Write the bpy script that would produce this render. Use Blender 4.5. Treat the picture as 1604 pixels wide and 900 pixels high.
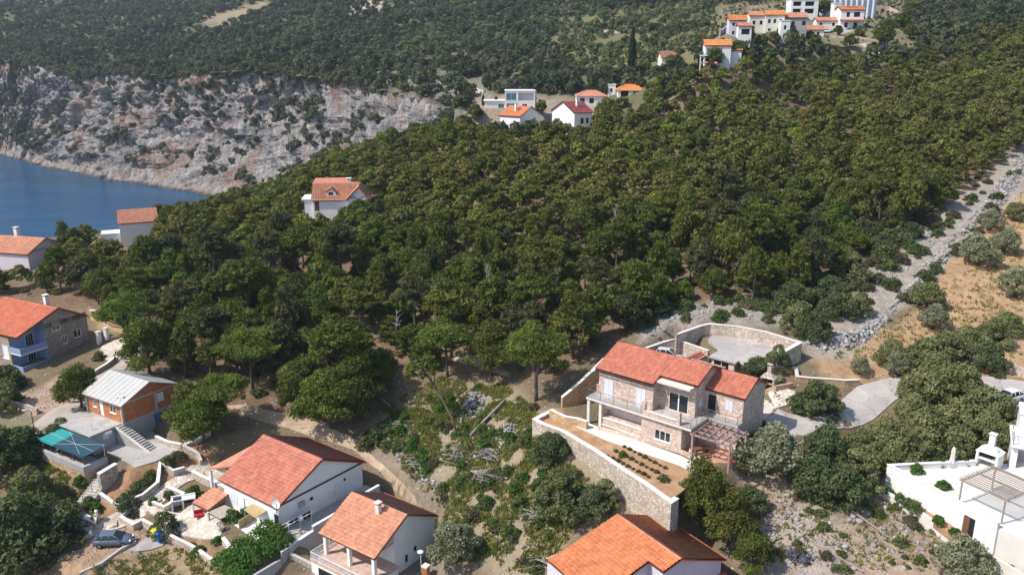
import bpy, bmesh, math, random
import numpy as np
from mathutils import Vector, Matrix, geometry

for o in list(bpy.data.objects):
    bpy.data.objects.remove(o)
scene = bpy.context.scene
COL = scene.collection
random.seed(7)
RNG = np.random.default_rng(7)

# ------------------------------------------------------------------ camera
FOC, PITCH, CAMZ = 1300.0, math.radians(16.0), 70.0      # focal length in photo pixels, tilt, height above the sea
cam = bpy.data.cameras.new('camera')
cam.sensor_width = 36.0
cam.lens = 36.0 * FOC / 1604.0
cam.clip_start = 0.5
cam.clip_end = 6000.0
cam_o = bpy.data.objects.new('camera', cam)
cam_o.location = (0, 0, CAMZ)
cam_o.rotation_euler = (math.pi / 2 - PITCH, 0, 0)
COL.objects.link(cam_o)
scene.camera = cam_o

# ------------------------------------------------------------------ sky and sun
SUN_EL = math.radians(50)
TO_SUN = Vector((-0.94 * math.cos(SUN_EL), -0.34 * math.cos(SUN_EL), math.sin(SUN_EL)))
world = bpy.data.worlds.new('World')
scene.world = world
world.use_nodes = True
wn = world.node_tree
wn.nodes.clear()
sky = wn.nodes.new('ShaderNodeTexSky')
sky.sky_type = 'NISHITA'
sky.sun_disc = False
sky.sun_elevation = SUN_EL
sky.sun_rotation = math.atan2(TO_SUN.x, TO_SUN.y)
sky.air_density = 1.0
bg = wn.nodes.new('ShaderNodeBackground')
bg.inputs['Strength'].default_value = 0.145
wo = wn.nodes.new('ShaderNodeOutputWorld')
wn.links.new(sky.outputs[0], bg.inputs[0])
wn.links.new(bg.outputs[0], wo.inputs[0])
sun = bpy.data.lights.new('sun', 'SUN')
sun.energy = 4.3
sun.angle = math.radians(0.5)
sun.color = (1.0, 0.95, 0.88)
sun_o = bpy.data.objects.new('sun', sun)
sun_o.rotation_euler = TO_SUN.to_track_quat('Z', 'Y').to_euler()
sun_o.location = (0, 0, 200)
COL.objects.link(sun_o)
scene.view_settings.view_transform = 'Standard'
scene.view_settings.look = 'None'
scene.view_settings.exposure = 0.28
scene.view_settings.gamma = 1.0
scene.render.engine = 'CYCLES'

# ------------------------------------------------------------------ picture <-> place
CP, SP = math.cos(PITCH), math.sin(PITCH)
def comp(px, py):
    u = (px - 802.0) / FOC
    v = (450.0 - py) / FOC
    return np.array([u, CP + v * SP, -SP + v * CP])
def pz(px, py, z):
    d = comp(px, py)
    return np.array([0, 0, CAMZ]) + d * ((z - CAMZ) / d[2])
def pd(px, py, D):
    return np.array([0, 0, CAMZ]) + comp(px, py) * D
def proj(P):
    P = np.asarray(P, float)
    x, y, z = P[..., 0], P[..., 1], P[..., 2] - CAMZ
    D = y * CP - z * SP
    Ds = np.where(D > 1, D, 1)
    return 802 + FOC * x / Ds, 450 - FOC * (y * SP + z * CP) / Ds, D
def zfit(x, y, py):
    v = (450.0 - py) / FOC          # z on the vertical line over (x, y) that shows at row py
    return CAMZ + y * (v * CP - SP) / (CP + v * SP)

# ------------------------------------------------------------------ noise
_perm = np.random.default_rng(3).permutation(256)
_perm = np.concatenate([_perm, _perm, _perm])
_g = np.random.default_rng(4).normal(size=(256, 3))
_g /= np.linalg.norm(_g, axis=1)[:, None]
def gnoise(x, y, z):
    x, y, z = np.broadcast_arrays(np.asarray(x, float), np.asarray(y, float), np.asarray(z, float))
    xi, yi, zi = np.floor(x).astype(int), np.floor(y).astype(int), np.floor(z).astype(int)
    fx, fy, fz = x - xi, y - yi, z - zi
    f = lambda t: t * t * t * (t * (t * 6 - 15) + 10)
    u, v, w = f(fx), f(fy), f(fz)
    def c(i, j, k):
        h = _perm[(_perm[(_perm[(xi + i) & 255] + yi + j) & 255] + zi + k) & 255]
        g = _g[h]
        return g[..., 0] * (fx - i) + g[..., 1] * (fy - j) + g[..., 2] * (fz - k)
    l = lambda a, b, t: a + (b - a) * t
    return l(l(l(c(0, 0, 0), c(1, 0, 0), u), l(c(0, 1, 0), c(1, 1, 0), u), v),
             l(l(c(0, 0, 1), c(1, 0, 1), u), l(c(0, 1, 1), c(1, 1, 1), u), v), w) * 1.6
def fbm(x, y, z, oct=4, gain=0.5):
    s, a, f = 0, 1.0, 1.0
    for _ in range(oct):
        s = s + a * gnoise(np.asarray(x) * f + 17.3 * f, np.asarray(y) * f, np.asarray(z) * f)
        a *= gain
        f *= 2.03
    return s
def ridged(x, y, z, oct=4):
    s, a, f = 0, 1.0, 1.0
    for _ in range(oct):
        s = s + a * (1 - np.abs(gnoise(np.asarray(x) * f + 5.1 * f, np.asarray(y) * f, np.asarray(z) * f)) * 1.6)
        a *= 0.5
        f *= 2.1
    return s
def inpoly(px, py, poly):
    px, py = np.asarray(px), np.asarray(py)
    r = np.zeros(px.shape, bool)
    n = len(poly)
    for i in range(n):
        x1, y1 = poly[i][0], poly[i][1]
        x2, y2 = poly[(i + 1) % n][0], poly[(i + 1) % n][1]
        if y1 == y2:
            continue
        c = ((y1 > py) != (y2 > py)) & (px < (x2 - x1) * (py - y1) / (y2 - y1) + x1)
        r ^= c
    return r
def polydist(x, y, poly):
    d = np.full(np.shape(x), 1e9)
    for i in range(len(poly)):
        ax, ay = poly[i][:2]
        bx, by = poly[(i + 1) % len(poly)][:2]
        ex, ey = bx - ax, by - ay
        t = np.clip(((x - ax) * ex + (y - ay) * ey) / (ex * ex + ey * ey + 1e-9), 0, 1)
        d = np.minimum(d, np.hypot(x - ax - t * ex, y - ay - t * ey))
    return d

# ------------------------------------------------------------------ materials
def _nt(name):
    m = bpy.data.materials.new(name)
    m.use_nodes = True
    nt = m.node_tree
    nt.nodes.clear()
    out = nt.nodes.new('ShaderNodeOutputMaterial')
    b = nt.nodes.new('ShaderNodeBsdfPrincipled')
    nt.links.new(b.outputs[0], out.inputs[0])
    return m, nt, b
def nd(nt, t, **k):
    n = nt.nodes.new(t)
    for a, v in k.items():
        if a[0] == '_':
            n.inputs[a[1:].replace('_', ' ')].default_value = v
        else:
            setattr(n, a, v)
    return n
def mixc(nt, fac, a, b, mode='MIX'):
    n = nt.nodes.new('ShaderNodeMix')
    n.data_type = 'RGBA'
    n.blend_type = mode
    for s, v in ((n.inputs[0], fac), (n.inputs[6], a), (n.inputs[7], b)):
        if isinstance(v, (int, float)):
            s.default_value = v
        elif isinstance(v, tuple):
            s.default_value = (*v, 1) if len(v) == 3 else v
        else:
            nt.links.new(v, s)
    return n.outputs[2]
def ramp(nt, src, stops):
    r = nt.nodes.new('ShaderNodeValToRGB')
    e = r.color_ramp.elements
    while len(e) < len(stops):
        e.new(0.5)
    for i, (p, c) in enumerate(stops):
        e[i].position = p
        e[i].color = (c, c, c, 1) if isinstance(c, (int, float)) else (*c, 1)
    nt.links.new(src, r.inputs[0])
    return r.outputs[0]
def noise(nt, scale, detail=4, rough=0.55, coord='Object', stretch=None):
    tc = nt.nodes.new('ShaderNodeTexCoord')
    src = tc.outputs[coord]
    if stretch:
        mp = nt.nodes.new('ShaderNodeMapping')
        mp.inputs['Scale'].default_value = stretch
        nt.links.new(src, mp.inputs[0])
        src = mp.outputs[0]
    n = nt.nodes.new('ShaderNodeTexNoise')
    n.inputs['Scale'].default_value = scale
    n.inputs['Detail'].default_value = detail
    n.inputs['Roughness'].default_value = rough
    nt.links.new(src, n.inputs['Vector'])
    return n.outputs[0]
def math_(nt, op, a, b):
    n = nt.nodes.new('ShaderNodeMath')
    n.operation = op
    for s, v in ((n.inputs[0], a), (n.inputs[1], b)):
        if isinstance(v, (int, float)):
            s.default_value = v
        else:
            nt.links.new(v, s)
    return n.outputs[0]
def bump(nt, b, h, strength, dist):
    n = nt.nodes.new('ShaderNodeBump')
    n.inputs['Strength'].default_value = strength
    n.inputs['Distance'].default_value = dist
    nt.links.new(h, n.inputs['Height'])
    nt.links.new(n.outputs[0], b.inputs['Normal'])

def plain(name, c, rough=0.7, var=0.12, scale=0.8, bmp=0.0, bsc=8, metal=0, stain=None, tint=False, spec=0.3, crack=0):
    m, nt, b = _nt(name)
    n1 = noise(nt, scale, 5, 0.6)
    n2 = noise(nt, scale * 9, 3, 0.6)
    f = ramp(nt, n1, [(0.3, 1 - var), (0.7, 1 + var * 0.6)])
    col = mixc(nt, 1.0, c, f, 'MULTIPLY')
    f2 = ramp(nt, n2, [(0.3, 1 - var * 0.6), (0.7, 1.0)])
    col = mixc(nt, 1.0, col, f2, 'MULTIPLY')
    if stain:
        s = noise(nt, 0.5, 6, 0.7)
        col = mixc(nt, ramp(nt, s, [(0.5, 0.0), (0.68, 0.8)]), col, stain)
    if crack:
        tc = nd(nt, 'ShaderNodeTexCoord')
        wv = nd(nt, 'ShaderNodeVectorMath', operation='ADD')
        sc = nd(nt, 'ShaderNodeVectorMath', operation='SCALE')
        nz = nd(nt, 'ShaderNodeTexNoise', _Scale=0.9)
        nt.links.new(tc.outputs['Object'], nz.inputs['Vector'])
        nt.links.new(nz.outputs['Color'], sc.inputs[0]); sc.inputs['Scale'].default_value = 1.2
        nt.links.new(tc.outputs['Object'], wv.inputs[0]); nt.links.new(sc.outputs[0], wv.inputs[1])
        e = nd(nt, 'ShaderNodeTexVoronoi', _Scale=crack, feature='DISTANCE_TO_EDGE')
        nt.links.new(wv.outputs[0], e.inputs['Vector'])
        col = mixc(nt, ramp(nt, e.outputs['Distance'], [(0.004, 0.75), (0.014, 0.0)]), col, tuple(q * 0.45 for q in c))
        pt = nd(nt, 'ShaderNodeTexVoronoi', _Scale=crack)
        nt.links.new(wv.outputs[0], pt.inputs['Vector'])
        sq = nd(nt, 'ShaderNodeSeparateColor'); nt.links.new(pt.outputs['Color'], sq.inputs[0])
        col = mixc(nt, 1.0, col, ramp(nt, sq.outputs[0], [(0, 0.88), (1, 1.08)]), 'MULTIPLY')
    if tint:
        at = nd(nt, 'ShaderNodeAttribute', attribute_name='tint')
        col = mixc(nt, 1.0, col, at.outputs[0], 'MULTIPLY')
    nt.links.new(col, b.inputs['Base Color'])
    b.inputs['Roughness'].default_value = rough
    b.inputs['Metallic'].default_value = metal
    b.inputs['Specular IOR Level'].default_value = spec
    if bmp:
        bump(nt, b, noise(nt, bsc, 4, 0.6), bmp, 0.05)
    return m

def masonry(name, c1, c2, mortar, scale=3.6, flat=1.5):
    m, nt, b = _nt(name)
    tc = nd(nt, 'ShaderNodeTexCoord')
    mp = nd(nt, 'ShaderNodeMapping')
    mp.inputs['Scale'].default_value = (1, 1, flat)
    nt.links.new(tc.outputs['Object'], mp.inputs[0])
    v = nd(nt, 'ShaderNodeTexVoronoi', _Scale=scale)
    e = nd(nt, 'ShaderNodeTexVoronoi', _Scale=scale, feature='DISTANCE_TO_EDGE')
    nt.links.new(mp.outputs[0], v.inputs['Vector'])
    nt.links.new(mp.outputs[0], e.inputs['Vector'])
    sep = nd(nt, 'ShaderNodeSeparateColor')
    nt.links.new(v.outputs['Color'], sep.inputs[0])
    col = mixc(nt, sep.outputs[0], c1, c2)
    col = mixc(nt, 1.0, col, ramp(nt, sep.outputs[1], [(0, 0.72), (1, 1.15)]), 'MULTIPLY')
    col = mixc(nt, ramp(nt, e.outputs['Distance'], [(0.015, 1.0), (0.05, 0.0)]), col, mortar)
    col = mixc(nt, 1.0, col, ramp(nt, noise(nt, 0.7, 4), [(0.3, 0.82), (0.7, 1.08)]), 'MULTIPLY')
    nt.links.new(col, b.inputs['Base Color'])
    b.inputs['Roughness'].default_value = 0.9
    b.inputs['Specular IOR Level'].default_value = 0.1
    bump(nt, b, ramp(nt, e.outputs['Distance'], [(0.0, 0.0), (0.12, 1.0)]), 0.9, 0.04)
    return m

def bricks(name, c1, c2, mortar, w=0.33, h=0.22, paving=False):
    m, nt, b = _nt(name)
    tc = nd(nt, 'ShaderNodeTexCoord')
    sx = nd(nt, 'ShaderNodeSeparateXYZ')
    nt.links.new(tc.outputs['Object'], sx.inputs[0])
    cx = nd(nt, 'ShaderNodeCombineXYZ')
    if paving:
        nt.links.new(sx.outputs[0], cx.inputs[0])
        nt.links.new(sx.outputs[1], cx.inputs[1])
    else:
        nt.links.new(math_(nt, 'ADD', sx.outputs[0], sx.outputs[1]), cx.inputs[0])
        nt.links.new(sx.outputs[2], cx.inputs[1])
    br = nd(nt, 'ShaderNodeTexBrick', _Scale=1.0)
    br.inputs['Color1'].default_value = (*c1, 1)
    br.inputs['Color2'].default_value = (*c2, 1)
    br.inputs['Mortar'].default_value = (*mortar, 1)
    br.inputs['Brick Width'].default_value = w
    br.inputs['Row Height'].default_value = h
    br.inputs['Mortar Size'].default_value = 0.015
    nt.links.new(cx.outputs[0], br.inputs['Vector'])
    col = mixc(nt, 1.0, br.outputs['Color'], ramp(nt, noise(nt, 1.4, 4), [(0.3, 0.75), (0.7, 1.12)]), 'MULTIPLY')
    nt.links.new(col, b.inputs['Base Color'])
    b.inputs['Roughness'].default_value = 0.85
    b.inputs['Specular IOR Level'].default_value = 0.15
    bump(nt, b, br.outputs['Fac'], -0.5, 0.02)
    return m

def rooftile(name, c, var=0.25, moss=(0.25, 0.13, 0.07)):
    m, nt, b = _nt(name)
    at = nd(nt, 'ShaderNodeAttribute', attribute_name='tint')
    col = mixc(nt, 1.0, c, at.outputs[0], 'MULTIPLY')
    col = mixc(nt, 1.0, col, ramp(nt, noise(nt, 0.9, 5, 0.6), [(0.3, 1 - var), (0.7, 1.1)]), 'MULTIPLY')
    col = mixc(nt, ramp(nt, noise(nt, 2.5, 6, 0.75), [(0.62, 0.0), (0.8, 0.35)]), col, moss)
    nt.links.new(col, b.inputs['Base Color'])
    b.inputs['Roughness'].default_value = 0.8
    b.inputs['Specular IOR Level'].default_value = 0.2
    return m

def leaf(name, c, c2, rnd=0.35):
    m, nt, b = _nt(name)
    at = nd(nt, 'ShaderNodeAttribute', attribute_name='tint')
    oi = nd(nt, 'ShaderNodeObjectInfo')
    col = mixc(nt, oi.outputs['Random'], c, c2)
    col = mixc(nt, 1.0, col, at.outputs[0], 'MULTIPLY')
    col = mixc(nt, 1.0, col, ramp(nt, noise(nt, 1.3, 3), [(0.3, 0.75), (0.7, 1.2)]), 'MULTIPLY')
    nt.links.new(col, b.inputs['Base Color'])
    b.inputs['Roughness'].default_value = 0.75
    b.inputs['Specular IOR Level'].default_value = 0.15
    tr = nd(nt, 'ShaderNodeBsdfTranslucent')
    nt.links.new(mixc(nt, 1.0, col, (1.0, 1.15, 0.5), 'MULTIPLY'), tr.inputs[0])
    mx = nd(nt, 'ShaderNodeMixShader', _Fac=0.3)
    nt.links.new(b.outputs[0], mx.inputs[1])
    nt.links.new(tr.outputs[0], mx.inputs[2])
    out = [n for n in nt.nodes if n.type == 'OUTPUT_MATERIAL'][0]
    nt.links.new(mx.outputs[0], out.inputs[0])
    return m

def ground_mat():
    m, nt, b = _nt('ground_soil')
    co = nd(nt, 'ShaderNodeAttribute', attribute_name='soil')
    zo = nd(nt, 'ShaderNodeAttribute', attribute_name='zone')
    sp = nd(nt, 'ShaderNodeSeparateColor')
    nt.links.new(zo.outputs[0], sp.inputs[0])
    big = noise(nt, 0.12, 6, 0.65)
    mid = noise(nt, 0.8, 6, 0.7)
    fin = noise(nt, 5.5, 6, 0.8)
    col = mixc(nt, 1.0, co.outputs[0], ramp(nt, mid, [(0.28, 0.62), (0.72, 1.25)]), 'MULTIPLY')
    col = mixc(nt, 1.0, col, ramp(nt, fin, [(0.3, 0.6), (0.7, 1.25)]), 'MULTIPLY')
    col = mixc(nt, 1.0, col, ramp(nt, big, [(0.3, 0.85), (0.7, 1.12)]), 'MULTIPLY')
    # grass in patches where the zone is green
    gsrc = math_(nt, 'ADD', math_(nt, 'MULTIPLY', mid, 0.6), math_(nt, 'MULTIPLY', fin, 0.4))
    gf = ramp(nt, math_(nt, 'ADD', gsrc, math_(nt, 'SUBTRACT', sp.outputs[1], 0.5)), [(0.42, 0.0), (0.62, 1.0)])
    gcol = mixc(nt, ramp(nt, fin, [(0.35, 0.0), (0.65, 1.0)]), (0.055, 0.085, 0.025), (0.24, 0.205, 0.10))
    col = mixc(nt, math_(nt, 'MULTIPLY', gf, 0.9), col, gcol)
    # loose pale stones
    v = nd(nt, 'ShaderNodeTexVoronoi', _Scale=2.2)
    tc = nd(nt, 'ShaderNodeTexCoord')
    nt.links.new(tc.outputs['Object'], v.inputs['Vector'])
    sv = nd(nt, 'ShaderNodeSeparateColor')
    nt.links.new(v.outputs['Color'], sv.inputs[0])
    pres = math_(nt, 'LESS_THAN', sv.outputs[0], sp.outputs[0])
    rnd = ramp(nt, v.outputs['Distance'], [(0.22, 1.0), (0.36, 0.0)])
    sf = math_(nt, 'MULTIPLY', pres, rnd)
    scol = mixc(nt, sv.outputs[1], (0.30, 0.28, 0.27), (0.58, 0.54, 0.51))
    col = mixc(nt, sf, col, scol)
    nt.links.new(col, b.inputs['Base Color'])
    b.inputs['Roughness'].default_value = 0.95
    b.inputs['Specular IOR Level'].default_value = 0.05
    h = math_(nt, 'ADD', math_(nt, 'MULTIPLY', sf, 0.7), math_(nt, 'ADD', fin, mid))
    bump(nt, b, h, 0.8, 0.25)
    return m

def cliff_mat():
    m, nt, b = _nt('limestone_cliff')
    co = nd(nt, 'ShaderNodeAttribute', attribute_name='soil')
    big = noise(nt, 0.05, 6, 0.7)
    st = noise(nt, 0.35, 6, 0.75, stretch=(1, 1, 0.13))
    fin = noise(nt, 1.6, 5, 0.75)
    col = mixc(nt, 1.0, co.outputs[0], ramp(nt, st, [(0.36, 0.5), (0.62, 1.25)]), 'MULTIPLY')
    col = mixc(nt, 1.0, col, ramp(nt, fin, [(0.36, 0.6), (0.62, 1.2)]), 'MULTIPLY')
    col = mixc(nt, ramp(nt, noise(nt, 0.6, 6, 0.8, stretch=(1, 1, 0.3)), [(0.56, 0.0), (0.64, 0.75)]), col, (0.12, 0.11, 0.105))
    nt.links.new(col, b.inputs['Base Color'])
    b.inputs['Roughness'].default_value = 0.95
    b.inputs['Specular IOR Level'].default_value = 0.05
    bump(nt, b, math_(nt, 'ADD', st, fin), 1.0, 1.6)
    return m

def sea_mat():
    m, nt, b = _nt('sea_water')
    n = noise(nt, 0.012, 4, 0.6)
    col = mixc(nt, n, (0.0012, 0.045, 0.105), (0.002, 0.075, 0.175))
    nt.links.new(col, b.inputs['Base Color'])
    b.inputs['Roughness'].default_value = 0.1
    b.inputs['IOR'].default_value = 1.33
    b.inputs['Specular IOR Level'].default_value = 0.3
    col = mixc(nt, ramp(nt, noise(nt, 0.02, 5, 0.7, stretch=(0.35, 2.2, 1)), [(0.45, 0.0), (0.7, 0.6)]), col, (0.008, 0.11, 0.25))
    nt.links.new(col, b.inputs['Base Color'])
    w = math_(nt, 'ADD', noise(nt, 0.5, 5, 0.65, stretch=(0.6, 1.6, 1)), math_(nt, 'MULTIPLY', noise(nt, 0.06, 3, 0.6, stretch=(0.6, 1.6, 1)), 1.5))
    bump(nt, b, w, 0.6, 0.5)
    return m

def glass_mat(name, c, rough=0.08):
    m, nt, b = _nt(name)
    b.inputs['Base Color'].default_value = (*c, 1)
    b.inputs['Roughness'].default_value = rough
    b.inputs['Specular IOR Level'].default_value = 0.6
    return m

G = {}
G['ground'] = ground_mat()
G['cliff'] = cliff_mat()
G['sea'] = sea_mat()
G['white'] = plain('white_plaster', (0.78, 0.77, 0.76), 0.85, 0.08, 0.6, stain=None)
G['cream'] = plain('cream_plaster', (0.70, 0.66, 0.60), 0.85, 0.1, 0.6)
G['whitepaint'] = plain('white_paint', (0.80, 0.80, 0.79), 0.5, 0.05)
G['greyplaster'] = plain('grey_plaster', (0.42, 0.41, 0.41), 0.9, 0.15, 0.7, stain=(0.3, 0.28, 0.27))
G['lilac'] = plain('white_plaster_lilac_shade', (0.62, 0.57, 0.62), 0.85, 0.08)
G['concrete'] = plain('weathered_concrete', (0.50, 0.47, 0.44), 0.9, 0.2, 0.5, 0.3, 6, stain=(0.33, 0.31, 0.29), crack=0.35)
G['drive'] = plain('pale_concrete_driveway', (0.47, 0.43, 0.40), 0.9, 0.18, 0.35, 0.2, 6, stain=(0.40, 0.36, 0.33), crack=0.32)
G['lane'] = plain('worn_lane_surface', (0.42, 0.37, 0.33), 0.92, 0.2, 0.4, 0.3, 5, stain=(0.48, 0.38, 0.28))
G['track'] = plain('beaten_earth', (0.50, 0.37, 0.26), 0.95, 0.3, 0.7, 0.5, 4, stain=(0.26, 0.22, 0.11))
G['dirt'] = plain('orange_garden_soil', (0.43, 0.255, 0.14), 0.95, 0.25, 0.9, 0.5, 5, stain=(0.52, 0.36, 0.22))
G['stone'] = masonry('warm_stone_masonry', (0.66, 0.47, 0.375), (0.75, 0.61, 0.515), (0.63, 0.52, 0.45), 3.4)
G['stonedark'] = masonry('brown_stone_masonry', (0.36, 0.28, 0.23), (0.50, 0.41, 0.34), (0.36, 0.31, 0.27), 3.2)
G['stonewall'] = masonry('pale_wall_masonry', (0.56, 0.44, 0.34), (0.66, 0.58, 0.50), (0.34, 0.28, 0.23), 3.0, 1.3)
G['orangestone'] = masonry('orange_wall_masonry', (0.58, 0.37, 0.20), (0.62, 0.48, 0.32), (0.45, 0.31, 0.18), 3.0, 1.3)
G['paving'] = masonry('pale_stone_paving', (0.62, 0.53, 0.44), (0.70, 0.63, 0.55), (0.50, 0.42, 0.34), 1.7, 1.0)
G['terrapave'] = bricks('terracotta_paving', (0.52, 0.27, 0.16), (0.58, 0.32, 0.20), (0.48, 0.30, 0.22), 0.35, 0.35, True)
G['porchtile'] = bricks('pink_porch_tile', (0.55, 0.38, 0.30), (0.60, 0.43, 0.35), (0.52, 0.40, 0.33), 0.3, 0.3, True)
G['brick'] = bricks('orange_hollow_brick', (0.56, 0.21, 0.075), (0.48, 0.16, 0.055), (0.40, 0.22, 0.14))
G['roofred'] = rooftile('red_roof_tile', (0.43, 0.15, 0.10), 0.2)
G['roofpink'] = rooftile('faded_red_roof_tile', (0.46, 0.17, 0.115), 0.2)
G['rooforange'] = rooftile('orange_roof_tile', (0.48, 0.165, 0.075), 0.2)
G['roofpale'] = rooftile('pale_orange_roof_tile', (0.53, 0.24, 0.15), 0.2)
G['roofbright'] = rooftile('bright_orange_roof_tile', (0.60, 0.235, 0.085))
G['roofblue'] = rooftile('vermilion_roof_tile', (0.48, 0.145, 0.085), 0.2)
G['roofbrown'] = rooftile('brown_roof_tile', (0.42, 0.20, 0.13))
G['roofdark'] = rooftile('dark_red_roof_tile', (0.45, 0.12, 0.10))
G['metalroof'] = plain('pale_roof_sheet', (0.50, 0.485, 0.455), 0.55, 0.08, 0.5)
G['bluepaint'] = plain('blue_balcony_paint', (0.26, 0.36, 0.56), 0.7, 0.1)
G['bluedoor'] = plain('bright_blue_door_paint', (0.03, 0.17, 0.55), 0.5, 0.08)
G['bluetank'] = plain('pale_blue_cladding', (0.58, 0.63, 0.71), 0.5, 0.1)
G['glass'] = glass_mat('dark_window_glass', (0.02, 0.025, 0.03))
G['glassteal'] = glass_mat('teal_window_glass', (0.05, 0.16, 0.22))
G['dark'] = plain('dark_interior', (0.02, 0.018, 0.018), 0.9, 0.1)
G['shutter'] = plain('white_shutter_paint', (0.74, 0.76, 0.80), 0.6, 0.06)
G['brownwood'] = plain('brown_stained_wood', (0.20, 0.10, 0.055), 0.7, 0.2, 2)
G['pinkwood'] = plain('faded_pink_timber', (0.36, 0.25, 0.23), 0.75, 0.2, 2)
G['greywood'] = plain('weathered_grey_timber', (0.34, 0.28, 0.24), 0.8, 0.25, 2)
G['metal'] = plain('grey_painted_steel', (0.25, 0.24, 0.24), 0.45, 0.1, 3, metal=0.4)
G['darkmetal'] = plain('dark_steel', (0.06, 0.06, 0.065), 0.5, 0.1, 3, metal=0.3)
G['teal'] = plain('teal_canvas', (0.03, 0.30, 0.28), 0.8, 0.12, 1.5)
G['net'] = plain('dark_teal_shade_net', (0.022, 0.075, 0.10), 0.85, 0.15, 2)
G['tan'] = plain('tan_reed_mat', (0.50, 0.37, 0.19), 0.9, 0.18, 4, 0.4, 20)
G['reed'] = plain('grey_reed_mat', (0.42, 0.36, 0.30), 0.9, 0.2, 4, 0.4, 20)
G['red'] = plain('red_cloth', (0.45, 0.02, 0.03), 0.8, 0.1)
G['darkcloth'] = plain('dark_cloth', (0.03, 0.035, 0.05), 0.9, 0.1)
G['rubber'] = plain('black_rubber', (0.02, 0.02, 0.02), 0.85, 0.1)
G['rock'] = plain('limestone_rock', (0.36, 0.335, 0.325), 0.95, 0.25, 1.2, 0.6, 5, tint=True)
G['bark'] = plain('grey_brown_bark', (0.15, 0.115, 0.09), 0.95, 0.3, 2, 0.6, 12)
G['palebark'] = plain('bleached_dead_wood', (0.36, 0.32, 0.29), 0.95, 0.25, 2, 0.5, 12, tint=False)
G['pine'] = leaf('pine_needles', (0.094, 0.120, 0.021), (0.134, 0.142, 0.032))
G['pinelight'] = leaf('bright_pine_needles', (0.108, 0.150, 0.024), (0.130, 0.158, 0.030))
G['pinedry'] = leaf('dull_pine_needles', (0.080, 0.092, 0.038), (0.105, 0.105, 0.047))
G['olive'] = leaf('olive_leaves', (0.235, 0.245, 0.15), (0.28, 0.28, 0.175))
G['oak'] = leaf('holm_oak_leaves', (0.085, 0.115, 0.045), (0.13, 0.15, 0.068))
G['carob'] = leaf('carob_leaves', (0.165, 0.185, 0.075), (0.22, 0.22, 0.095))
G['shrub'] = leaf('shrub_leaves', (0.098, 0.142, 0.042), (0.15, 0.168, 0.06))
G['drab'] = leaf('drab_shrub_leaves', (0.11, 0.105, 0.06), (0.14, 0.12, 0.075))
G['hedge'] = leaf('bright_hedge_leaves', (0.07, 0.15, 0.025), (0.085, 0.16, 0.03))
G['farwood'] = leaf('far_woodland_leaves', (0.078, 0.092, 0.043), (0.078, 0.092, 0.043))
G['grass'] = leaf('grass_blades', (0.16, 0.17, 0.06), (0.16, 0.17, 0.06))
G['cypress'] = leaf('cypress_leaves', (0.022, 0.04, 0.016), (0.022, 0.04, 0.016))
G['redleaf'] = leaf('reddish_leaves', (0.14, 0.085, 0.05), (0.15, 0.09, 0.06))
# ------------------------------------------------------------------ mesh helpers
def np_mesh(name, V, F, m, parent=None, smooth=False, attrs=None, link=True):
    """one object from numpy arrays; F is (n,3) or (n,4)"""
    V = np.asarray(V, np.float32)
    F = np.asarray(F, np.int32)
    me = bpy.data.meshes.new(name)
    k = F.shape[1]
    me.vertices.add(len(V))
    me.vertices.foreach_set('co', V.ravel())
    me.loops.add(F.size)
    me.loops.foreach_set('vertex_index', F.ravel())
    me.polygons.add(len(F))
    me.polygons.foreach_set('loop_start', np.arange(0, F.size, k, dtype=np.int32))
    if smooth:
        me.polygons.foreach_set('use_smooth', np.ones(len(F), bool))
    for an, av in (attrs or {}).items():
        a = me.attributes.new(an, 'FLOAT_COLOR', 'POINT')
        av = np.asarray(av, np.float32)
        if av.ndim == 1:
            av = np.stack([av, av, av], 1)
        a.data.foreach_set('color', np.concatenate([av, np.ones((len(av), 1), np.float32)], 1).ravel())
    me.materials.append(m)
    me.update(calc_edges=True)
    me.validate()
    o = bpy.data.objects.new(name, me)
    if link:
        COL.objects.link(o)
    if parent:
        o.parent = parent
    return o

def tag(o, label=None, cat=None, group=None, kind=None):
    if label: o['label'] = label
    if cat: o['category'] = cat
    if group: o['group'] = group
    if kind: o['kind'] = kind
    return o

def thing(name, label, cat, loc, yaw=0.0, group=None):
    o = bpy.data.objects.new(name, None)
    o.empty_display_size = 0.3
    COL.objects.link(o)
    o.location = loc
    o.rotation_euler = (0, 0, yaw)
    return tag(o, label, cat, group)

def copy_thing(o, loc, rz, sc=1.0, label=None, group=None):
    def rec(a, par):
        c = a.copy()
        COL.objects.link(c)
        if par:
            c.parent = par
            if 'label' in c and par is None:
                pass
        for ch in a.children:
            rec(ch, c)
        return c
    r = rec(o, None)
    r.location = loc
    r.rotation_euler = (0, 0, rz)
    r.scale = (sc, sc, sc) if isinstance(sc, (int, float)) else sc
    if label: r['label'] = label
    if group: r['group'] = group
    return r

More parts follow.
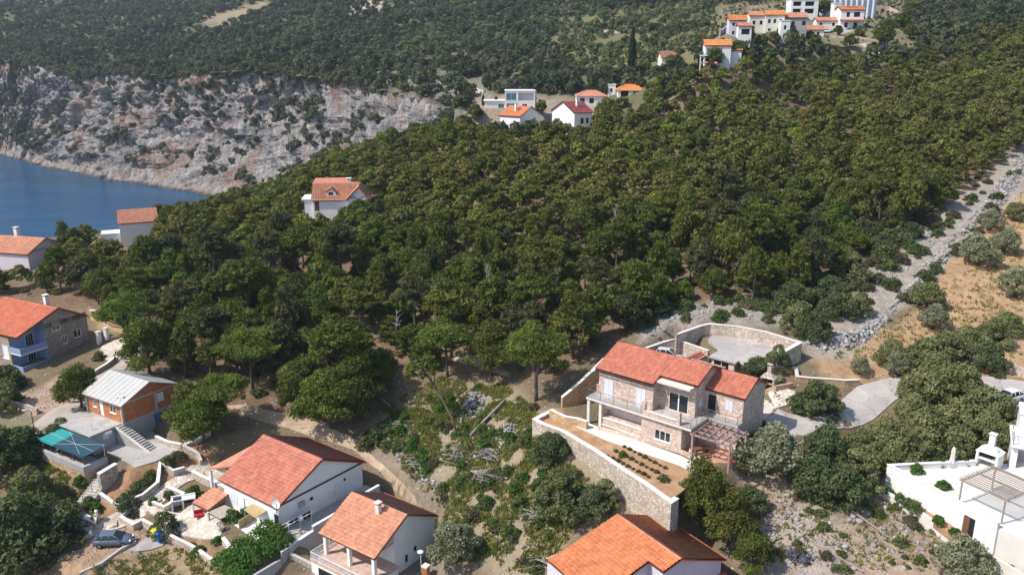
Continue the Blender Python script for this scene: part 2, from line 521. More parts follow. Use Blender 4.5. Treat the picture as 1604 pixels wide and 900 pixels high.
class MB:
    def __init__(s):
        s.v, s.f = [], []
    def add(s, vs, fs):
        n = len(s.v)
        s.v += [tuple(map(float, p)) for p in vs]
        s.f += [tuple(i + n for i in f) for f in fs]
        return s
    def poly(s, *p):
        return s.add(p, [tuple(range(len(p)))])
    def box(s, x0, y0, z0, x1, y1, z1):
        return s.add([(x0, y0, z0), (x1, y0, z0), (x1, y1, z0), (x0, y1, z0), (x0, y0, z1), (x1, y0, z1), (x1, y1, z1), (x0, y1, z1)],
                     [(3, 2, 1, 0), (4, 5, 6, 7), (0, 1, 5, 4), (1, 2, 6, 5), (2, 3, 7, 6), (3, 0, 4, 7)])
    def beam(s, a, b, w, h, up=(0, 0, 1)):
        a, b = Vector(a), Vector(b)
        d = (b - a).normalized()
        x = d.cross(Vector(up))
        if x.length < 1e-4:
            x = d.cross(Vector((0, 1, 0)))
        x.normalize()
        y = x.cross(d)
        P = []
        for q in (a, b):
            for i, j in ((-1, -1), (1, -1), (1, 1), (-1, 1)):
                P.append(q + x * (i * w / 2) + y * (j * h / 2))
        return s.add(P, [(3, 2, 1, 0), (4, 5, 6, 7), (0, 1, 5, 4), (1, 2, 6, 5), (2, 3, 7, 6), (3, 0, 4, 7)])
    def tube(s, pts, rad, n=8, cap=True):
        pts = [Vector(p) for p in pts]
        rings = []
        for i, p in enumerate(pts):
            d = (pts[min(i + 1, len(pts) - 1)] - pts[max(i - 1, 0)]).normalized()
            x = d.cross(Vector((0.13, 0.97, 0.2))).normalized()
            y = d.cross(x)
            r = rad[i] if isinstance(rad, (list, tuple)) else rad
            rings.append([p + x * (r * math.cos(2 * math.pi * k / n)) + y * (r * math.sin(2 * math.pi * k / n)) for k in range(n)])
        V = [q for R in rings for q in R]
        Fs = [(i * n + k, i * n + (k + 1) % n, (i + 1) * n + (k + 1) % n, (i + 1) * n + k) for i in range(len(pts) - 1) for k in range(n)]
        if cap:
            Fs += [tuple(range(n))[::-1], tuple((len(pts) - 1) * n + k for k in range(n))]
        return s.add(V, Fs)
    def lathe(s, prof, n=16, c=(0, 0, 0)):
        V = [(c[0] + r * math.cos(2 * math.pi * k / n), c[1] + r * math.sin(2 * math.pi * k / n), c[2] + z) for r, z in prof for k in range(n)]
        Fs = [(i * n + k, i * n + (k + 1) % n, (i + 1) * n + (k + 1) % n, (i + 1) * n + k) for i in range(len(prof) - 1) for k in range(n)]
        return s.add(V, Fs)
    def build(s, name, m, parent=None, smooth=False, label=None):
        me = bpy.data.meshes.new(name)
        me.from_pydata(s.v, [], s.f)
        me.materials.append(m)
        if smooth:
            for p in me.polygons:
                p.use_smooth = True
        me.update()
        o = bpy.data.objects.new(name, me)
        COL.objects.link(o)
        if parent:
            o.parent = parent
        if label:
            o['label'] = label
        return o

# ------------------------------------------------------------------ terrain heights
CTRL = [  # photo pixel and height of the bare ground relative to the camera
 (0,900,-54.5),(200,900,-54.2),(400,900,-54),(640,900,-53.5),(850,900,-50.8),(1020,900,-50),(1200,900,-48),(1450,900,-47.2),(1604,900,-46.6),
 (178,850,-53),(100,800,-53),(20,760,-51.5),(60,720,-50.2),(330,850,-53.2),(270,820,-52.6),(300,742,-50.4),(200,715,-49.4),(110,760,-51.2),
 (590,720,-49.8),(455,825,-51.6),(660,760,-49.6),(500,690,-48.8),(390,645,-47.6),(560,860,-53),
 (55,660,-48.2),(100,645,-47.5),(35,590,-46),(150,545,-44.7),(210,535,-44),(60,430,-44),(40,402,-46),(195,380,-48),
 (525,345,-36),(700,560,-43),(650,640,-46.2),(800,620,-43.6),(820,500,-40),(700,450,-39),(900,400,-36),(1000,500,-38),(1110,515,-37.2),
 (700,350,-35),(900,300,-30),(1000,250,-26),(1400,400,-32.5),(1500,320,-28.5),(1590,250,-25),(1200,300,-28.5),(1200,200,-21.5),(1200,130,-10.5),
 (1050,165,-17),(985,160,-17),(880,212,-24.5),(815,205,-25),(760,188,-22.5),(800,168,-19.5),(700,240,-27),
 (600,235,-31),(1500,140,-12),(1400,600,-40.2),(1300,640,-41.2),(1230,670,-41.6),(1570,610,-39.6),(1560,470,-36),(1450,500,-37.2),
 (1250,800,-45),(1060,800,-46.6),(900,760,-45.3),(930,738,-44.3),(800,720,-45.5),(760,850,-50.0),(1400,790,-46.0),(1500,860,-46.0),
 (870,690,-43.4),(985,802,-44.9),(1230,560,-38.6),(1330,560,-38.6),(500,450,-40.5),(350,480,-42),(300,420,-43),(430,560,-44),(1100,420,-35),(620,300,-33),(450,380,-39),
 (1560,200,-20),(1350,200,-20),
]
CTRLD = [  # photo pixel and distance in front of the camera
 (0,85,588),(130,112,522),(250,112,464),(400,107,418),(560,125,378),(650,150,352),(715,172,326),(-150,75,690),
 (0,0,880),(-200,0,950),(200,40,700),(400,0,740),(300,75,590),(600,60,500),(600,0,640),(800,0,600),(800,80,410),(900,40,450),(1000,0,540),(1000,100,310),(1100,0,480),
 (1200,64,280),(1160,57,266),(1250,57,283),(1140,62,262),(1100,100,249),(1320,57,296),(1055,99,282),(1300,85,284),(1290,55,303),(1130,105,252),(1100,50,345),(1250,5,400),(1350,5,385),(1430,85,285),(1550,50,345),(1604,0,470),(1700,40,370),(1200,45,318),(1250,20,345),(1340,45,300),(930,150,305),
]
CTRLW = [(-95,262,18),(-130,250,14.5),(-165,238,13),(-60,275,29),(-30,300,37),(-200,215,12),(-230,180,12),(-300,60,10),(-140,100,18),(160,90,32),(170,180,48),
         (260,300,75),(0,40,13),(90,45,18),(-90,45,12),(0,1100,150),(500,1000,200),(-700,1100,130),(500,400,110)]
_pts = [pz(a, b, CAMZ + c) for a, b, c in CTRL] + [pd(a, b, c) for a, b, c in CTRLD] + [np.array(w, float) for w in CTRLW]
_P = np.array(_pts)
def _phi(r2): return -np.sqrt(r2 + 7.0 ** 2)
_A = _phi(((_P[:, None, :2] - _P[None, :, :2]) ** 2).sum(-1)) + np.eye(len(_P)) * 0.8
_n = len(_P)
_S = np.zeros((_n + 1, _n + 1)); _S[:_n, :_n] = _A; _S[_n, :_n] = 1; _S[:_n, _n] = 1
_W = np.linalg.solve(_S, np.concatenate([_P[:, 2], [0]]))
def base_h(x, y):
    x, y = np.asarray(x, float), np.asarray(y, float)
    out = np.full(x.shape, _W[_n])
    for i in range(_n):
        out += _W[i] * _phi((x - _P[i, 0]) ** 2 + (y - _P[i, 1]) ** 2)
    return out

def axis(lo, hi, core0, core1, d, dmax, g=1.035):
    a = list(np.arange(core0, core1, d))
    s = d
    while a[-1] < hi:
        s = min(s * g, dmax); a.append(a[-1] + s)
    s = d
    while a[0] > lo:
        s = min(s * g, dmax); a.insert(0, a[0] - s)
    return np.array(a)
GX = axis(-620, 640, -75, 78, 0.85, 4.2)
GY = axis(42, 1100, 60, 150, 0.85, 4.5)
XX, YY = np.meshgrid(GX, GY)
ZZ = base_h(XX, YY)

def zpoly(pts, z): return [tuple(pz(a, b, z)[:2]) for a, b in pts]
PADS = [  # level ground: photo outline seen at height z
 (zpoly([(1058,538),(1112,513),(1252,541),(1216,560),(1165,572),(1128,548)], 32.2), 32.15),
 (zpoly([(1012,556),(1060,537),(1090,560),(1150,585),(1192,600),(1200,640),(1150,600)], 29.8), 29.75),
 (zpoly([(854,654),(892,667),(947,697),(993,728),(1052,766),(1075,756),(1100,755),(1150,722),(1192,682),(1200,650),(1180,620),(1100,600),(960,590),(905,615),(868,640)], 27.9), 27.9),
 (zpoly([(150,702),(140,683),(196,668),(240,672),(285,700),(245,722),(205,737)], 20.6), 20.55),
 (zpoly([(58,700),(95,680),(140,690),(161,712),(141,735)], 20.4), 20.35),
 (zpoly([(95,845),(150,828),(205,815),(245,842),(210,862),(140,884),(100,880)], 16.9), 16.9),
 (zpoly([(318,745),(400,724),(480,724),(560,750),(586,768),(470,838),(400,850),(360,830)], 18.7), 18.7),
 (zpoly([(500,800),(600,780),(690,830),(680,880),(620,910),(520,905),(490,870)], 16.6), 16.5),
 (zpoly([(1424,738),(1528,731),(1604,715),(1700,800),(1650,856),(1590,824)], 27.1), 27.05),
 ([(-18,266),(10,266),(10,286),(-18,286)], 51.6),
 (zpoly([(1190,660),(1240,645),(1310,640),(1330,655),(1270,682),(1220,690)], 28.7), 28.7),
]
ROADS = {
 'driveway': [(1186,640),(1200,634),(1219,641),(1236,648),(1268,655),(1302,651),(1318,627),(1344,605),(1385,594),(1426,588),(1470,588),(1524,587),(1560,592),(1604,598),(1660,606),(1660,665),(1604,655),(1559,628),(1526,612),(1470,612),(1432,610),(1401,628),(1369,657),(1330,672),(1290,674),(1277,685),(1242,702),(1208,682)],
 'village_lane': [(20,702),(50,665),(85,640),(118,628),(150,590),(178,566),(200,548),(222,540),(222,560),(196,578),(170,600),(150,618),(132,640),(92,660),(62,684),(48,712)],
}
def blend_pad(Z, x, y, poly, z, w=1.2):
    b = np.array(poly)
    sel = (x > b[:, 0].min() - 4) & (x < b[:, 0].max() + 4) & (y > b[:, 1].min() - 4) & (y < b[:, 1].max() + 4)
    xs, ys = x[sel], y[sel]
    d = np.where(inpoly(xs, ys, poly), 0, polydist(xs, ys, poly))
    t = np.clip(1 - d / w, 0, 1)
    t = t * t * (3 - 2 * t)
    Z[sel] = Z[sel] * (1 - t) + z * t
    return sel, t
FLAT = np.zeros_like(ZZ)
for p, z in PADS:
    sel, t = blend_pad(ZZ, XX, YY, p, z, 0.5 if z == 27.05 else 4.5 if z == 18.7 else 1.2)
    FLAT[sel] = np.maximum(FLAT[sel], t)
# fine relief: more in the wood and on the far hill, none on level ground
DD = YY * CP + (CAMZ - ZZ) * SP
amp = np.clip((DD - 60) / 90, 0.25, 1.6)
relief = 0.35 * fbm(XX / 9, YY / 9, 0, 4) * amp + 0.10 * fbm(XX / 1.9, YY / 1.9, 3, 2) * np.clip(2.5 - DD / 120, 0, 1)
relief += 5.0 * fbm(XX / 70, YY / 70, 8, 4) * np.clip((DD - 330) / 250, 0, 1)
ROADS['dirt_track'] = [(355,636),(385,634),(470,652),(520,672),(560,690),(615,742),(650,778),(700,830),(694,842),(664,806),(603,748),(556,706),(508,688),(440,668),(375,648)]
ROADS['garden_path'] = [(92,845),(96,839),(150,824),(160,815),(175,806),(222,788),(240,772),(285,743),(300,728),(322,733),(318,748),(296,754),(262,782),(246,795),(222,812),(205,822),(172,832),(110,850)]
ROADS['patio'] = [(222,793),(240,785),(256,800),(283,805),(300,790),(325,795),(345,812),(352,826),(342,846),(300,842),(262,833),(254,812),(238,806)]
ppx, ppy, _ = proj(np.stack([XX, YY, ZZ], -1))
road_m = np.zeros_like(ZZ, bool)
for r in ROADS.values():
    road_m |= inpoly(ppx, ppy, r) & (DD < 140)
relief = relief * (1 - FLAT) * np.where(road_m, 0.1, 1.0)
ZZ = ZZ + relief

COVE_TOP = [(pd(-150,75,690)[:2], 'A'), (pd(0,85,588)[:2], 'A'), (pd(130,112,522)[:2], 'A'), (pd(250,112,464)[:2], 'A'), (pd(400,107,418)[:2], 'A'),
            (pd(560,125,378)[:2], 'A'), (pd(650,150,352)[:2], 'A'), (pd(715,172,326)[:2], 'A')]
_ct = [np.array(p) for p, _ in COVE_TOP]
_near = [np.array(p, float) for p in [(-32,302),(-62,277),(-95,264),(-130,252),(-165,240),(-200,218),(-232,182),(-300,70),(-420,30)]]
_ctoe = [pz(-150,228,0)[:2], pz(0,245,0)[:2], pz(60,262,0)[:2], pz(150,281,0)[:2], pz(270,300,0)[:2], pz(345,313,0)[:2], np.array([-102.,372.]), np.array([-78.,342.])]
_ntoe = [np.array(p, float) for p in [(-72,322),(-90,306),(-112,290),(-144,277),(-178,262),(-218,238),(-254,196),(-330,80),(-450,40)]]
TOP = np.array(_ct + _near)
TOE = np.array(_ctoe + _ntoe)
COVE = [tuple(p) for p in TOP] + [(-900, 30), (-900, 900), tuple(TOP[0] + [-250, 150])]

def H(x, y):
    x, y = np.asarray(x, float), np.asarray(y, float)
    i = np.clip(np.searchsorted(GX, x) - 1, 0, len(GX) - 2)
    j = np.clip(np.searchsorted(GY, y) - 1, 0, len(GY) - 2)
    u = np.clip((x - GX[i]) / (GX[i + 1] - GX[i]), 0, 1)
    v = np.clip((y - GY[j]) / (GY[j + 1] - GY[j]), 0, 1)
    a, b, c, d = ZZ[j, i], ZZ[j, i + 1], ZZ[j + 1, i + 1], ZZ[j + 1, i]
    return np.where(u >= v, a + u * (b - a) + v * (c - b), a + v * (d - a) + u * (c - d))
_T = 45 * 1.0022 ** np.arange(1500)
def hit(px, py):
    d = comp(px, py)
    P = np.array([0, 0, CAMZ]) + d * _T[:, None]
    g = P[:, 2] - H(P[:, 0], P[:, 1])
    k = np.argmax(g < 0)
    if not (g < 0).any():
        return P[-1]
    lo, hi = _T[max(k - 1, 0)], _T[k]
    for _ in range(18):
        m = (lo + hi) / 2
        q = np.array([0, 0, CAMZ]) + d * m
        if q[2] < H(q[0], q[1]): hi = m
        else: lo = m
    return q

# colours of the soil and of what grows on it, zone by zone (photo outlines of the bare ground)
FOREST = [(-60,470),(60,430),(110,405),(190,392),(260,352),(330,338),(430,300),(480,285),(560,252),(640,232),(720,212),(800,228),(880,218),(940,180),(1010,168),(1060,152),(1100,112),(1180,104),(1300,112),(1430,102),(1604,62),(1700,40),(1700,190),(1640,215),(1588,240),(1520,282),(1462,335),(1365,385),(1308,435),(1240,462),(1180,484),(1090,472),(1010,505),(960,535),(900,565),(835,600),(760,560),(690,575),(600,602),(520,655),(440,650),(380,640),(300,610),(250,560),(215,520),(140,480),(60,500),(-60,560)]
ZONES = [  # outline, soil colour, stones, green, feather in pixels
 (FOREST, (0.24,0.165,0.105), 0.22, 0.22, 14),
 ([(150,-80),(1700,-80),(1700,60),(1430,105),(1100,110),(1000,165),(880,215),(720,200),(640,230),(560,142),(400,126),(250,130),(130,130),(0,104),(-200,95),(-200,-80)], (0.105,0.105,0.065), 0.16, 0.55, 10),
 ([(590,90),(760,85),(830,110),(770,150),(720,200),(650,160),(580,125)], (0.22,0.20,0.155), 0.5, 0.4, 14),
 ([(880,20),(1130,5),(1180,0),(1240,0),(1180,60),(1100,100),(1000,112),(900,110),(850,60)], (0.26,0.22,0.125), 0.15, 0.62, 10),
 ([(1130,10),(1420,0),(1440,95),(1300,110),(1160,105),(1090,100)], (0.30,0.24,0.16), 0.30, 0.5, 8),
 ([(730,150),(860,150),(950,160),(950,215),(735,215)], (0.36,0.29,0.21), 0.3, 0.35, 8),
 ([(300,30),(420,-5),(420,10),(345,45)], (0.33,0.27,0.17), 0.2, 0.4, 5),
 ([(170,25),(190,20),(195,38),(172,42)], (0.5,0.38,0.30), 0.4, 0.2, 4),
 ([(535,-5),(610,-10),(605,12),(545,25)], (0.5,0.42,0.36), 0.5, 0.1, 4),
 ([(585,660),(700,600),(790,600),(850,640),(900,690),(990,790),(1010,805),(900,830),(850,900),(780,920),(690,800),(640,740)], (0.45,0.355,0.245), 0.45, 0.44, 12),
 ([(640,610),(760,600),(830,660),(790,700),(700,720),(640,690)], (0.40,0.31,0.22), 0.5, 0.36, 10),
 ([(1180,690),(1250,740),(1350,775),(1400,765),(1520,850),(1604,920),(1180,920),(1120,800),(1150,740)], (0.47,0.345,0.255), 0.25, 0.20, 10),
 ([(1195,800),(1300,790),(1330,900),(1190,920)], (0.50,0.41,0.35), 0.55, 0.08, 10),
 ([(1270,560),(1350,490),(1400,520),(1470,440),(1500,380),(1560,320),(1610,300),(2300,250),(2300,600),(1540,590),(1430,590),(1340,600),(1290,600)], (0.56,0.36,0.205), 0.10, 0.18, 10),
 ([(1500,300),(1610,240),(1610,380),(1540,440),(1500,400)], (0.58,0.37,0.21), 0.1, 0.18, 8),
 ([(1260,500),(1380,470),(1390,500),(1330,560),(1270,560),(1250,540)], (0.47,0.40,0.33), 0.6, 0.22, 8),
 ([(1330,440),(1400,400),(1460,340),(1560,270),(1600,220),(1612,300),(1560,330),(1500,400),(1440,460),(1390,500)], (0.46,0.40,0.34), 0.65, 0.22, 8),
 ([(1000,500),(1090,475),(1240,470),(1270,500),(1200,515),(1110,503),(1040,530),(1000,545)], (0.40,0.35,0.30), 0.6, 0.28, 8),
 ([(840,656),(880,672),(935,704),(980,736),(1055,790),(1080,765),(1060,740),(980,700),(887,655),(870,640)], (0.48,0.30,0.175), 0.05, 0.12, 3),
 ([(60,690),(140,735),(170,800),(140,830),(60,840),(0,800),(-50,900),(-50,680)], (0.33,0.235,0.14), 0.15, 0.45, 8),
 ([(85,850),(150,828),(205,815),(250,845),(200,870),(120,900),(60,900)], (0.50,0.34,0.215), 0.08, 0.12, 4),
 ([(210,862),(262,838),(330,870),(345,920),(120,920)], (0.42,0.31,0.19), 0.22, 0.24, 6),
 ([(135,770),(230,720),(300,690),(345,720),(290,760),(240,800),(170,815)], (0.46,0.27,0.15), 0.08, 0.22, 4),
 ([(255,830),(330,850),(350,870),(310,880)], (0.46,0.28,0.16), 0.1, 0.2, 4),
 ([(60,610),(90,590),(150,610),(125,635),(60,650),(0,650),(0,610)], (0.52,0.37,0.27), 0.15, 0.1, 5),
 ([(0,640),(50,640),(60,660),(20,690),(0,690)], (0.35,0.30,0.19), 0.25, 0.5, 5),
 ([(560,690),(700,760),(760,860),(700,920),(480,920),(470,860),(640,780)], (0.36,0.29,0.22), 0.25, 0.42, 10),
 ([(150,470),(215,500),(220,530),(150,512)], (0.5,0.34,0.2), 0.3, 0.2, 5),
]
soil = np.tile(np.array([0.27, 0.20, 0.13]), (ZZ.size, 1)).reshape(ZZ.shape + (3,))
zone = np.tile(np.array([0.15, 0.45, 0.0]), (ZZ.size, 1)).reshape(ZZ.shape + (3,))
ppx, ppy, pD = proj(np.stack([XX, YY, ZZ], -1))
wx = ppx + 9 * fbm(XX / 5, YY / 5, 20, 3)
wy = ppy + 6 * fbm(XX / 5, YY / 5, 40, 3)
for poly, c, st, gr, fe in ZONES:
    b = np.array(poly, float)
    sel = (wx > b[:, 0].min() - 2 * fe) & (wx < b[:, 0].max() + 2 * fe) & (wy > b[:, 1].min() - 2 * fe) & (wy < b[:, 1].max() + 2 * fe) & (pD > 10)
    xs, ys = wx[sel], wy[sel]
    ins = inpoly(xs, ys, poly)
    d = polydist(xs, ys, poly) * np.where(ins, 1, -1)
    t = np.clip(0.5 + d / (1.5 * fe), 0, 1)[:, None]
    soil[sel] = soil[sel] * (1 - t) + np.array(c) * t
    zone[sel] = zone[sel] * (1 - t) + np.array([st, gr, 0]) * t
ny, nx = ZZ.shape
incove = inpoly(XX, YY, COVE)
idx = np.arange(ny * nx).reshape(ny, nx)
a, b_, c_, d_ = idx[:-1, :-1], idx[:-1, 1:], idx[1:, 1:], idx[1:, :-1]
keep = ~(incove[:-1, :-1] & incove[:-1, 1:] & incove[1:, 1:] & incove[1:, :-1])
T1 = np.stack([a[keep], b_[keep], c_[keep]], 1)
T2 = np.stack([a[keep], c_[keep], d_[keep]], 1)
ground = np_mesh('ground', np.stack([XX, YY, ZZ], -1).reshape(-1, 3), np.concatenate([T1, T2]), G['ground'], smooth=True,
                 attrs={'soil': soil.reshape(-1, 3), 'zone': zone.reshape(-1, 3)})
tag(ground, kind='structure')

# ------------------------------------------------------------------ sea and cliff
mb = MB()
mb.poly((-1500, -200, 0), (400, -200, 0), (400, 1800, 0), (-1500, 1800, 0))
tag(mb.build('sea', G['sea']), kind='structure')

def worley(u, v, seed):
    """a random level per cell: rock broken into blocks"""
    iu, iv = np.floor(u).astype(int), np.floor(v).astype(int)
    best = np.full(np.shape(u), 9.0); val = np.zeros(np.shape(u))
    for i in (-1, 0, 1):
        for j in (-1, 0, 1):
            h = _perm[(_perm[(iu + i + seed * 31) & 255] + iv + j) & 255]
            h2 = _perm[h + 57]
            d = (iu + i + h / 256 - u) ** 2 + (iv + j + h2 / 256 - v) ** 2
            m = d < best
            best = np.where(m, d, best); val = np.where(m, _perm[h2 + 11] / 255 - .5, val)
    return val
def build_cliff():
    NT = 150
    seg = np.linalg.norm(np.diff(TOP, axis=0), axis=1)
    s = np.concatenate([[0], np.cumsum(seg)])
    # fine steps where the camera sees it, coarse elsewhere
    ss = np.concatenate([np.arange(0, s[8], 0.75), np.arange(s[8], s[-1], 3.0)])
    top = np.stack([np.interp(ss, s, TOP[:, 0]), np.interp(ss, s, TOP[:, 1])], 1)
    toe = np.stack([np.interp(ss, s, TOE[:, 0]), np.interp(ss, s, TOE[:, 1])], 1)
    ker = np.ones(25) / 25
    for A in (top, toe):
        for k in range(2):
            A[:, k] = np.convolve(np.pad(A[:, k], 12, 'edge'), ker, 'valid')
    inland = top - toe
    L = np.linalg.norm(inland, axis=1)
    out = -inland / L[:, None]
    top = top + out * (5.0 * np.abs(fbm(ss / 22, 0, 3, 3)) + 2.5 * np.abs(fbm(ss / 6, 0, 5, 2)))[:, None]
    zt = H((top - out * 3)[:, 0], (top - out * 3)[:, 1]) + 0.4 + 2.6 * fbm(ss / 14, 0, 9, 4)
    t = np.linspace(0, 1, NT)
    g = 0.26 * t + 0.74 * t ** 2.8
    lip = 8.0
    X = np.empty((len(ss), NT)); Y = X.copy(); Z = X.copy()
    for k, (tt, gg) in enumerate(zip(t, g)):
        q = top + (toe - top) * gg
        X[:, k], Y[:, k] = q[:, 0], q[:, 1]
        Z[:, k] = zt + (-3.0 - zt) * tt
    S = np.repeat(ss[:, None], NT, 1)
    # buttresses, gullies and fissures
    wS = S + 6 * fbm(S / 30, Z / 18, 90, 3)
    n = 9.0 * (ridged(wS / 62 + 1.6, Z / 160, 1, 3) - 1.2) + 7.0 * (ridged(wS / 21, Z / 55, 4, 4) - 1.2) + 1.6 * (ridged(wS / 6.5, Z / 16, 9, 3) - 1.1) + 1.3 * np.abs(fbm(S / 2.4, Z / 4, 30, 3)) * 2
    step = 3.4 * fbm(S / 40, Z / 7, 60, 4) + 4.6 * worley(wS / 9, Z / 19, 3) + 3.2 * worley(wS / 3.8, Z / 8, 5) + 1.5 * worley(wS / 1.8, Z / 2.8, 9) + 2.4 * worley(wS / 2.6, Z / 34, 13)
    env = np.clip(np.minimum(t * 6, 1), 0, 1)[None, :] * np.clip((1.03 - t) * 4, 0.25, 1)[None, :]
    n = (n + step) * env
    global CLN
    CLN = n
    X = X + out[:, 0:1] * n
    Y = Y + out[:, 1:2] * n
    Z = Z + env * 1.3 * fbm(S / 6, Z / 5, 70, 3)
    # lip running back under the wood
    Xl = (top - out * lip)[:, 0:1]; Yl = (top - out * lip)[:, 1:2]
    Zl = H(Xl, Yl) - 0.6
    X, Y, Z = np.concatenate([Xl, X], 1), np.concatenate([Yl, Y], 1), np.concatenate([Zl, Z], 1)
    M_, N_ = X.shape
    V = np.stack([X, Y, Z], -1).reshape(-1, 3)
    id_ = np.arange(M_ * N_).reshape(M_, N_)
    Fq = np.stack([id_[:-1, :-1], id_[:-1, 1:], id_[1:, 1:], id_[1:, :-1]], -1).reshape(-1, 4)
    x, y, z = V.T
    f1 = fbm(x / 30, y / 30, z / 22, 4); f2 = fbm(x / 9 + 50, y / 9, z / 12, 4)
    c = np.tile(np.array([0.53, 0.475, 0.455]), (len(V), 1))
    w = np.clip((f1 + 0.6 * f2 - 0.22) * 2.0, 0, 0.7)[:, None]
    c = c * (1 - w) + np.array([0.44, 0.27, 0.20]) * w
    w = np.clip((-f1 + 0.5 * f2 - 0.25) * 2.5, 0, 0.7)[:, None]
    c = c * (1 - w) + np.array([0.27, 0.265, 0.27]) * w
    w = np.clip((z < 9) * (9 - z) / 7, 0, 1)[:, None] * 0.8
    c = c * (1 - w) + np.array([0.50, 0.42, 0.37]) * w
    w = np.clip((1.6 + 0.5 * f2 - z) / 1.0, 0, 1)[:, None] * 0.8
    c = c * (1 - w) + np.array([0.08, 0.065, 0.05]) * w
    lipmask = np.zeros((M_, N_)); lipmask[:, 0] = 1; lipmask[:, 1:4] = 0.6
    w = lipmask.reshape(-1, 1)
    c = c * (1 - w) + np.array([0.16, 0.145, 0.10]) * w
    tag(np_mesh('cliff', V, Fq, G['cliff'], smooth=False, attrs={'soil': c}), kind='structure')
    return X, Y, Z, out, ss
CLX, CLY, CLZ, CLO, CLS = build_cliff()

# ------------------------------------------------------------------ sheets laid on the ground
def drape(name, poly, m, off=0.09, z=None, world=False, step=1.0, skirt=0.4, kind='structure', parent=None):
    """a sheet that follows the ground (or lies level at z) inside an outline given in photo pixels"""
    P = [tuple(p) for p in poly] if world else ([tuple(pz(a, b, z)[:2]) for a, b in poly] if z is not None else [tuple(hit(a, b)[:2]) for a, b in poly])
    Q = []
    for i in range(len(P)):
        a_, b2 = np.array(P[i]), np.array(P[(i + 1) % len(P)])
        k = max(1, int(np.linalg.norm(b2 - a_) / step))
        Q += [tuple(a_ + (b2 - a_) * j / k) for j in range(k)]
    Qa = np.array(Q)
    nb = len(Q)
    gx, gy = np.meshgrid(np.arange(Qa[:, 0].min(), Qa[:, 0].max(), step), np.arange(Qa[:, 1].min(), Qa[:, 1].max(), step))
    gx, gy = gx.ravel(), gy.ravel()
    ok = inpoly(gx, gy, Q) & (polydist(gx, gy, Q) > step * 0.5)
    inner = list(zip(gx[ok], gy[ok]))
    co, ed, fa, ov, oe, of = geometry.delaunay_2d_cdt([Vector(q) for q in Q + inner], [], [list(range(nb))], 1, 1e-5)
    co = np.array([(c.x, c.y) for c in co])
    zz = (H(co[:, 0], co[:, 1]) + off) if z is None else np.full(len(co), z + off)
    mb = MB()
    mb.add([(x, y, q) for (x, y), q in zip(co, zz)], [tuple(f) for f in fa])
    hb = H(Qa[:, 0], Qa[:, 1]) + off if z is None else np.full(nb, z + off)
    for i in range(nb):
        j = (i + 1) % nb
        mb.poly((*Q[i], hb[i]), (*Q[i], hb[i] - skirt), (*Q[j], hb[j] - skirt), (*Q[j], hb[j]))
    o = mb.build(name, m, parent)
    if kind: tag(o, kind=kind)
    return o
drape('driveway', ROADS['driveway'], G['drive'], 0.12)
drape('lane', ROADS['village_lane'], G['lane'], 0.10)
drape('dirt_track', ROADS['dirt_track'], G['track'], 0.12, skirt=.15)
drape('forest_path', [(700,558),(740,560),(775,572),(800,585),(798,590),(765,580),(735,570),(702,564)], G['track'], 0.08)
drape('courtyard_paving', [(150,560),(160,543),(180,534),(195,529),(222,529),(214,547),(184,566)], G['paving'], 0.13)
drape('terrace_floor', [(140,683),(196,668),(240,676),(262,700),(283,703),(245,722),(212,732),(196,722),(174,712)], G['concrete'], 0.06, z=20.6, skirt=2.4)
drape('garden_path', ROADS['garden_path'], G['paving'], 0.14)
drape('patio', ROADS['patio'], G['paving'], 0.18)
drape('upper_patio', [(288,735),(322,722),(360,745),(370,765),(350,768),(300,748)], G['paving'], 0.14)
drape('bin_apron', [(203,862),(235,838),(262,842),(255,855),(215,864)], G['drive'], 0.12)
drape('villa_garden', [(842,657),(860,664),(884,673.5),(934,703.5),(978,735),(1050,783.5),(1075,764),(1100,752),(1105,740),(1060,722),(950,685),(900,662),(870,648)], G['dirt'], 0.03, z=27.9, skirt=.2)
drape('house_strip', [(880,658),(900,655),(940,670),(1068,715),(1105,735),(1100,745),(1060,728),(950,690)], G['cream'], 0.10, z=27.9)
drape('pergola_terrace', [(1066,703),(1100,676),(1125,655),(1180,668),(1155,690),(1145,725),(1120,725)], G['terrapave'], 0.06, z=27.95)
drape('parking_court', [(1108,532),(1122,519),(1235,543),(1216,558),(1165,568),(1128,548)], G['drive'], 0.05, z=32.2)
drape('back_yard', [(1015,556),(1058,540),(1088,560),(1110,580),(1080,590)], G['drive'], 0.05, z=29.8)
drape('barbecue_yard', [(1187,622),(1205,612),(1228,607),(1248,615),(1240,632),(1215,640),(1192,634)], G['paving'], 0.12)
drape('village_road', [(1345,70),(1385,68),(1405,74),(1400,80),(1425,92),(1422,96),(1395,88),(1372,84)], G['drive'], 0.25)
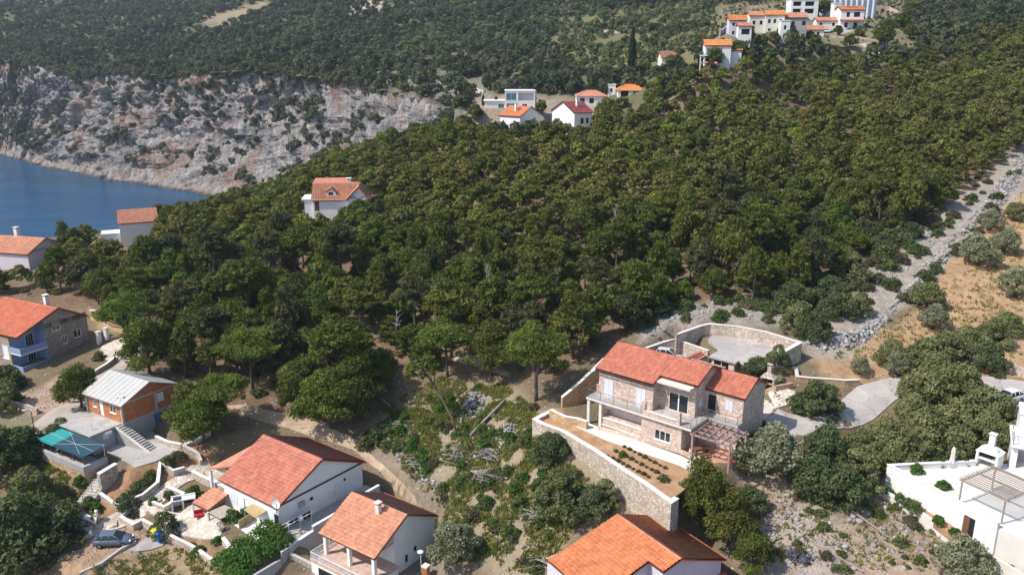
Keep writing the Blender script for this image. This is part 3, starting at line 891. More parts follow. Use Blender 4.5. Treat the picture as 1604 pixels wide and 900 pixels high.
# ------------------------------------------------------------------ building kit
def corner_frame(x0, y0, x1, y1):
    return {'front': ((x0, y0), (1, 0), (0, -1), x1 - x0), 'right': ((x1, y0), (0, 1), (1, 0), y1 - y0),
            'back': ((x1, y1), (-1, 0), (0, 1), x1 - x0), 'left': ((x0, y1), (0, -1), (-1, 0), y1 - y0)}
def fp(fr, u, z, d):
    o, ux, n, L = fr
    return (o[0] + ux[0] * u + n[0] * d, o[1] + ux[1] * u + n[1] * d, z)
def fbox(mb, fr, u0, u1, z0, z1, d0, d1):
    P = [fp(fr, u, z, d) for z in (z0, z1) for u, d in ((u0, d1), (u1, d1), (u1, d0), (u0, d0))]
    mb.add(P, [(3, 2, 1, 0), (4, 5, 6, 7), (0, 1, 5, 4), (1, 2, 6, 5), (2, 3, 7, 6), (3, 0, 4, 7)])
def wall_panel(mb, fr, z0, z1, ops, deep=0.16):
    L = fr[3]
    us = sorted({0, L, *[o[0] for o in ops], *[o[0] + o[2] for o in ops]})
    zs = sorted({z0, z1, *[o[1] for o in ops], *[o[1] + o[3] for o in ops]})
    for a, b in zip(us, us[1:]):
        for c, d in zip(zs, zs[1:]):
            um, zm = (a + b) / 2, (c + d) / 2
            if any(o[0] < um < o[0] + o[2] and o[1] < zm < o[1] + o[3] for o in ops):
                continue
            mb.poly(fp(fr, a, c, 0), fp(fr, b, c, 0), fp(fr, b, d, 0), fp(fr, a, d, 0))
    for o in ops:
        u, z, w, h = o[:4]
        dp = deep if o[4] != 'porch' else o[5]
        q = [(u, z), (u + w, z), (u + w, z + h), (u, z + h)]
        for i in range(4):
            (a, b), (c, d) = q[i], q[(i + 1) % 4]
            mb.poly(fp(fr, a, b, 0), fp(fr, c, d, 0), fp(fr, c, d, -dp), fp(fr, a, b, -dp))
def fit_opening(root, fr, o):
    u, z, w, h, k = o[:5]
    if k == 'porch':
        m = MB(); fbox(m, fr, u, u + w, z, z + h, -o[5] - 0.1, -o[5]); m.build('recess_wall', G[o[6]], root)
        return
    if k in ('win', 'win2', 'win3', 'slide', 'teal', 'blind', 'brownwin'):
        t = 0.07
        m = MB()
        d0, d1 = -0.12, -0.02
        fbox(m, fr, u, u + t, z, z + h, d0, d1); fbox(m, fr, u + w - t, u + w, z, z + h, d0, d1)
        fbox(m, fr, u + t, u + w - t, z, z + t, d0, d1 + 0.003); fbox(m, fr, u + t, u + w - t, z + h - t, z + h, d0, d1 + 0.003)
        nm = {'win': 1, 'win2': 1, 'win3': 2, 'slide': 1, 'teal': 1}.get(k, 0)
        for i in range(nm):
            c = u + w * (i + 1) / (nm + 1)
            tt = 0.07 if k == 'slide' else 0.035
            fbox(m, fr, c - tt, c + tt, z + t, z + h - t, d0, d1 - 0.005)
        f = m.build('window', G['brownwood' if k == 'brownwin' else 'whitepaint'], root)
        p = MB(); fbox(p, fr, u + t, u + w - t, z + t, z + h - t, d0 - 0.03, -0.08)
        p.build('pane', G['glassteal' if k == 'teal' else 'shutter' if k == 'blind' else 'glass'], f)
        s = MB(); fbox(s, fr, u - 0.06, u + w + 0.06, z - 0.07, z - 0.005, -0.02, 0.09)
        if k in ('win', 'win2', 'win3', 'blind', 'teal'):
            s.build('sill', G['whitepaint'], f)
    elif k in ('shut', 'brownshut'):
        m = MB(); fbox(m, fr, u + 0.01, u + w - 0.01, z + 0.01, z + h - 0.01, -0.15, -0.08)
        f = m.build('window', G['shutter' if k == 'shut' else 'brownwood'], root)
        for i in range(2):
            a = u + 0.03 + i * (w / 2 - 0.015)
            b = a + w / 2 - 0.045
            s = MB()
            fbox(s, fr, a, a + 0.06, z + .02, z + h - .02, -0.08, 0.035); fbox(s, fr, b - 0.06, b, z + .02, z + h - .02, -0.08, 0.035)
            nsl = max(4, int(h / 0.13))
            for q in range(nsl):
                zz = z + 0.03 + (h - 0.06) * q / nsl
                fbox(s, fr, a + 0.06, b - 0.06, zz, zz + (h / nsl) * 0.72, -0.075, 0.02)
            s.build('shutter', G['shutter' if k == 'shut' else 'brownwood'], f)
    elif k in ('door', 'bluedoor', 'browndoor', 'darkdoor', 'garage', 'tealdoor'):
        col = {'door': 'whitepaint', 'bluedoor': 'bluedoor', 'browndoor': 'brownwood', 'darkdoor': 'glass', 'garage': 'dark', 'tealdoor': 'glassteal'}[k]
        m = MB()
        fbox(m, fr, u, u + w, z, z + h, -0.2, -0.10)
        if k in ('door', 'browndoor'):
            for q in (0.15, 0.55):
                fbox(m, fr, u + w * .18, u + w * .82, z + h * q, z + h * (q + .32), -0.10, -0.08)
        f = m.build('door', G[col], root)
        if k in ('door', 'browndoor', 'bluedoor'):
            s = MB(); fbox(s, fr, u + w * .85, u + w * .92, z + h * .47, z + h * .51, -0.1, -0.03); s.build('handle', G['darkmetal'], f)
    elif k == 'dark':
        m = MB(); fbox(m, fr, u, u + w, z, z + h, -0.2, -0.13); m.build('window', G['dark'], root)
def walls(root, x0, y0, x1, y1, z0, z1, m, ops=None, peak=None, name='wall', top=True, axis='x', peakpos=0.5):
    """four walls with real openings; peak = ridge height closes the two gables"""
    ops = ops or {}
    mb = MB()
    F_ = corner_frame(x0, y0, x1, y1)
    for s, fr in F_.items():
        wall_panel(mb, fr, z0, z1, ops.get(s, []))
    if peak:
        if axis == 'x':
            yp = y0 + (y1 - y0) * peakpos
            mb.poly((x1, y0, z1), (x1, y1, z1), (x1, yp, peak)); mb.poly((x0, y1, z1), (x0, y0, z1), (x0, yp, peak))
        else:
            xp = x0 + (x1 - x0) * peakpos
            mb.poly((x0, y0, z1), (x1, y0, z1), (xp, y0, peak)); mb.poly((x1, y1, z1), (x0, y1, z1), (xp, y1, peak))
    elif top:
        mb.poly((x0, y0, z1), (x1, y0, z1), (x1, y1, z1), (x0, y1, z1))
    o = mb.build(name, m, root)
    for s, fr in F_.items():
        for op in ops.get(s, []):
            fit_opening(root, fr, op)
    return o
def roof_sheet(name, P0, U, S, m, parent, pitch=0.28, row=0.42, thick=0.14, amp=0.08):
    """a tiled slope: P0 at the ridge, U along the ridge, S down the slope"""
    P0, U, S = np.array(P0, float), np.array(U, float), np.array(S, float)
    LU, LS = np.linalg.norm(U), np.linalg.norm(S)
    N = np.cross(U, S); N /= np.linalg.norm(N)
    if N[2] < 0: N = -N
    if pitch:
        nu, nr = max(2, round(LU / pitch)), max(2, round(LS / row))
        us = np.concatenate([(np.arange(nu)[:, None] + np.array([0, .25, .5, .75])[None]).ravel(), [nu]]) / nu
        hu = amp * 0.5 * (1 + np.cos(np.linspace(0, 2 * np.pi * nu, len(us))))
        ss = np.stack([np.arange(nr) + 0.0, np.arange(nr) + 0.97], 1).ravel() / nr
        hs = np.tile([0.0, 0.10], nr)
        UU, SS = np.meshgrid(us, ss)
        V = P0 + UU[..., None] * U + SS[..., None] * S + (hu[None, :] + hs[:, None])[..., None] * N
        rowt = np.tile([.94, 1.22], nr); colt = np.concatenate([np.tile([1.16, 1.0, .93, 1.0], nu), [1.16]])  # course edges and crests tinted pale, troughs dark: relief light put into colour
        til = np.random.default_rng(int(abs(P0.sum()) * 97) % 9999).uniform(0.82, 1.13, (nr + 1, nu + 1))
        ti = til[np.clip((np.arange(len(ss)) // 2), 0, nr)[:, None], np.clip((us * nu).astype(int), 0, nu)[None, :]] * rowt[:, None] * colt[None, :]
        R, C = UU.shape
        i_ = np.arange(R * C).reshape(R, C)
        F = np.stack([i_[:-1, :-1], i_[:-1, 1:], i_[1:, 1:], i_[1:, :-1]], -1).reshape(-1, 4)
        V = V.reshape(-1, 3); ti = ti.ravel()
    else:
        V = np.array([P0, P0 + U, P0 + U + S, P0 + S]); F = np.array([[0, 1, 2, 3]]); ti = np.ones(4)
    n = len(V)
    b = [P0 - N * thick, P0 + U - N * thick, P0 + U + S - N * thick, P0 + S - N * thick]
    e = -0.002 if not pitch else 0.0
    t = [P0 + N * e, P0 + U + N * e, P0 + U + S + N * e, P0 + S + N * e]
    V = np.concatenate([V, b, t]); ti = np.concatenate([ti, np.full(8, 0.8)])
    F2 = [[n + 3, n + 2, n + 1, n]] + [[n + i, n + (i + 1) % 4, n + 4 + (i + 1) % 4, n + 4 + i] for i in range(4)]
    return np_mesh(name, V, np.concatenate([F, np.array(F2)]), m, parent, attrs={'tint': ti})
def ridge_cap(a, b, m, parent, r=0.13, step=0.4):
    a, b = np.array(a, float), np.array(b, float)
    L = np.linalg.norm(b - a); n = max(1, round(L / step)); d = (b - a) / L
    side = np.cross(d, (0, 0, 1.0)); side /= np.linalg.norm(side); up = np.cross(side, d)
    V, F, T = [], [], []
    rg = np.random.default_rng(int(L * 100))
    for i in range(n):
        t = rg.uniform(0.85, 1.25)
        k = len(V)
        for s, rr in ((i / n, r), ((i + 1) / n, r * 0.86)):
            p = a + d * L * s
            for q in range(6):
                an = math.pi * q / 5
                V.append(p + side * rr * math.cos(an) + up * rr * math.sin(an) * 0.9); T.append(t)
        F += [[k + q, k + q + 1, k + 7 + q, k + 6 + q] for q in range(5)]
    return np_mesh('ridge_cap', V, F, m, parent, attrs={'tint': np.array(T)})
def gable_roof(root, x0, y0, x1, y1, ze, zr, m, over=0.35, tiles=True, axis='x', peakpos=0.5, thick=0.14, cap=True, pitch=0.28):
    pt = pitch if tiles else None
    if axis == 'x':
        yp = y0 + (y1 - y0) * peakpos
        s1 = (zr - ze) / (yp - y0); s2 = (zr - ze) / (y1 - yp)
        U = (x1 - x0 + 2 * over, 0, 0)
        P = (x0 - over, yp, zr + thick)
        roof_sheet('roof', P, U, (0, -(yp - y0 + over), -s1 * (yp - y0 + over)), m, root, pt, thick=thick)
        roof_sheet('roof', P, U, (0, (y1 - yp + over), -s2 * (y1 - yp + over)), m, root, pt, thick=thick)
        if cap: ridge_cap(P, np.array(P) + U, m, root)
    else:
        xp = x0 + (x1 - x0) * peakpos
        s1 = (zr - ze) / (xp - x0); s2 = (zr - ze) / (x1 - xp)
        U = (0, y1 - y0 + 2 * over, 0)
        P = (xp, y0 - over, zr + thick)
        roof_sheet('roof', P, U, (-(xp - x0 + over), 0, -s1 * (xp - x0 + over)), m, root, pt, thick=thick)
        roof_sheet('roof', P, U, ((x1 - xp + over), 0, -s2 * (x1 - xp + over)), m, root, pt, thick=thick)
        if cap: ridge_cap(P, np.array(P) + U, m, root)
def hip_roof(root, x0, y0, x1, y1, ze, zr, m, over=0.4):
    x0, y0, x1, y1 = x0 - over, y0 - over, x1 + over, y1 + over
    c = min(x1 - x0, y1 - y0) / 2
    if x1 - x0 >= y1 - y0: r0, r1 = (x0 + c, y0 + c, zr), (x1 - c, y0 + c, zr)
    else: r0, r1 = (x0 + c, y0 + c, zr), (x0 + c, y1 - c, zr)
    V = [(x0, y0, ze), (x1, y0, ze), (x1, y1, ze), (x0, y1, ze), r0, r1]
    if x1 - x0 >= y1 - y0: Fs = [(0, 1, 5, 4), (1, 2, 5), (2, 3, 4, 5), (3, 0, 4)]
    else: Fs = [(0, 1, 4), (1, 2, 5, 4), (2, 3, 5), (3, 0, 4, 5)]
    mb = MB(); mb.add(V, Fs); mb.box(x0, y0, ze - 0.15, x1, y1, ze - 0.004)
    o = mb.build('roof', m, root)
    a = o.data.attributes.new('tint', 'FLOAT_COLOR', 'POINT'); a.data.foreach_set('color', [1.0] * 4 * len(o.data.vertices))
    for p, q in ((V[0], r0), (V[1], r1), (V[2], r1), (V[3], r0), (r0, r1)):
        if np.linalg.norm(np.array(p) - np.array(q)) > 0.3: ridge_cap(p, q, m, root)
def chimney(root, x, y, z0, z1, w=0.5, m=None, capm=None):
    mb = MB(); mb.box(x - w / 2, y - w / 2, z0, x + w / 2, y + w / 2, z1)
    o = mb.build('chimney', m or G['white'], root)
    c = MB(); c.box(x - w * .42, y - w * .42, z1 + .002, x + w * .42, y + w * .42, z1 + .2); c.build('flue', G['dark'], o)
    k = MB(); k.box(x - w * .65, y - w * .65, z1 + .2, x + w * .65, y + w * .65, z1 + .3); k.build('chimney_cap', capm or G['white'], o)
def railing(root, pts, h=0.95, m=None, step=1.3, bars=0.0, glass=False, name='railing'):
    m = m or G['metal']
    mb = MB()
    for a, b in zip(pts, pts[1:]):
        a, b = Vector(a), Vector(b)
        n = max(1, round((b - a).length / step))
        mb.beam(a + Vector((0, 0, h)), b + Vector((0, 0, h)), 0.05, 0.05)
        mb.beam(a + Vector((0, 0, h * .5)), b + Vector((0, 0, h * .5)), 0.02, 0.02)
        mb.beam(a + Vector((0, 0, h * .12)), b + Vector((0, 0, h * .12)), 0.03, 0.03)
        for i in range(n + 1):
            p = a.lerp(b, i / n); mb.beam(p, p + Vector((0, 0, h)), 0.045, 0.045)
        if bars:
            k = round((b - a).length / bars)
            for i in range(k):
                p = a.lerp(b, (i + .5) / k); mb.beam(p + Vector((0, 0, h * .1)), p + Vector((0, 0, h)), 0.025, 0.025)
    return mb.build(name, m, root)
def stairs(root, x0, y0, z0, dx, dy, w, n, rise, run, m, name='step', white=None):
    """n steps going down along (dx, dy); each step a part; w is across"""
    px_, py_ = -dy, dx
    for i in range(n):
        mb = MB()
        a = i * run
        P = [(x0 + dx * a + px_ * s, y0 + dy * a + py_ * s) for s in (0, w)] + [(x0 + dx * (a + run + .02) + px_ * s, y0 + dy * (a + run + .02) + py_ * s) for s in (w, 0)]
        zt, zb = z0 - rise * (i + 1), z0 - rise * (n + 2)
        mb.add([(*p, zb) for p in P] + [(*p, zt) for p in P], [(3, 2, 1, 0), (4, 5, 6, 7), (0, 1, 5, 4), (1, 2, 6, 5), (2, 3, 7, 6), (3, 0, 4, 7)])
        mb.build(name, m, root)
def house_root(name, label, cat, P, yaw, group=None):
    return thing(name, label, cat, tuple(P), yaw, group)
def frame_of(a, b, z):
    """origin and turn of a front edge seen from photo point a to b at height z"""
    A, B = pz(*a, z), pz(*b, z)
    d = B - A
    return A, math.atan2(d[1], d[0]), float(np.linalg.norm(d[:2]))
def local(root_loc, yaw, P):
    d = np.array(P[:2]) - np.array(root_loc[:2])
    return d[0] * math.cos(yaw) + d[1] * math.sin(yaw), -d[0] * math.sin(yaw) + d[1] * math.cos(yaw)

# ------------------------------------------------------------------ garden and field walls
def line_wall(name, label, cat, pts, m, h=0.8, w=0.35, tops=None, cap=None, below=1.2, step=1.6, world=False, group=None, capw=0.06):
    P = [np.array(p[:2], float) if world else (pz(p[0], p[1], p[2])[:2] if len(p) > 2 else hit(*p)[:2]) for p in pts]
    tz = [p[2] for p in pts] if (tops is None and len(pts[0]) > 2) else tops
    Q, Z = [], []
    for i in range(len(P) - 1):
        n = max(1, int(np.linalg.norm(P[i + 1] - P[i]) / step))
        for j in range(n):
            t = j / n
            Q.append(P[i] * (1 - t) + P[i + 1] * t)
            Z.append(None if tz is None else tz[i] * (1 - t) + tz[i + 1] * t)
    Q.append(P[-1]); Z.append(None if tz is None else tz[-1])
    gz = [float(H(*q)) for q in Q]
    Z = [g + h if z is None else z for g, z in zip(gz, Z)]
    root = thing(name, label, cat, (Q[0][0], Q[0][1], gz[0]), 0, group)
    o0 = np.array([Q[0][0], Q[0][1], gz[0]])
    def strip(hw, zt, zb, nm, mat):
        Lp, Rp = [], []
        for i, q in enumerate(Q):
            d1 = Q[min(i + 1, len(Q) - 1)] - Q[max(i, 0)] if i < len(Q) - 1 else Q[i] - Q[i - 1]
            d0 = Q[i] - Q[i - 1] if i > 0 else d1
            d1, d0 = d1 / np.linalg.norm(d1), d0 / np.linalg.norm(d0)
            t = d0 + d1
            t = t / (np.linalg.norm(t) + 1e-9)
            nrm = np.array([-t[1], t[0]])
            k = hw / max(0.5, abs(nrm @ np.array([-d1[1], d1[0]])))
            Lp.append(q + nrm * k); Rp.append(q - nrm * k)
        V, Fs = [], []
        for i in range(len(Q)):
            V += [(*Lp[i], zb[i]), (*Rp[i], zb[i]), (*Rp[i], zt[i]), (*Lp[i], zt[i])]
        for i in range(len(Q) - 1):
            a, b = 4 * i, 4 * i + 4
            Fs += [(a + 3, a + 2, b + 2, b + 3), (a + 2, a + 1, b + 1, b + 2), (a, a + 3, b + 3, b), (a + 1, a, b, b + 1)]
        e = 4 * (len(Q) - 1)
        Fs += [(0, 1, 2, 3), (e + 3, e + 2, e + 1, e)]
        mb = MB(); mb.add([np.array(v) - o0 for v in V], Fs)
        return mb.build(nm, mat, root)
    zb = [min(g, z) - below for g, z in zip(gz, Z)]
    strip(w / 2, Z, zb, 'wall', m)
    if cap:
        strip(w / 2 + 0.05, [z + capw for z in Z], [z + 0.002 for z in Z], 'coping', cap)
    return root

_ico = bmesh.new(); bmesh.ops.create_icosphere(_ico, subdivisions=1, radius=1)
ICO_V = np.array([v.co[:] for v in _ico.verts]); ICO_F = np.array([[v.index for v in f.verts] for f in _ico.faces]); _ico.free()
def rocks(name, regions, sizes, m=None, seed=1, sink=0.3, slab=False, parent=None, lift=None):
    """many loose stones as one mass; regions = [(outline, count)]"""
    rg = np.random.default_rng(seed)
    Vs, Ts = [], []
    for poly, cnt in regions:
        b = np.array([hit(*p)[:2] for p in poly])
        X, Y = rg.uniform(b[:, 0].min(), b[:, 0].max(), cnt * 8), rg.uniform(b[:, 1].min(), b[:, 1].max(), cnt * 8)
        ok = inpoly(X, Y, b)
        X, Y = X[ok][:cnt], Y[ok][:cnt]
        k = len(X)
        s = sizes[0] * (sizes[1] / sizes[0]) ** (rg.random(k) ** 2)
        v = ICO_V[None] * (1 + rg.normal(0, 0.16, (k, len(ICO_V), 1))) * rg.uniform(0.6, 1.25, (k, 1, 3)) * np.array([1, 1, 0.45 if slab else 0.72]) * s[:, None, None]
        Z = H(X, Y) + s * 0.72 - sink * s * 2
        if lift:
            pk = polydist(X, Y, b)
            Z = Z + lift * np.clip(pk / pk.max(), 0, 1) * rg.uniform(.3, 1, k)
        Vs.append((v + np.stack([X, Y, Z], 1)[:, None]).reshape(-1, 3))
        Ts.append(np.repeat(rg.uniform(0.7, 1.3, k), len(ICO_V)))
    tot = sum(len(v) for v in Vs) // len(ICO_V)
    Fs = [(ICO_F[None] + (np.arange(tot) * len(ICO_V))[:, None, None]).reshape(-1, 3)]
    o = np_mesh(name, np.concatenate(Vs), np.concatenate(Fs), m or G['rock'], parent, attrs={'tint': np.concatenate(Ts)})
    return tag(o, kind='stuff')

# ------------------------------------------------------------------ plants
def leaves(rg, C, N, size, tint, elong=1.0, wid=.75):
    n = len(C)
    N = N / (np.linalg.norm(N, axis=1)[:, None] + 1e-9)
    A = np.cross(N, rg.normal(size=(n, 3))); A /= np.linalg.norm(A, axis=1)[:, None] + 1e-9
    B = np.cross(N, A)
    s = size * rg.uniform(0.6, 1.35, (n, 1))
    V = np.stack([C + A * s * elong, C - A * s * 0.5 * elong + B * s * wid, C - A * s * 0.5 * elong - B * s * wid], 1).reshape(-1, 3)
    return V, np.arange(3 * n).reshape(n, 3), np.repeat(tint, 3)
def crown(seed, blobs, dens, size, jit=0.75, low=0.35, tvar=0.22, elong=1.0, wid=.75, fuzz=(.66, 1.14)):
    """many small leaf faces spread over a set of clumps"""
    rg = np.random.default_rng(seed)
    B = np.array(blobs, float)
    Cs, Ns, Ts = [], [], []
    for i, (cx, cy, cz, rx, ry, rz) in enumerate(B):
        area = 4 * math.pi * ((rx * ry) ** 1.6 / 3 + (rx * rz) ** 1.6 / 3 + (ry * rz) ** 1.6 / 3) ** (1 / 1.6)
        n = max(6, int(area * dens))
        d = rg.normal(size=(n, 3)); d /= np.linalg.norm(d, axis=1)[:, None]
        d = d[(d[:, 2] > -0.25) | (rg.random(len(d)) < low)]
        r = rg.uniform(*fuzz, (len(d), 1))
        p = np.array([cx, cy, cz]) + d * r * np.array([rx, ry, rz])
        ok = np.ones(len(p), bool)
        for j, b in enumerate(B):
            if j != i:
                ok &= (((p - b[:3]) / (b[3:] * 0.72)) ** 2).sum(1) > 1
        p, d = p[ok], d[ok]
        Cs.append(p); Ns.append(d / np.array([rx, ry, rz]) * rz + rg.normal(0, jit * 0.8, d.shape) + np.array([0, 0, 0.2]))
        Ts.append(np.full(len(p), rg.uniform(1 - tvar, 1 + tvar)) * rg.uniform(0.85, 1.15, len(p)))
    return leaves(rg, np.concatenate(Cs), np.concatenate(Ns), size, np.concatenate(Ts), elong, wid)
def pine_blobs(rg, h, r, n, base=0.4, flat=0.62, dome=1.0):
    """needle clumps at the ends of the limbs: uneven, with holes between"""
    out = []
    ex, ey = rg.uniform(.8, 1.2), rg.uniform(.8, 1.2)
    for i in range(n):
        a = i * 2.4 + rg.uniform(-0.7, 0.7)
        q = math.sqrt((i + 0.4) / n) * rg.uniform(.8, 1.08)
        rr = r * 0.86 * q
        z = h * (base + (1 - base) * (1 - 0.8 * dome * q ** 1.6) * rg.uniform(0.62, 1.0)) - r * 0.1
        s = r * rg.uniform(0.17, 0.34) * (1.12 - 0.3 * q)
        out.append((rr * math.cos(a) * ex, rr * math.sin(a) * ey, z, s * rg.uniform(.85, 1.35), s * rg.uniform(.85, 1.35), s * flat * rg.uniform(.8, 1.25)))
    for i in range(n // 3):
        a = rg.uniform(0, 6.28); rr = r * rg.uniform(0.15, 0.85)
        s = r * rg.uniform(0.13, 0.24)
        out.append((rr * math.cos(a), rr * math.sin(a), h * (base + (1 - base) * rg.uniform(-.05, 0.45)), s, s, s * flat))
    return out
def pine_trunk(rg, h, r, blobs, base, thick=0.2, lean=(0, 0)):
    mb = MB()
    top = h * 0.86
    pts = [(lean[0] * t * h + 0.15 * math.sin(3 * t + 1), lean[1] * t * h + 0.15 * math.sin(4 * t), t * top - 0.4) for t in np.linspace(0, 1, 6)]
    mb.tube(pts, [thick * (1 - 0.75 * t) for t in np.linspace(0, 1, 6)], 7)
    for b in blobs[::2]:
        t0 = min(0.85, max(0.25, (b[2] - 0.25 * r) / top - 0.12))
        p0 = Vector((lean[0] * t0 * h + 0.15 * math.sin(3 * t0 + 1), lean[1] * t0 * h + 0.15 * math.sin(4 * t0), t0 * top - 0.4))
        p1 = Vector(b[:3])
        mid = p0.lerp(p1, 0.55) + Vector((0, 0, -0.12 * r))
        mb.tube([p0, mid, p1], [thick * 0.42, thick * 0.28, thick * 0.1], 5, False)
    return mb
def make_tree(name, label, cat, seed, kind, h, r, lm, bm='bark', group=None, leafsize=0.36, dens=11, lean=(0, 0)):
    rg = np.random.default_rng(seed)
    root = thing(name, label, cat, (0, 0, 0), 0, group)
    if kind == 'pine':
        B = pine_blobs(rg, h, r, 30, 0.30, 0.72)
    elif kind == 'umbrella':
        B = pine_blobs(rg, h, r, 30, 0.54, 0.5, 0.8)
    elif kind == 'tall':
        B = pine_blobs(rg, h, r, 30, 0.2, 0.9, 1.0)
    else:   # olives with open crowns, ragged broadleaf bushes leafy to the ground
        B = []
        ol = kind == 'olive'
        n = 24
        ex, ey = rg.uniform(.8, 1.2), rg.uniform(.8, 1.2)
        for i in range(n):
            a = i * 2.4 + rg.uniform(-.6, .6); q = math.sqrt((i + .3) / n) * rg.uniform(.75, 1.12)
            s = r * rg.uniform(.17, .38) * (1.1 - .25 * q)
            z = h * (0.42 + 0.5 * (1 - q ** 2) * rg.uniform(.6, 1.1)) if ol else h * (0.22 + 0.62 * (1 - q ** 2) * rg.uniform(.55, 1.15))
            B.append((r * .85 * q * math.cos(a) * ex, r * .85 * q * math.sin(a) * ey, max(z, s * .5), s * rg.uniform(.8, 1.3), s * rg.uniform(.8, 1.3), s * rg.uniform(.65, 1.0)))
        for i in range(9):
            a = i * .7 + rg.uniform(-.35, .35); s = r * rg.uniform(.15, .32); q = rg.uniform(.55, .95)
            B.append((r * q * math.cos(a), r * q * math.sin(a), h * rg.uniform(.3, .42) if ol else h * rg.uniform(.08, .25), s, s, s * .75))
    if lean != (0, 0):
        B = [(b[0] + lean[0] * b[2], b[1] + lean[1] * b[2], *b[2:]) for b in B]
    if kind in ('pine', 'umbrella', 'tall'):
        pine_trunk(rg, h, r, B, 0.4, 0.05 + 0.022 * h, lean).build('trunk', G[bm], root, True)
    else:
        mb = MB()
        for k in range(3 if kind == 'olive' else 2):
            a = k * 2.1 + 0.5
            e = (r * .35 * math.cos(a), r * .35 * math.sin(a), h * .55)
            mb.tube([(0.1 * math.cos(a), 0.1 * math.sin(a), -.3), (e[0] * .4, e[1] * .4, h * .25), e], [0.06 + .03 * h, .05 + .018 * h, .03], 6)
        mb.build('trunk', G[bm], root, True)
    V, F, T = crown(seed + 1, B, dens, leafsize, 1.2, .35, .28, 1.5, .5, (.5, 1.32)) if kind in ('pine', 'umbrella', 'tall') else crown(seed + 1, B, dens, leafsize, 1.0, .5, .26)
    np_mesh('crown', V, F, G[lm], root, attrs={'tint': T})
    return root
def joined_trees(name, items, protos, m, label_kind='stuff', trunkless=True, seed=5):
    """a far-off mass of trees as one mesh: items = (x, y, z, scale, tint)"""
    rg = np.random.default_rng(seed)
    Vs, Fs, Ts, n = [], [], [], 0
    for x, y, z, s, t in items:
        V, F, T = protos[rg.integers(len(protos))]
        an = rg.uniform(0, 6.28); c, q = math.cos(an), math.sin(an)
        Vs.append((V * s * np.array([1, 1, rg.uniform(.85, 1.15)])) @ np.array([[c, q, 0], [-q, c, 0], [0, 0, 1]]) + [x, y, z])
        Fs.append(F + n); n += len(V)
        t = np.array(t, float)
        Ts.append(T[:, None] * (t[None, :] if t.ndim else t))
    o = np_mesh(name, np.concatenate(Vs), np.concatenate(Fs), m, attrs={'tint': np.concatenate(Ts)})
    return tag(o, kind=label_kind)
def hexfree(x, y, taken, d):
    return all((x - a) ** 2 + (y - b) ** 2 > d * d for a, b in taken)

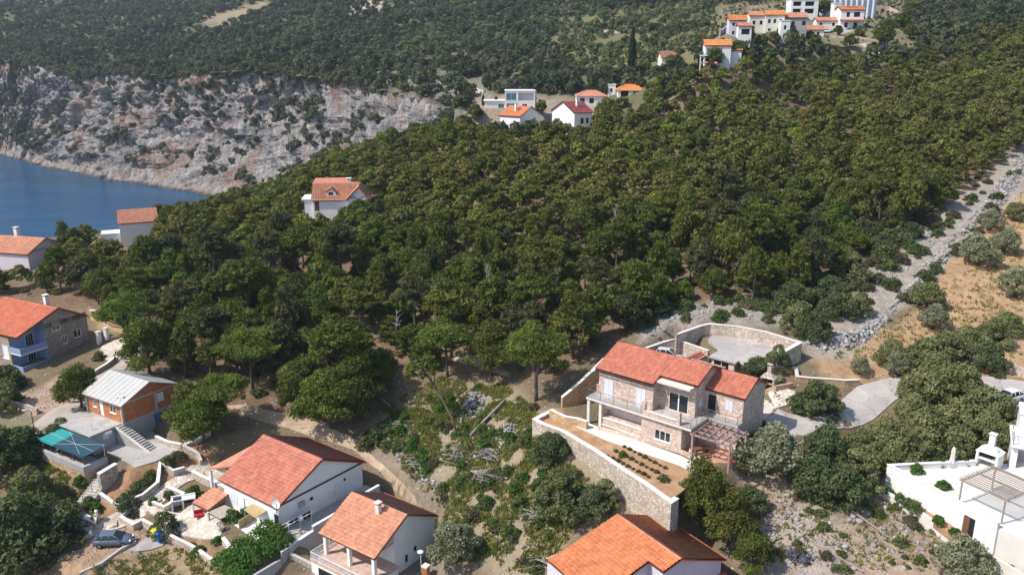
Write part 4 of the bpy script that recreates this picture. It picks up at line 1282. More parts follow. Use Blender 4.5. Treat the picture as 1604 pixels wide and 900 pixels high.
# ------------------------------------------------------------------ vehicles
def make_car(label, col, loc, yaw, L=4.1, hgt=1.48, W=1.72, sporty=False):
    root = thing('parked_car', label, 'car', loc, yaw)
    hl, hw = L / 2, W / 2
    body_m = plain('car_paint', col, 0.28, 0.04, 1, spec=0.6)
    xs = [-hl, -hl + .08, -hl + .35, -.9, 0, .75, 1.15, hl - .45, hl - .12, hl]
    belt = [.72, .92, .96, .95, .93, .92, .90, .78, .66, .52]
    wid = [.80, .92, .98, 1, 1, 1, .99, .96, .88, .74]
    V, Fs = [], []
    for x, b, w in zip(xs, belt, wid):
        w *= hw
        zl = .30 if abs(x) < hl - .2 else .36
        V += [(x, -w * .93, zl), (x, -w, zl + .2), (x, -w, b - .12), (x, -w * .9, b), (x, 0, b + .03), (x, w * .9, b), (x, w, b - .12), (x, w, zl + .2), (x, w * .93, zl)]
    for i in range(len(xs) - 1):
        for j in range(8):
            Fs.append((9 * i + j, 9 * (i + 1) + j, 9 * (i + 1) + j + 1, 9 * i + j + 1))
        Fs.append((9 * i + 8, 9 * (i + 1) + 8, 9 * (i + 1), 9 * i))
    Fs += [tuple(range(9)), tuple(range(9 * (len(xs) - 1), 9 * len(xs)))[::-1]]
    mb = MB(); mb.add(V, Fs)
    body = mb.build('body', body_m, root, True)
    # cabin: glass all round, roof panel and pillars over it
    b0, b1, r0, r1 = -hl + .16, 1.12, -hl + .78, .22
    zb, zr = .93, hgt
    bw, rw = hw * .90, hw * .70
    g = MB(); g.add([(b0, -bw, zb), (b1, -bw, zb - .02), (b1, bw, zb - .02), (b0, bw, zb), (r0, -rw, zr - .05), (r1, -rw, zr - .05), (r1, rw, zr - .05), (r0, rw, zr - .05)],
                    [(0, 1, 5, 4), (1, 2, 6, 5), (2, 3, 7, 6), (3, 0, 4, 7)])
    g.build('glass', G['glass'], root)
    r = MB()
    ns = 7
    V, Fs = [], []
    for i in range(ns):
        t = i / (ns - 1); x = r0 - .06 + (r1 - r0 + .1) * t
        zc = zr - .05 + .06 * math.sin(math.pi * min(1, .15 + t * .8))
        V += [(x, -rw - .02, zc - .04), (x, -rw * .6, zc + .02), (x, 0, zc + .035), (x, rw * .6, zc + .02), (x, rw + .02, zc - .04)]
    for i in range(ns - 1):
        for j in range(4): Fs.append((5 * i + j, 5 * i + j + 1, 5 * i + j + 6, 5 * i + j + 5))
    r.add(V, Fs)
    for sy in (-1, 1):
        for (xa, xb, w) in ((b1, r1, .07), (-.25, -.2, .07), (-1.05, -.95, .09), (b0, r0, .12)):
            r.beam((xa, sy * (bw + .005), zb), (xb, sy * (rw + .01), zr - .06), w, .05, up=(0, 1, 0))
    r.build('roof', body_m, root, True)
    for sx in (-hl + .75, hl - .78):
        for sy in (-1, 1):
            y = sy * (hw - .09)
            w = MB(); R_ = .315
            w.add([(sx + R_ * math.cos(a), y + d, .31 + R_ * math.sin(a)) for d in (-.1, .1) for a in np.linspace(0, 2 * math.pi, 18, endpoint=False)],
                  [(k, (k + 1) % 18, 18 + (k + 1) % 18, 18 + k) for k in range(18)] + [tuple(range(18)), tuple(range(35, 17, -1))])
            wh = w.build('wheel', G['rubber'], root)
            q = MB(); yy = y + sy * .105
            q.add([(sx + .2 * math.cos(a), yy, .31 + .2 * math.sin(a)) for a in np.linspace(0, 2 * math.pi, 14, endpoint=False)], [tuple(range(14))])
            q.build('rim', G['metal'], wh)
    for sy in (-1, 1):
        m = MB(); m.box(hl - .22, sy * hw * .62 - .16, .58, hl - .055, sy * hw * .62 + .16, .70); m.build('headlight', G['whitepaint'], root)
        m = MB(); m.box(-hl - .01, sy * hw * .68 - .1, .68, -hl + .1, sy * hw * .68 + .1, .9); m.build('tail_light', G['red'], root)
        m = MB(); m.box(.78, sy * hw + (-.02 if sy > 0 else -.14), .93, .93, sy * hw + (.14 if sy > 0 else .02), 1.05); m.build('mirror', body_m, root)
    m = MB(); m.box(hl - .05, -.26, .40, hl + .012, .26, .50); m.build('number_plate', G['whitepaint'], root)
    m = MB(); m.box(hl - .1, -.5, .30, hl - .02, .5, .38); m.build('grille', G['rubber'], root)
    return root
# ================================================================== the houses
def R(d): return math.radians(d)
# ---- brick house with the pale sheet roof, its flat-roofed annex, stairs and canopy terrace
def brick_house():
    A, yaw, L = frame_of((128, 615), (188, 635), 26.0)
    yaw = R(-31); L = 8.2; W = 8.9; z0 = 20.6
    r = house_root('brick_house', 'unplastered orange brick house with pale sheet metal roof and blue garage door', 'house', (A[0], A[1], z0), yaw)
    fx = A[0] + math.cos(yaw) * L - math.sin(yaw) * W / 2; fy = A[1] + math.sin(yaw) * L + math.cos(yaw) * W / 2
    zr = zfit(fx, fy, 597.6) - z0
    ze = 5.45
    walls(r, .35, .35, L - .35, W - .35, 2.75, ze, G['brick'], {
        'front': [(1.35, 3.75, .75, 1.0, 'win'), (2.55, 2.8, .95, 2.1, 'door'), (4.9, 3.75, 1.3, 1.05, 'win2')],
        'right': [(5.1, 3.8, 1.15, 1.15, 'blind')]}, peak=zr - .12)
    walls(r, .37, .37, L - .37, W - .37, -1.5, 2.55, G['greyplaster'], {'right': [(4.5, 0.0, 2.0, 2.2, 'bluedoor')]}, name='basement_wall')
    m = MB(); m.box(.30, .30, 2.552, L - .30, W - .30, 2.748); m.build('floor_slab', G['concrete'], r)
    for x, y in ((.35, .35), (L - .35, .35), (L - .35, W - .35), (.35, W - .35), (L - .35, W * .6)):
        m = MB(); m.box(x - .14, y - .14, 2.76, x + .14, y + .14, ze - .01); m.build('concrete_post', G['concrete'], r)
    m = MB(); m.box(L - .52, .5, ze - .25, L - .325, W - .5, ze - .02); m.build('ring_beam', G['concrete'], r)
    yp = W / 2
    s = (zr - ze) / (yp - .35)
    for sg in (-1, 1):
        m = MB()
        P = [(-.15, yp, zr + .06), (L + .15, yp, zr + .06), (L + .15, yp + sg * (yp + .1), zr + .06 - s * (yp + .1)), (-.15, yp + sg * (yp + .1), zr + .06 - s * (yp + .1))]
        m.add(P + [(x, y, z - .1) for x, y, z in P], [(0, 1, 2, 3), (7, 6, 5, 4), (0, 4, 5, 1), (1, 5, 6, 2), (2, 6, 7, 3), (3, 7, 4, 0)])
        n = 9
        for i in range(n + 1):
            x = -.15 + (L + .3) * i / n
            m.beam((x, yp, zr + .075), (x, yp + sg * (yp + .1), zr + .075 - s * (yp + .1)), .05, .04)
        m.build('roof', G['metalroof'], r)
    m = MB(); m.beam((-.1, -.12, ze - .12), (L + .1, -.12, ze - .12), .12, .1); m.build('gutter', G['metal'], r)
    return r, A, yaw
brick_house()

def dish(label, P, yaw, r=.42, mast=.5, name='satellite_dish'):
    t = thing(name, label, 'satellite dish', tuple(P), yaw)
    m = MB(); m.tube([(0, 0, 0), (0, 0, mast)], .03, 6); m.build('mast', G['metal'], t)
    V, F = [], []
    n = 16
    for i in range(5):
        q = i / 4 * r
        for k in range(n):
            a = 2 * math.pi * k / n
            V.append((.12 - .28 * (i / 4) ** 2 * r - .02, q * math.cos(a), mast + q * math.sin(a) * 1.05))
    V = [(-x, y, z) for x, y, z in V]
    F = [(i * n + k, i * n + (k + 1) % n, (i + 1) * n + (k + 1) % n, (i + 1) * n + k) for i in range(4) for k in range(n)]
    m = MB(); m.add(V, F); m.build('reflector', G['whitepaint'], t, True)
    m = MB(); m.beam((0, 0, mast - r), (.55 * r + .3, 0, mast - .1), .025, .025); m.box(.55 * r + .26, -.05, mast - .14, .55 * r + .38, .05, mast - .04); m.build('feed_arm', G['metal'], t)
    return t

def annex():
    A = pz(81, 660, 23.2); yaw = R(-31.2); z0 = 20.6
    r = house_root('flat_roofed_annex', 'low grey annex with weathered concrete slab roof in front of the brick house', 'house', (A[0], A[1], z0), yaw)
    L, W = 8.3, 4.3
    walls(r, .35, .35, L - .3, W - .1, -1.5, 2.38, G['greyplaster'], {'right': [(1.5, 1.35, .8, .6, 'blind')]}, top=False)
    m = MB(); m.box(0, 0, 2.40, L, W, 2.6); m.build('roof_slab', G['concrete'], r)
    m = MB(); m.box(L - .29, 1.9, 1.95, L + .25, 2.8, 2.3); m.build('awning_box', G['whitepaint'], r)
    m = MB(); m.tube([(6.8, 1.2, 2.6), (6.8, 1.2, 3.5)], .05, 6); m.build('vent_pipe', G['whitepaint'], r)
    st = house_root('outdoor_stairs', 'straight flight of grey outdoor stairs descending from the annex roof slab', 'stairs',
                    (A[0] + math.cos(yaw) * (L + .05) - math.sin(yaw) * 3.55, A[1] + math.sin(yaw) * (L + .05) + math.cos(yaw) * 3.55, z0), yaw)
    stairs(st, 0, 0, 2.62, 1, .12, 1.25, 14, .185, .40, G['concrete'])
    m = MB(); m.beam((0, -.06, 2.45), (5.7, .62, -.1), .1, .35); m.build('stringer', G['cream'], st)
    return A, yaw
annA, annY = annex()
def annex_pt(x, y, z): return (annA[0] + math.cos(annY) * x - math.sin(annY) * y, annA[1] + math.sin(annY) * x + math.cos(annY) * y, z)

def canopy():
    P = annex_pt(1.7, -2.9, 20.4)
    r = thing('shade_canopy', 'teal and dark net shade canopy on thin posts over the walled terrace', 'canopy', P, annY)
    L, W = 9.6, 2.9
    h0, h1 = 2.05, 2.35
    def sheet(x0, x1, nm, mt, lift=0):
        m = MB(); V = []; n = 8
        for i in range(n + 1):
            x = x0 + (x1 - x0) * i / n
            for j in range(5):
                t = j / 4
                V.append((x, W * t, h0 + (h1 - h0) * t + lift - .08 * math.sin(math.pi * t) * (1 + .4 * math.sin(x * 3))))
        F = [(5 * i + j, 5 * i + 5 + j, 5 * i + 6 + j, 5 * i + 1 + j) for i in range(n) for j in range(4)]
        m.add(V, F)
        m.poly((x0, 0, h0), (x1, 0, h0), (x1, -.03, h0 - .25), (x0, -.03, h0 - .25))
        return m.build(nm, mt, r, True)
    sheet(0, 3.2, 'canvas', G['teal']); sheet(3.2, L, 'shade_net', G['net'])
    for x in (.15, 2.3, 4.8, 7.2, L - .15):
        m = MB(); m.tube([(x, .1, 0), (x, .1, h0)], .05, 6); m.build('post', G['brownwood'], r)
    for x in (.15, L - .15):
        m = MB(); m.tube([(x, W - .1, 0), (x, W - .1, h1)], .05, 6); m.build('post', G['whitepaint'], r)
    for a, b in (((3.0, 0, h0 + .06), (L, W, h1 + .08)), ((.2, W * .5, h0 + .2), (L, W * .45, h0 + .22)), ((2.2, W, h1 + .05), (8.5, .2, h0 + .06))):
        m = MB(); m.tube([a, b], .014, 5); m.build('guy_rope', G['whitepaint'], r)
    w = [annex_pt(1.0, -1.2, 0), annex_pt(1.2, -3.2, 0), annex_pt(11.6, -3.2, 0), annex_pt(11.6, -.2, 0)]
    line_wall('terrace_wall', 'stone and grey plaster parapet wall round the teal canopy terrace', 'wall', [(p[0], p[1]) for p in w], G['orangestone'], tops=[20.55] * 4, w=.3, below=2.0, cap=G['greyplaster'], capw=.85, world=True)
    m = MB(); t = thing('terrace_table', 'dark wooden table standing in shade under the teal canopy', 'table', annex_pt(5.6, -1.7, 20.4), annY)
    m.box(-1.4, -.4, .72, 1.4, .4, .78); m.build('table_top', G['brownwood'], t)
    for x in (-1.2, 1.2):
        for y in (-.3, .3):
            m = MB(); m.box(x - .04, y - .04, 0, x + .04, y + .04, .718); m.build('leg', G['brownwood'], t)
    base = house_root('stone_platform', 'raised stone platform under the teal shade canopy', 'terrace', annex_pt(1.2, -3.0, 18), annY)
    m = MB(); m.box(.1, .1, -1, 10.3, 2.9, 2.42); m.build('floor', G['concrete'], base)
    st = house_root('garden_stairs', 'wide grey garden stairs with handrail climbing beside the canopy terrace', 'stairs', annex_pt(11.9, -1.0, 0), annY)
    stairs(st, 0.1, 0, 20.5, .25, -.97, 2.0, 13, .165, .36, G['concrete'])
    m = MB()
    for i in range(4):
        q = i * 1.5
        m.beam((1.2 + .25 * q, -.97 * q, 20.4 - q * .46), (1.2 + .25 * q, -.97 * q, 21.3 - q * .46), .05, .05)
    m.beam((1.2, 0, 21.3), (1.2 + .25 * 4.5, -.97 * 4.5, 21.3 - 4.5 * .46), .05, .05)
    m.build('handrail', G['darkmetal'], st)
    pw = [annex_pt(14.1, -.6, 0), annex_pt(14.3, -3.1, 0)]
    line_wall('stair_wall', 'short thick stone wall with white coping beside the garden stairs', 'wall', [(p[0], p[1]) for p in pw], G['stonewall'], tops=[21.3, 21.1], w=.5, below=2.6, cap=G['white'], world=True)
canopy()
dish('grey satellite dish on the pale sheet roof of the brick house', (*pz(190, 624, 26.35)[:2], 26.25), R(-120), .38, .5)

# ---- big white house under the long red roof
def big_house():
    yaw = R(-36.5); L, W, z0 = 10.6, 13.3, 18.7
    FRp = pz(434, 797.5, 22.0)
    O = FRp[:2] - L * np.array([math.cos(yaw), math.sin(yaw)])
    r = house_root('white_house', 'large white house with long red tiled roof and a laundry passage along its gable', 'house', (O[0], O[1], z0), yaw)
    xr, yr = FRp[0] - math.sin(yaw) * W / 2, FRp[1] + math.cos(yaw) * W / 2
    zr = zfit(xr, yr, 721.5) - z0
    ze = 3.4
    o = .4
    walls(r, o, o, L - o, W - o, -1.5, ze, G['white'], {
        'front': [(1.2, .9, 1.2, 1.2, 'shut'), (3.6, .1, 1.0, 2.1, 'door'), (6.0, .9, 1.3, 1.2, 'shut'), (9.0, .1, .8, 2.1, 'darkdoor')],
        'right': [(4.4, 1.9, .5, .45, 'dark'), (9.5, 2.1, .4, .4, 'dark'), (7.2, .3, .9, 2.0, 'door')]}, peak=zr - .05)
    gable_roof(r, o, o, L - o, W - o, ze, zr, G['roofpink'], o, True, pitch=.3)
    m = MB(); m.beam((L - o + .06, -.1, ze - .06), (L - o + .06, W, ze - .06), .14, .16); m.build('gutter', G['darkmetal'], r)
    m = MB(); m.tube([(L - .3, .15, ze), (L - .3, .15, 0)], .05, 6); m.build('drainpipe', G['darkmetal'], r)
    m = MB(); m.box(L - o, 3.1, 1.9, L - o + .3, 3.9, 2.5); m.build('air_conditioner', G['greyplaster'], r)
    # hipped side roof on the far left
    s = np.array([-3.0, 0.0, -1.15])
    P = np.array([.05, 2.2, ze + (zr - ze) * 2.2 / (W / 2) * 1.0 - .1])
    U = np.array([0, W / 2 - 2.2, (zr - ze) * (W / 2 - 2.2) / (W / 2) - .1])
    sx, sy = local((O[0], O[1]), yaw, pz(322, 734, 21.75))
    V = [P, P + U, (sx + .6, W / 2 + 1.5, ze - .1), (sx, sy, 21.75 - z0)]
    me = MB(); me.add([tuple(v) for v in V] + [(v[0], v[1], v[2] - .14) for v in V], [(0, 1, 2, 3), (7, 6, 5, 4), (0, 3, 7, 4), (3, 2, 6, 7), (2, 1, 5, 6)])
    o2 = me.build('side_roof', G['roofpale'], r)
    a = o2.data.attributes.new('tint', 'FLOAT_COLOR', 'POINT'); a.data.foreach_set('color', [1.0] * 32)
    m = MB(); m.box(sx + .3, sy + .2, -.5, sx + .6, sy + .5, 21.75 - z0 - .25); m.build('side_post', G['white'], r)
    m = MB(); m.box(sx + 1.2, sy + 1.6, -.5, .38, W / 2 + 1.2, ze - .62); m.build('side_room', G['white'], r)
    dish('white satellite dish on the eave corner of the long red roof', (O[0] + math.cos(yaw) * (L - .1), O[1] + math.sin(yaw) * (L - .1), z0 + ze - .1), R(-115), .6, .75)
    def g(x, y, z): return (O[0] + math.cos(yaw) * x - math.sin(yaw) * y, O[1] + math.sin(yaw) * x + math.cos(yaw) * y, z)
    return r, g, yaw, L, W, ze
bh, bg, bY, bL, bW, bze = big_house()
drape('laundry_passage', [bg(bL - .4, -1.2, 0)[:2], bg(bL + 2.3, -1.2, 0)[:2], bg(bL + 2.3, bW, 0)[:2], bg(bL - .4, bW, 0)[:2]], G['concrete'], .1, z=18.75, world=True)
drape('house_terrace', [bg(2, .4, 0)[:2], bg(2, -1.3, 0)[:2], bg(7.0, -1.8, 0)[:2], bg(bL + .8, -2.4, 0)[:2], bg(bL + .8, .4, 0)[:2]], G['white'], .08, z=18.72, world=True)
def rack():
    t = thing('clothes_rack', 'long metal drying rack with dark laundry and one red garment by the white gable', 'clothes rack', bg(bL + .9, 2.2, 18.85), bY + R(90))
    m = MB()
    for x in (-1.6, 0, 1.6):
        m.beam((x, 0, 0), (x, 0, 1.45), .05, .05); m.beam((x, -.3, 1.45), (x, .3, 1.45), .04, .04)
    m.beam((-2.2, -.28, 1.45), (2.2, -.28, 1.45), .05, .05); m.beam((-2.2, .28, 1.45), (2.2, .28, 1.45), .05, .05)
    m.build('frame', G['whitepaint'], t)
    rg = random.Random(2)
    for x, c in ((-2.0, 'red'), (-.9, 'darkcloth'), (-.3, 'darkcloth'), (.4, 'whitepaint'), (.9, 'darkcloth'), (1.5, 'darkcloth')):
        V = []
        for i in range(5):
            for j in range(5):
                V.append((x + (i / 4 - .5) * .5, .28 + .06 * math.sin(i * 1.7 + j), 1.47 - j / 4 * (.75 + .15 * math.sin(x))))
        m = MB(); m.add(V, [(5 * i + j, 5 * i + j + 1, 5 * i + j + 6, 5 * i + j + 5) for i in range(4) for j in range(4)]); m.build('garment', G[c], t)
rack()
line_wall('stepped_wall', 'stepped grey wall with white coping between the white house and the porch house', 'wall',
          [(*bg(bL + 2.5, bW - .5, 0)[:2],), (*bg(bL + 2.5, 7.4, 0)[:2],)], G['greyplaster'], tops=[20.0, 20.0], w=.25, below=3, cap=G['white'], world=True, capw=.08)
line_wall('stepped_wall', 'middle step of the grey wall with white coping beside the laundry passage', 'wall',
          [(*bg(bL + 2.5, 7.4, 0)[:2],), (*bg(bL + 2.5, 2.6, 0)[:2],)], G['greyplaster'], tops=[19.55, 19.55], w=.25, below=3, cap=G['white'], world=True, capw=.08)
line_wall('stepped_wall', 'lowest step of the grey wall with white coping near the bright green hedge', 'wall',
          [(*bg(bL + 2.5, 2.6, 0)[:2],), (*bg(bL + 2.5, -1.8, 0)[:2],)], G['greyplaster'], tops=[19.0, 18.7], w=.25, below=3, cap=G['white'], world=True, capw=.08)
line_wall('hedge_wall', 'plain grey concrete wall running down below the bright green hedge', 'wall',
          [(*bg(bL + 2.5, -1.9, 0)[:2],), (*bg(bL + 1.2, -11.5, 0)[:2],)], G['greyplaster'], tops=[17.9, 16.8], w=.3, below=2, world=True)
# awnings and little garden roofs in front of the big house
def awning(name, label, cat, pts, zs, m, posts=True):
    P = [Vector(pz(p[0], p[1], z)) for p, z in zip(pts, zs)]
    t = thing(name, label, cat, (P[0].x, P[0].y, float(H(P[0].x, P[0].y))), 0)
    o = Vector(t.location)
    N = Vector((0, 0, -.08))
    mb = MB(); Q = [p - o for p in P]
    mb.add(Q + [q + N for q in Q], [(0, 1, 2, 3), (7, 6, 5, 4), (0, 4, 5, 1), (1, 5, 6, 2), (2, 6, 7, 3), (3, 7, 4, 0)])
    mb.build('cover', m, t)
    if posts:
        for q, p in zip(Q, P):
            mb = MB(); c = q * .94 + sum(Q, Vector()) * .015
            mb.tube([(c.x, c.y, float(H(p.x, p.y)) - o.z - .2), (c.x, c.y, c.z - .05)], .05, 6); mb.build('post', G['greywood'], t)
    return t
def tile_canopy(name, label, pts, zs, m):
    P = [np.array(pz(p[0], p[1], z)) for p, z in zip(pts, zs)]     # ridge start, ridge end, eave end, eave start
    t = thing(name, label, 'roof', (P[0][0], P[0][1], float(H(P[0][0], P[0][1]))), 0)
    o = np.array(t.location)
    roof_sheet('roof', P[0] - o, P[1] - P[0], (P[3] - P[0] + P[2] - P[1]) / 2, m, t, .28)
    for p in P:
        mb = MB(); c = p - o
        mb.box(c[0] - .09, c[1] - .09, float(H(p[0], p[1])) - o[2] - .3, c[0] + .09, c[1] + .09, c[2] - .16); mb.build('post', G['white'], t)
    return t
tile_canopy('tiled_shelter', 'small shelter with orange tiled roof beside the garden grill', [(335, 762), (360, 773), (325, 800), (302, 788)], [20.4, 20.4, 19.7, 19.7], G['roofpale'])
awning('reed_awning', 'tan reed mat awning at the front of the white house', 'awning', [(382, 797), (402, 784), (425, 795), (400, 810)], [20.8, 20.9, 20.9, 20.7], G['tan'])
awning('reed_pergola', 'grey reed covered pergola beside the orange tiled shelter', 'pergola', [(326, 801), (352, 790), (372, 800), (345, 812)], [19.6, 19.8, 19.8, 19.5], G['reed'])
line_wall('reed_screen', 'low tan reed screen fence below the reed mat awning', 'fence', [(375, 829), (400, 813)], G['tan'], h=1.1, w=.1, below=.4)

# ---- orange roofed house with the pillared porch
def porch_house():
    yaw = R(-35); L, W, z0 = 8.1, 10.0, 16.5
    A = pz(500, 834, 20.5)
    r = house_root('porch_house', 'white house with pale orange tiled roof over a pillared porch', 'house', (A[0], A[1], z0), yaw)
    ze = 3.95
    xr, yr = A[0] + math.cos(yaw) * L - math.sin(yaw) * W / 2, A[1] + math.sin(yaw) * L + math.cos(yaw) * W / 2
    zr = zfit(xr, yr, 808) - z0
    o = .3
    walls(r, o, 3.2, L - o, W - o, -1, 2.95, G['white'], {
        'front': [(.5, 2.2 - .6, 1.2, 1.1, 'shut'), (2.6, 1.52, 1.0, 1.4, 'browndoor'), (5.0, 1.9, 1.3, .9, 'shut')],
        'right': [(1.6, .6, .5, 1.0, 'dark'), (3.0, 1.2, .55, .7, 'dark')]}, top=False)
    s = (zr - ze) / (W / 2)
    m = MB()
    for x in (o, L - o):
        zA = ze + s * 3.2 - .1
        m.poly((x, 3.2, 2.95), (x, W - o, 2.95), (x, W - o, ze - .05), (x, W / 2, zr - .05), (x, 3.2, zA))
    m.poly((o, 3.2, 2.95), (L - o, 3.2, 2.95), (L - o, 3.2, zA), (o, 3.2, zA))
    m.poly((L - o, W - o, 2.95), (o, W - o, 2.95), (o, W - o, ze - .05), (L - o, W - o, ze - .05))
    m.build('gable_wall', G['white'], r)
    gr = MB()
    gr.box(o + .02, .25, ze - .32, L - o - .02, .55, ze - .06); gr.box(o, .3, ze - .3, o + .25, 3.2, ze + .02); gr.box(L - o - .25, .3, ze - .3, L - o, 3.2, ze + .02)
    gr.build('porch_beam', G['white'], r)
    gable_roof(r, o, o, L - o, W - o, ze, zr, G['roofpale'], o + .05, True, pitch=.27)
    m = MB(); m.box(-.3, -1.3, 1.25, L + .3, 3.19, 1.5); m.build('porch_floor', G['porchtile'], r)
    m = MB(); m.box(-.2, -1.2, -1.5, L + .2, 3.1, 1.248); m.build('porch_base', G['white'], r)
    m = MB(); m.box(.9, -1.22, -.6, 4.2, -1.201, .8); m.build('arch_opening', G['dark'], r)
    for x in (o + .2, L / 2, L - o - .2):
        m = MB(); m.box(x - .19, .2, 1.5, x + .19, .58, ze - .321); m.build('column', G['white'], r)
    railing(r, [(-.2, 2.9, 1.5), (-.2, -1.2, 1.5), (L + .2, -1.2, 1.5)], .8, G['whitepaint'], 1.4, .16)
    railing(r, [(L + .2, -1.2, 1.5), (L + 1.8, -1.0, 0.3), (L + 2.6, .6, .3)], .85, G['whitepaint'], 1.2, .16)
    x, y, _ = 0, 0, 0
    chimney(r, L * .60, W / 2 - .9, zr - 1.0, zr + .75, .5, G['cream'])
    return r, A, yaw
porch_house()
dish('white satellite dish on a pole left of the porch railing', (*pz(494, 872, 18.0)[:2], 16.6), R(-70), .55, 1.75)

# ---- bright orange roof at the bottom edge and the faded red shed roof behind it
def bottom_house():
    yaw = R(-57); z0 = 19.6
    BLp = pz(1037, 807, 24.3)
    c, s = math.cos(yaw), math.sin(yaw)
    W = 14.2; L = 8.8
    O = BLp[:2] - np.array([-s * W, c * W])
    r = house_root('orange_roofed_house', 'lilac white house with wide vivid orange tiled roof at the bottom edge', 'house', (O[0], O[1], z0), yaw)
    ze, zr = 4.55, 26.4 - z0 - .15
    yp = 8.2
    o = .35
    mm = G['lilac']
    walls(r, o, o, L - 2.2, W - o, -1.5, ze, mm, {'right': [(5.0, 2.2, 1.0, 1.1, 'win')]}, top=False)
    walls(r, L - 2.2, 6.4, L - o, W - o, -1.5, ze, mm, {'front': [(.35, 3.0, 1.0, 1.15, 'brownwin')]}, top=False, name='wing_wall')
    m = MB()
    zf = lambda y: ze + (zr - ze) * ((y - o) / (yp - o) if y < yp else (W - o - y) / (W - o - yp))
    for x in (o, L - 2.2):
        m.poly((x, o, ze), (x, W - o, ze), (x, yp, zr - .05))
    m.poly((L - o, 6.4, ze), (L - o, W - o, ze), (L - o, yp, zr - .05), (L - o, 6.4, zf(6.4) - .05))
    m.poly((L - 2.2, 6.4, ze), (L - o, 6.4, ze), (L - o, 6.4, zf(6.4) - .05), (L - 2.2, 6.4, zf(6.4) - .05))
    m.build('gable_wall', mm, r)
    k1 = (zr - ze) / (yp - o); k2 = (zr - ze) / (W - o - yp)
    t = .14
    ys = 6.1
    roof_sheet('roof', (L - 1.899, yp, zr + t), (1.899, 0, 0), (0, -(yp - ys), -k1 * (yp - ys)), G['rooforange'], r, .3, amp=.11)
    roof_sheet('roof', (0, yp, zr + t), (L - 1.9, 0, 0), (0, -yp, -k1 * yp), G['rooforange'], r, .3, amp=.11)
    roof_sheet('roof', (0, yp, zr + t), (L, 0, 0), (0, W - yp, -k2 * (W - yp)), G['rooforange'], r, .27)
    ridge_cap((0, yp, zr + t), (L, yp, zr + t), G['roofpale'], r, .15)
    ridge_cap((.02, yp, zr + t), (.02, 0, zr + t - k1 * yp), G['roofpale'], r, .12)
    roof_sheet('side_roof', (L - .3, 8.0, 3.0), (0, W - 8.0, 0), (3.4, 0, -.7), G['roofdark'], r, .3)
    roof_sheet('side_roof', (-.1, 1.5, 3.6), (0, 4.6, 0), (-2.6, 0, -.9), G['roofpale'], r, .28)
    m = MB(); m.box(L + 2.6, 8.3, -1, L + 2.9, 8.6, 2.2); m.build('side_post', G['white'], r)
    m = MB(); m.box(-2.4, 1.6, -1, 0.3, 6.0, 2.6); m.build('side_room', mm, r)
bottom_house()
def shed():
    A, yaw, L = frame_of((1000, 806), (1058, 821), 23.2)
    r = house_root('red_roof_shed', 'small shed with faded red sheet roof behind the vivid orange roof', 'shed', (A[0], A[1], 20.5), yaw)
    B = local(A, yaw, pz(1075, 811, 23.4)); Dp = local(A, yaw, pz(1042, 790, 23.9))
    walls(r, .2, .2, L - .2, 3.0, -1, 2.5, G['greyplaster'], top=False)
    roof_sheet('roof', (-.1, 3.6, 3.4), (L + .2, 0, 0), (0, -3.9, -.75), G['roofdark'], r, .35, amp=.06)
shed()

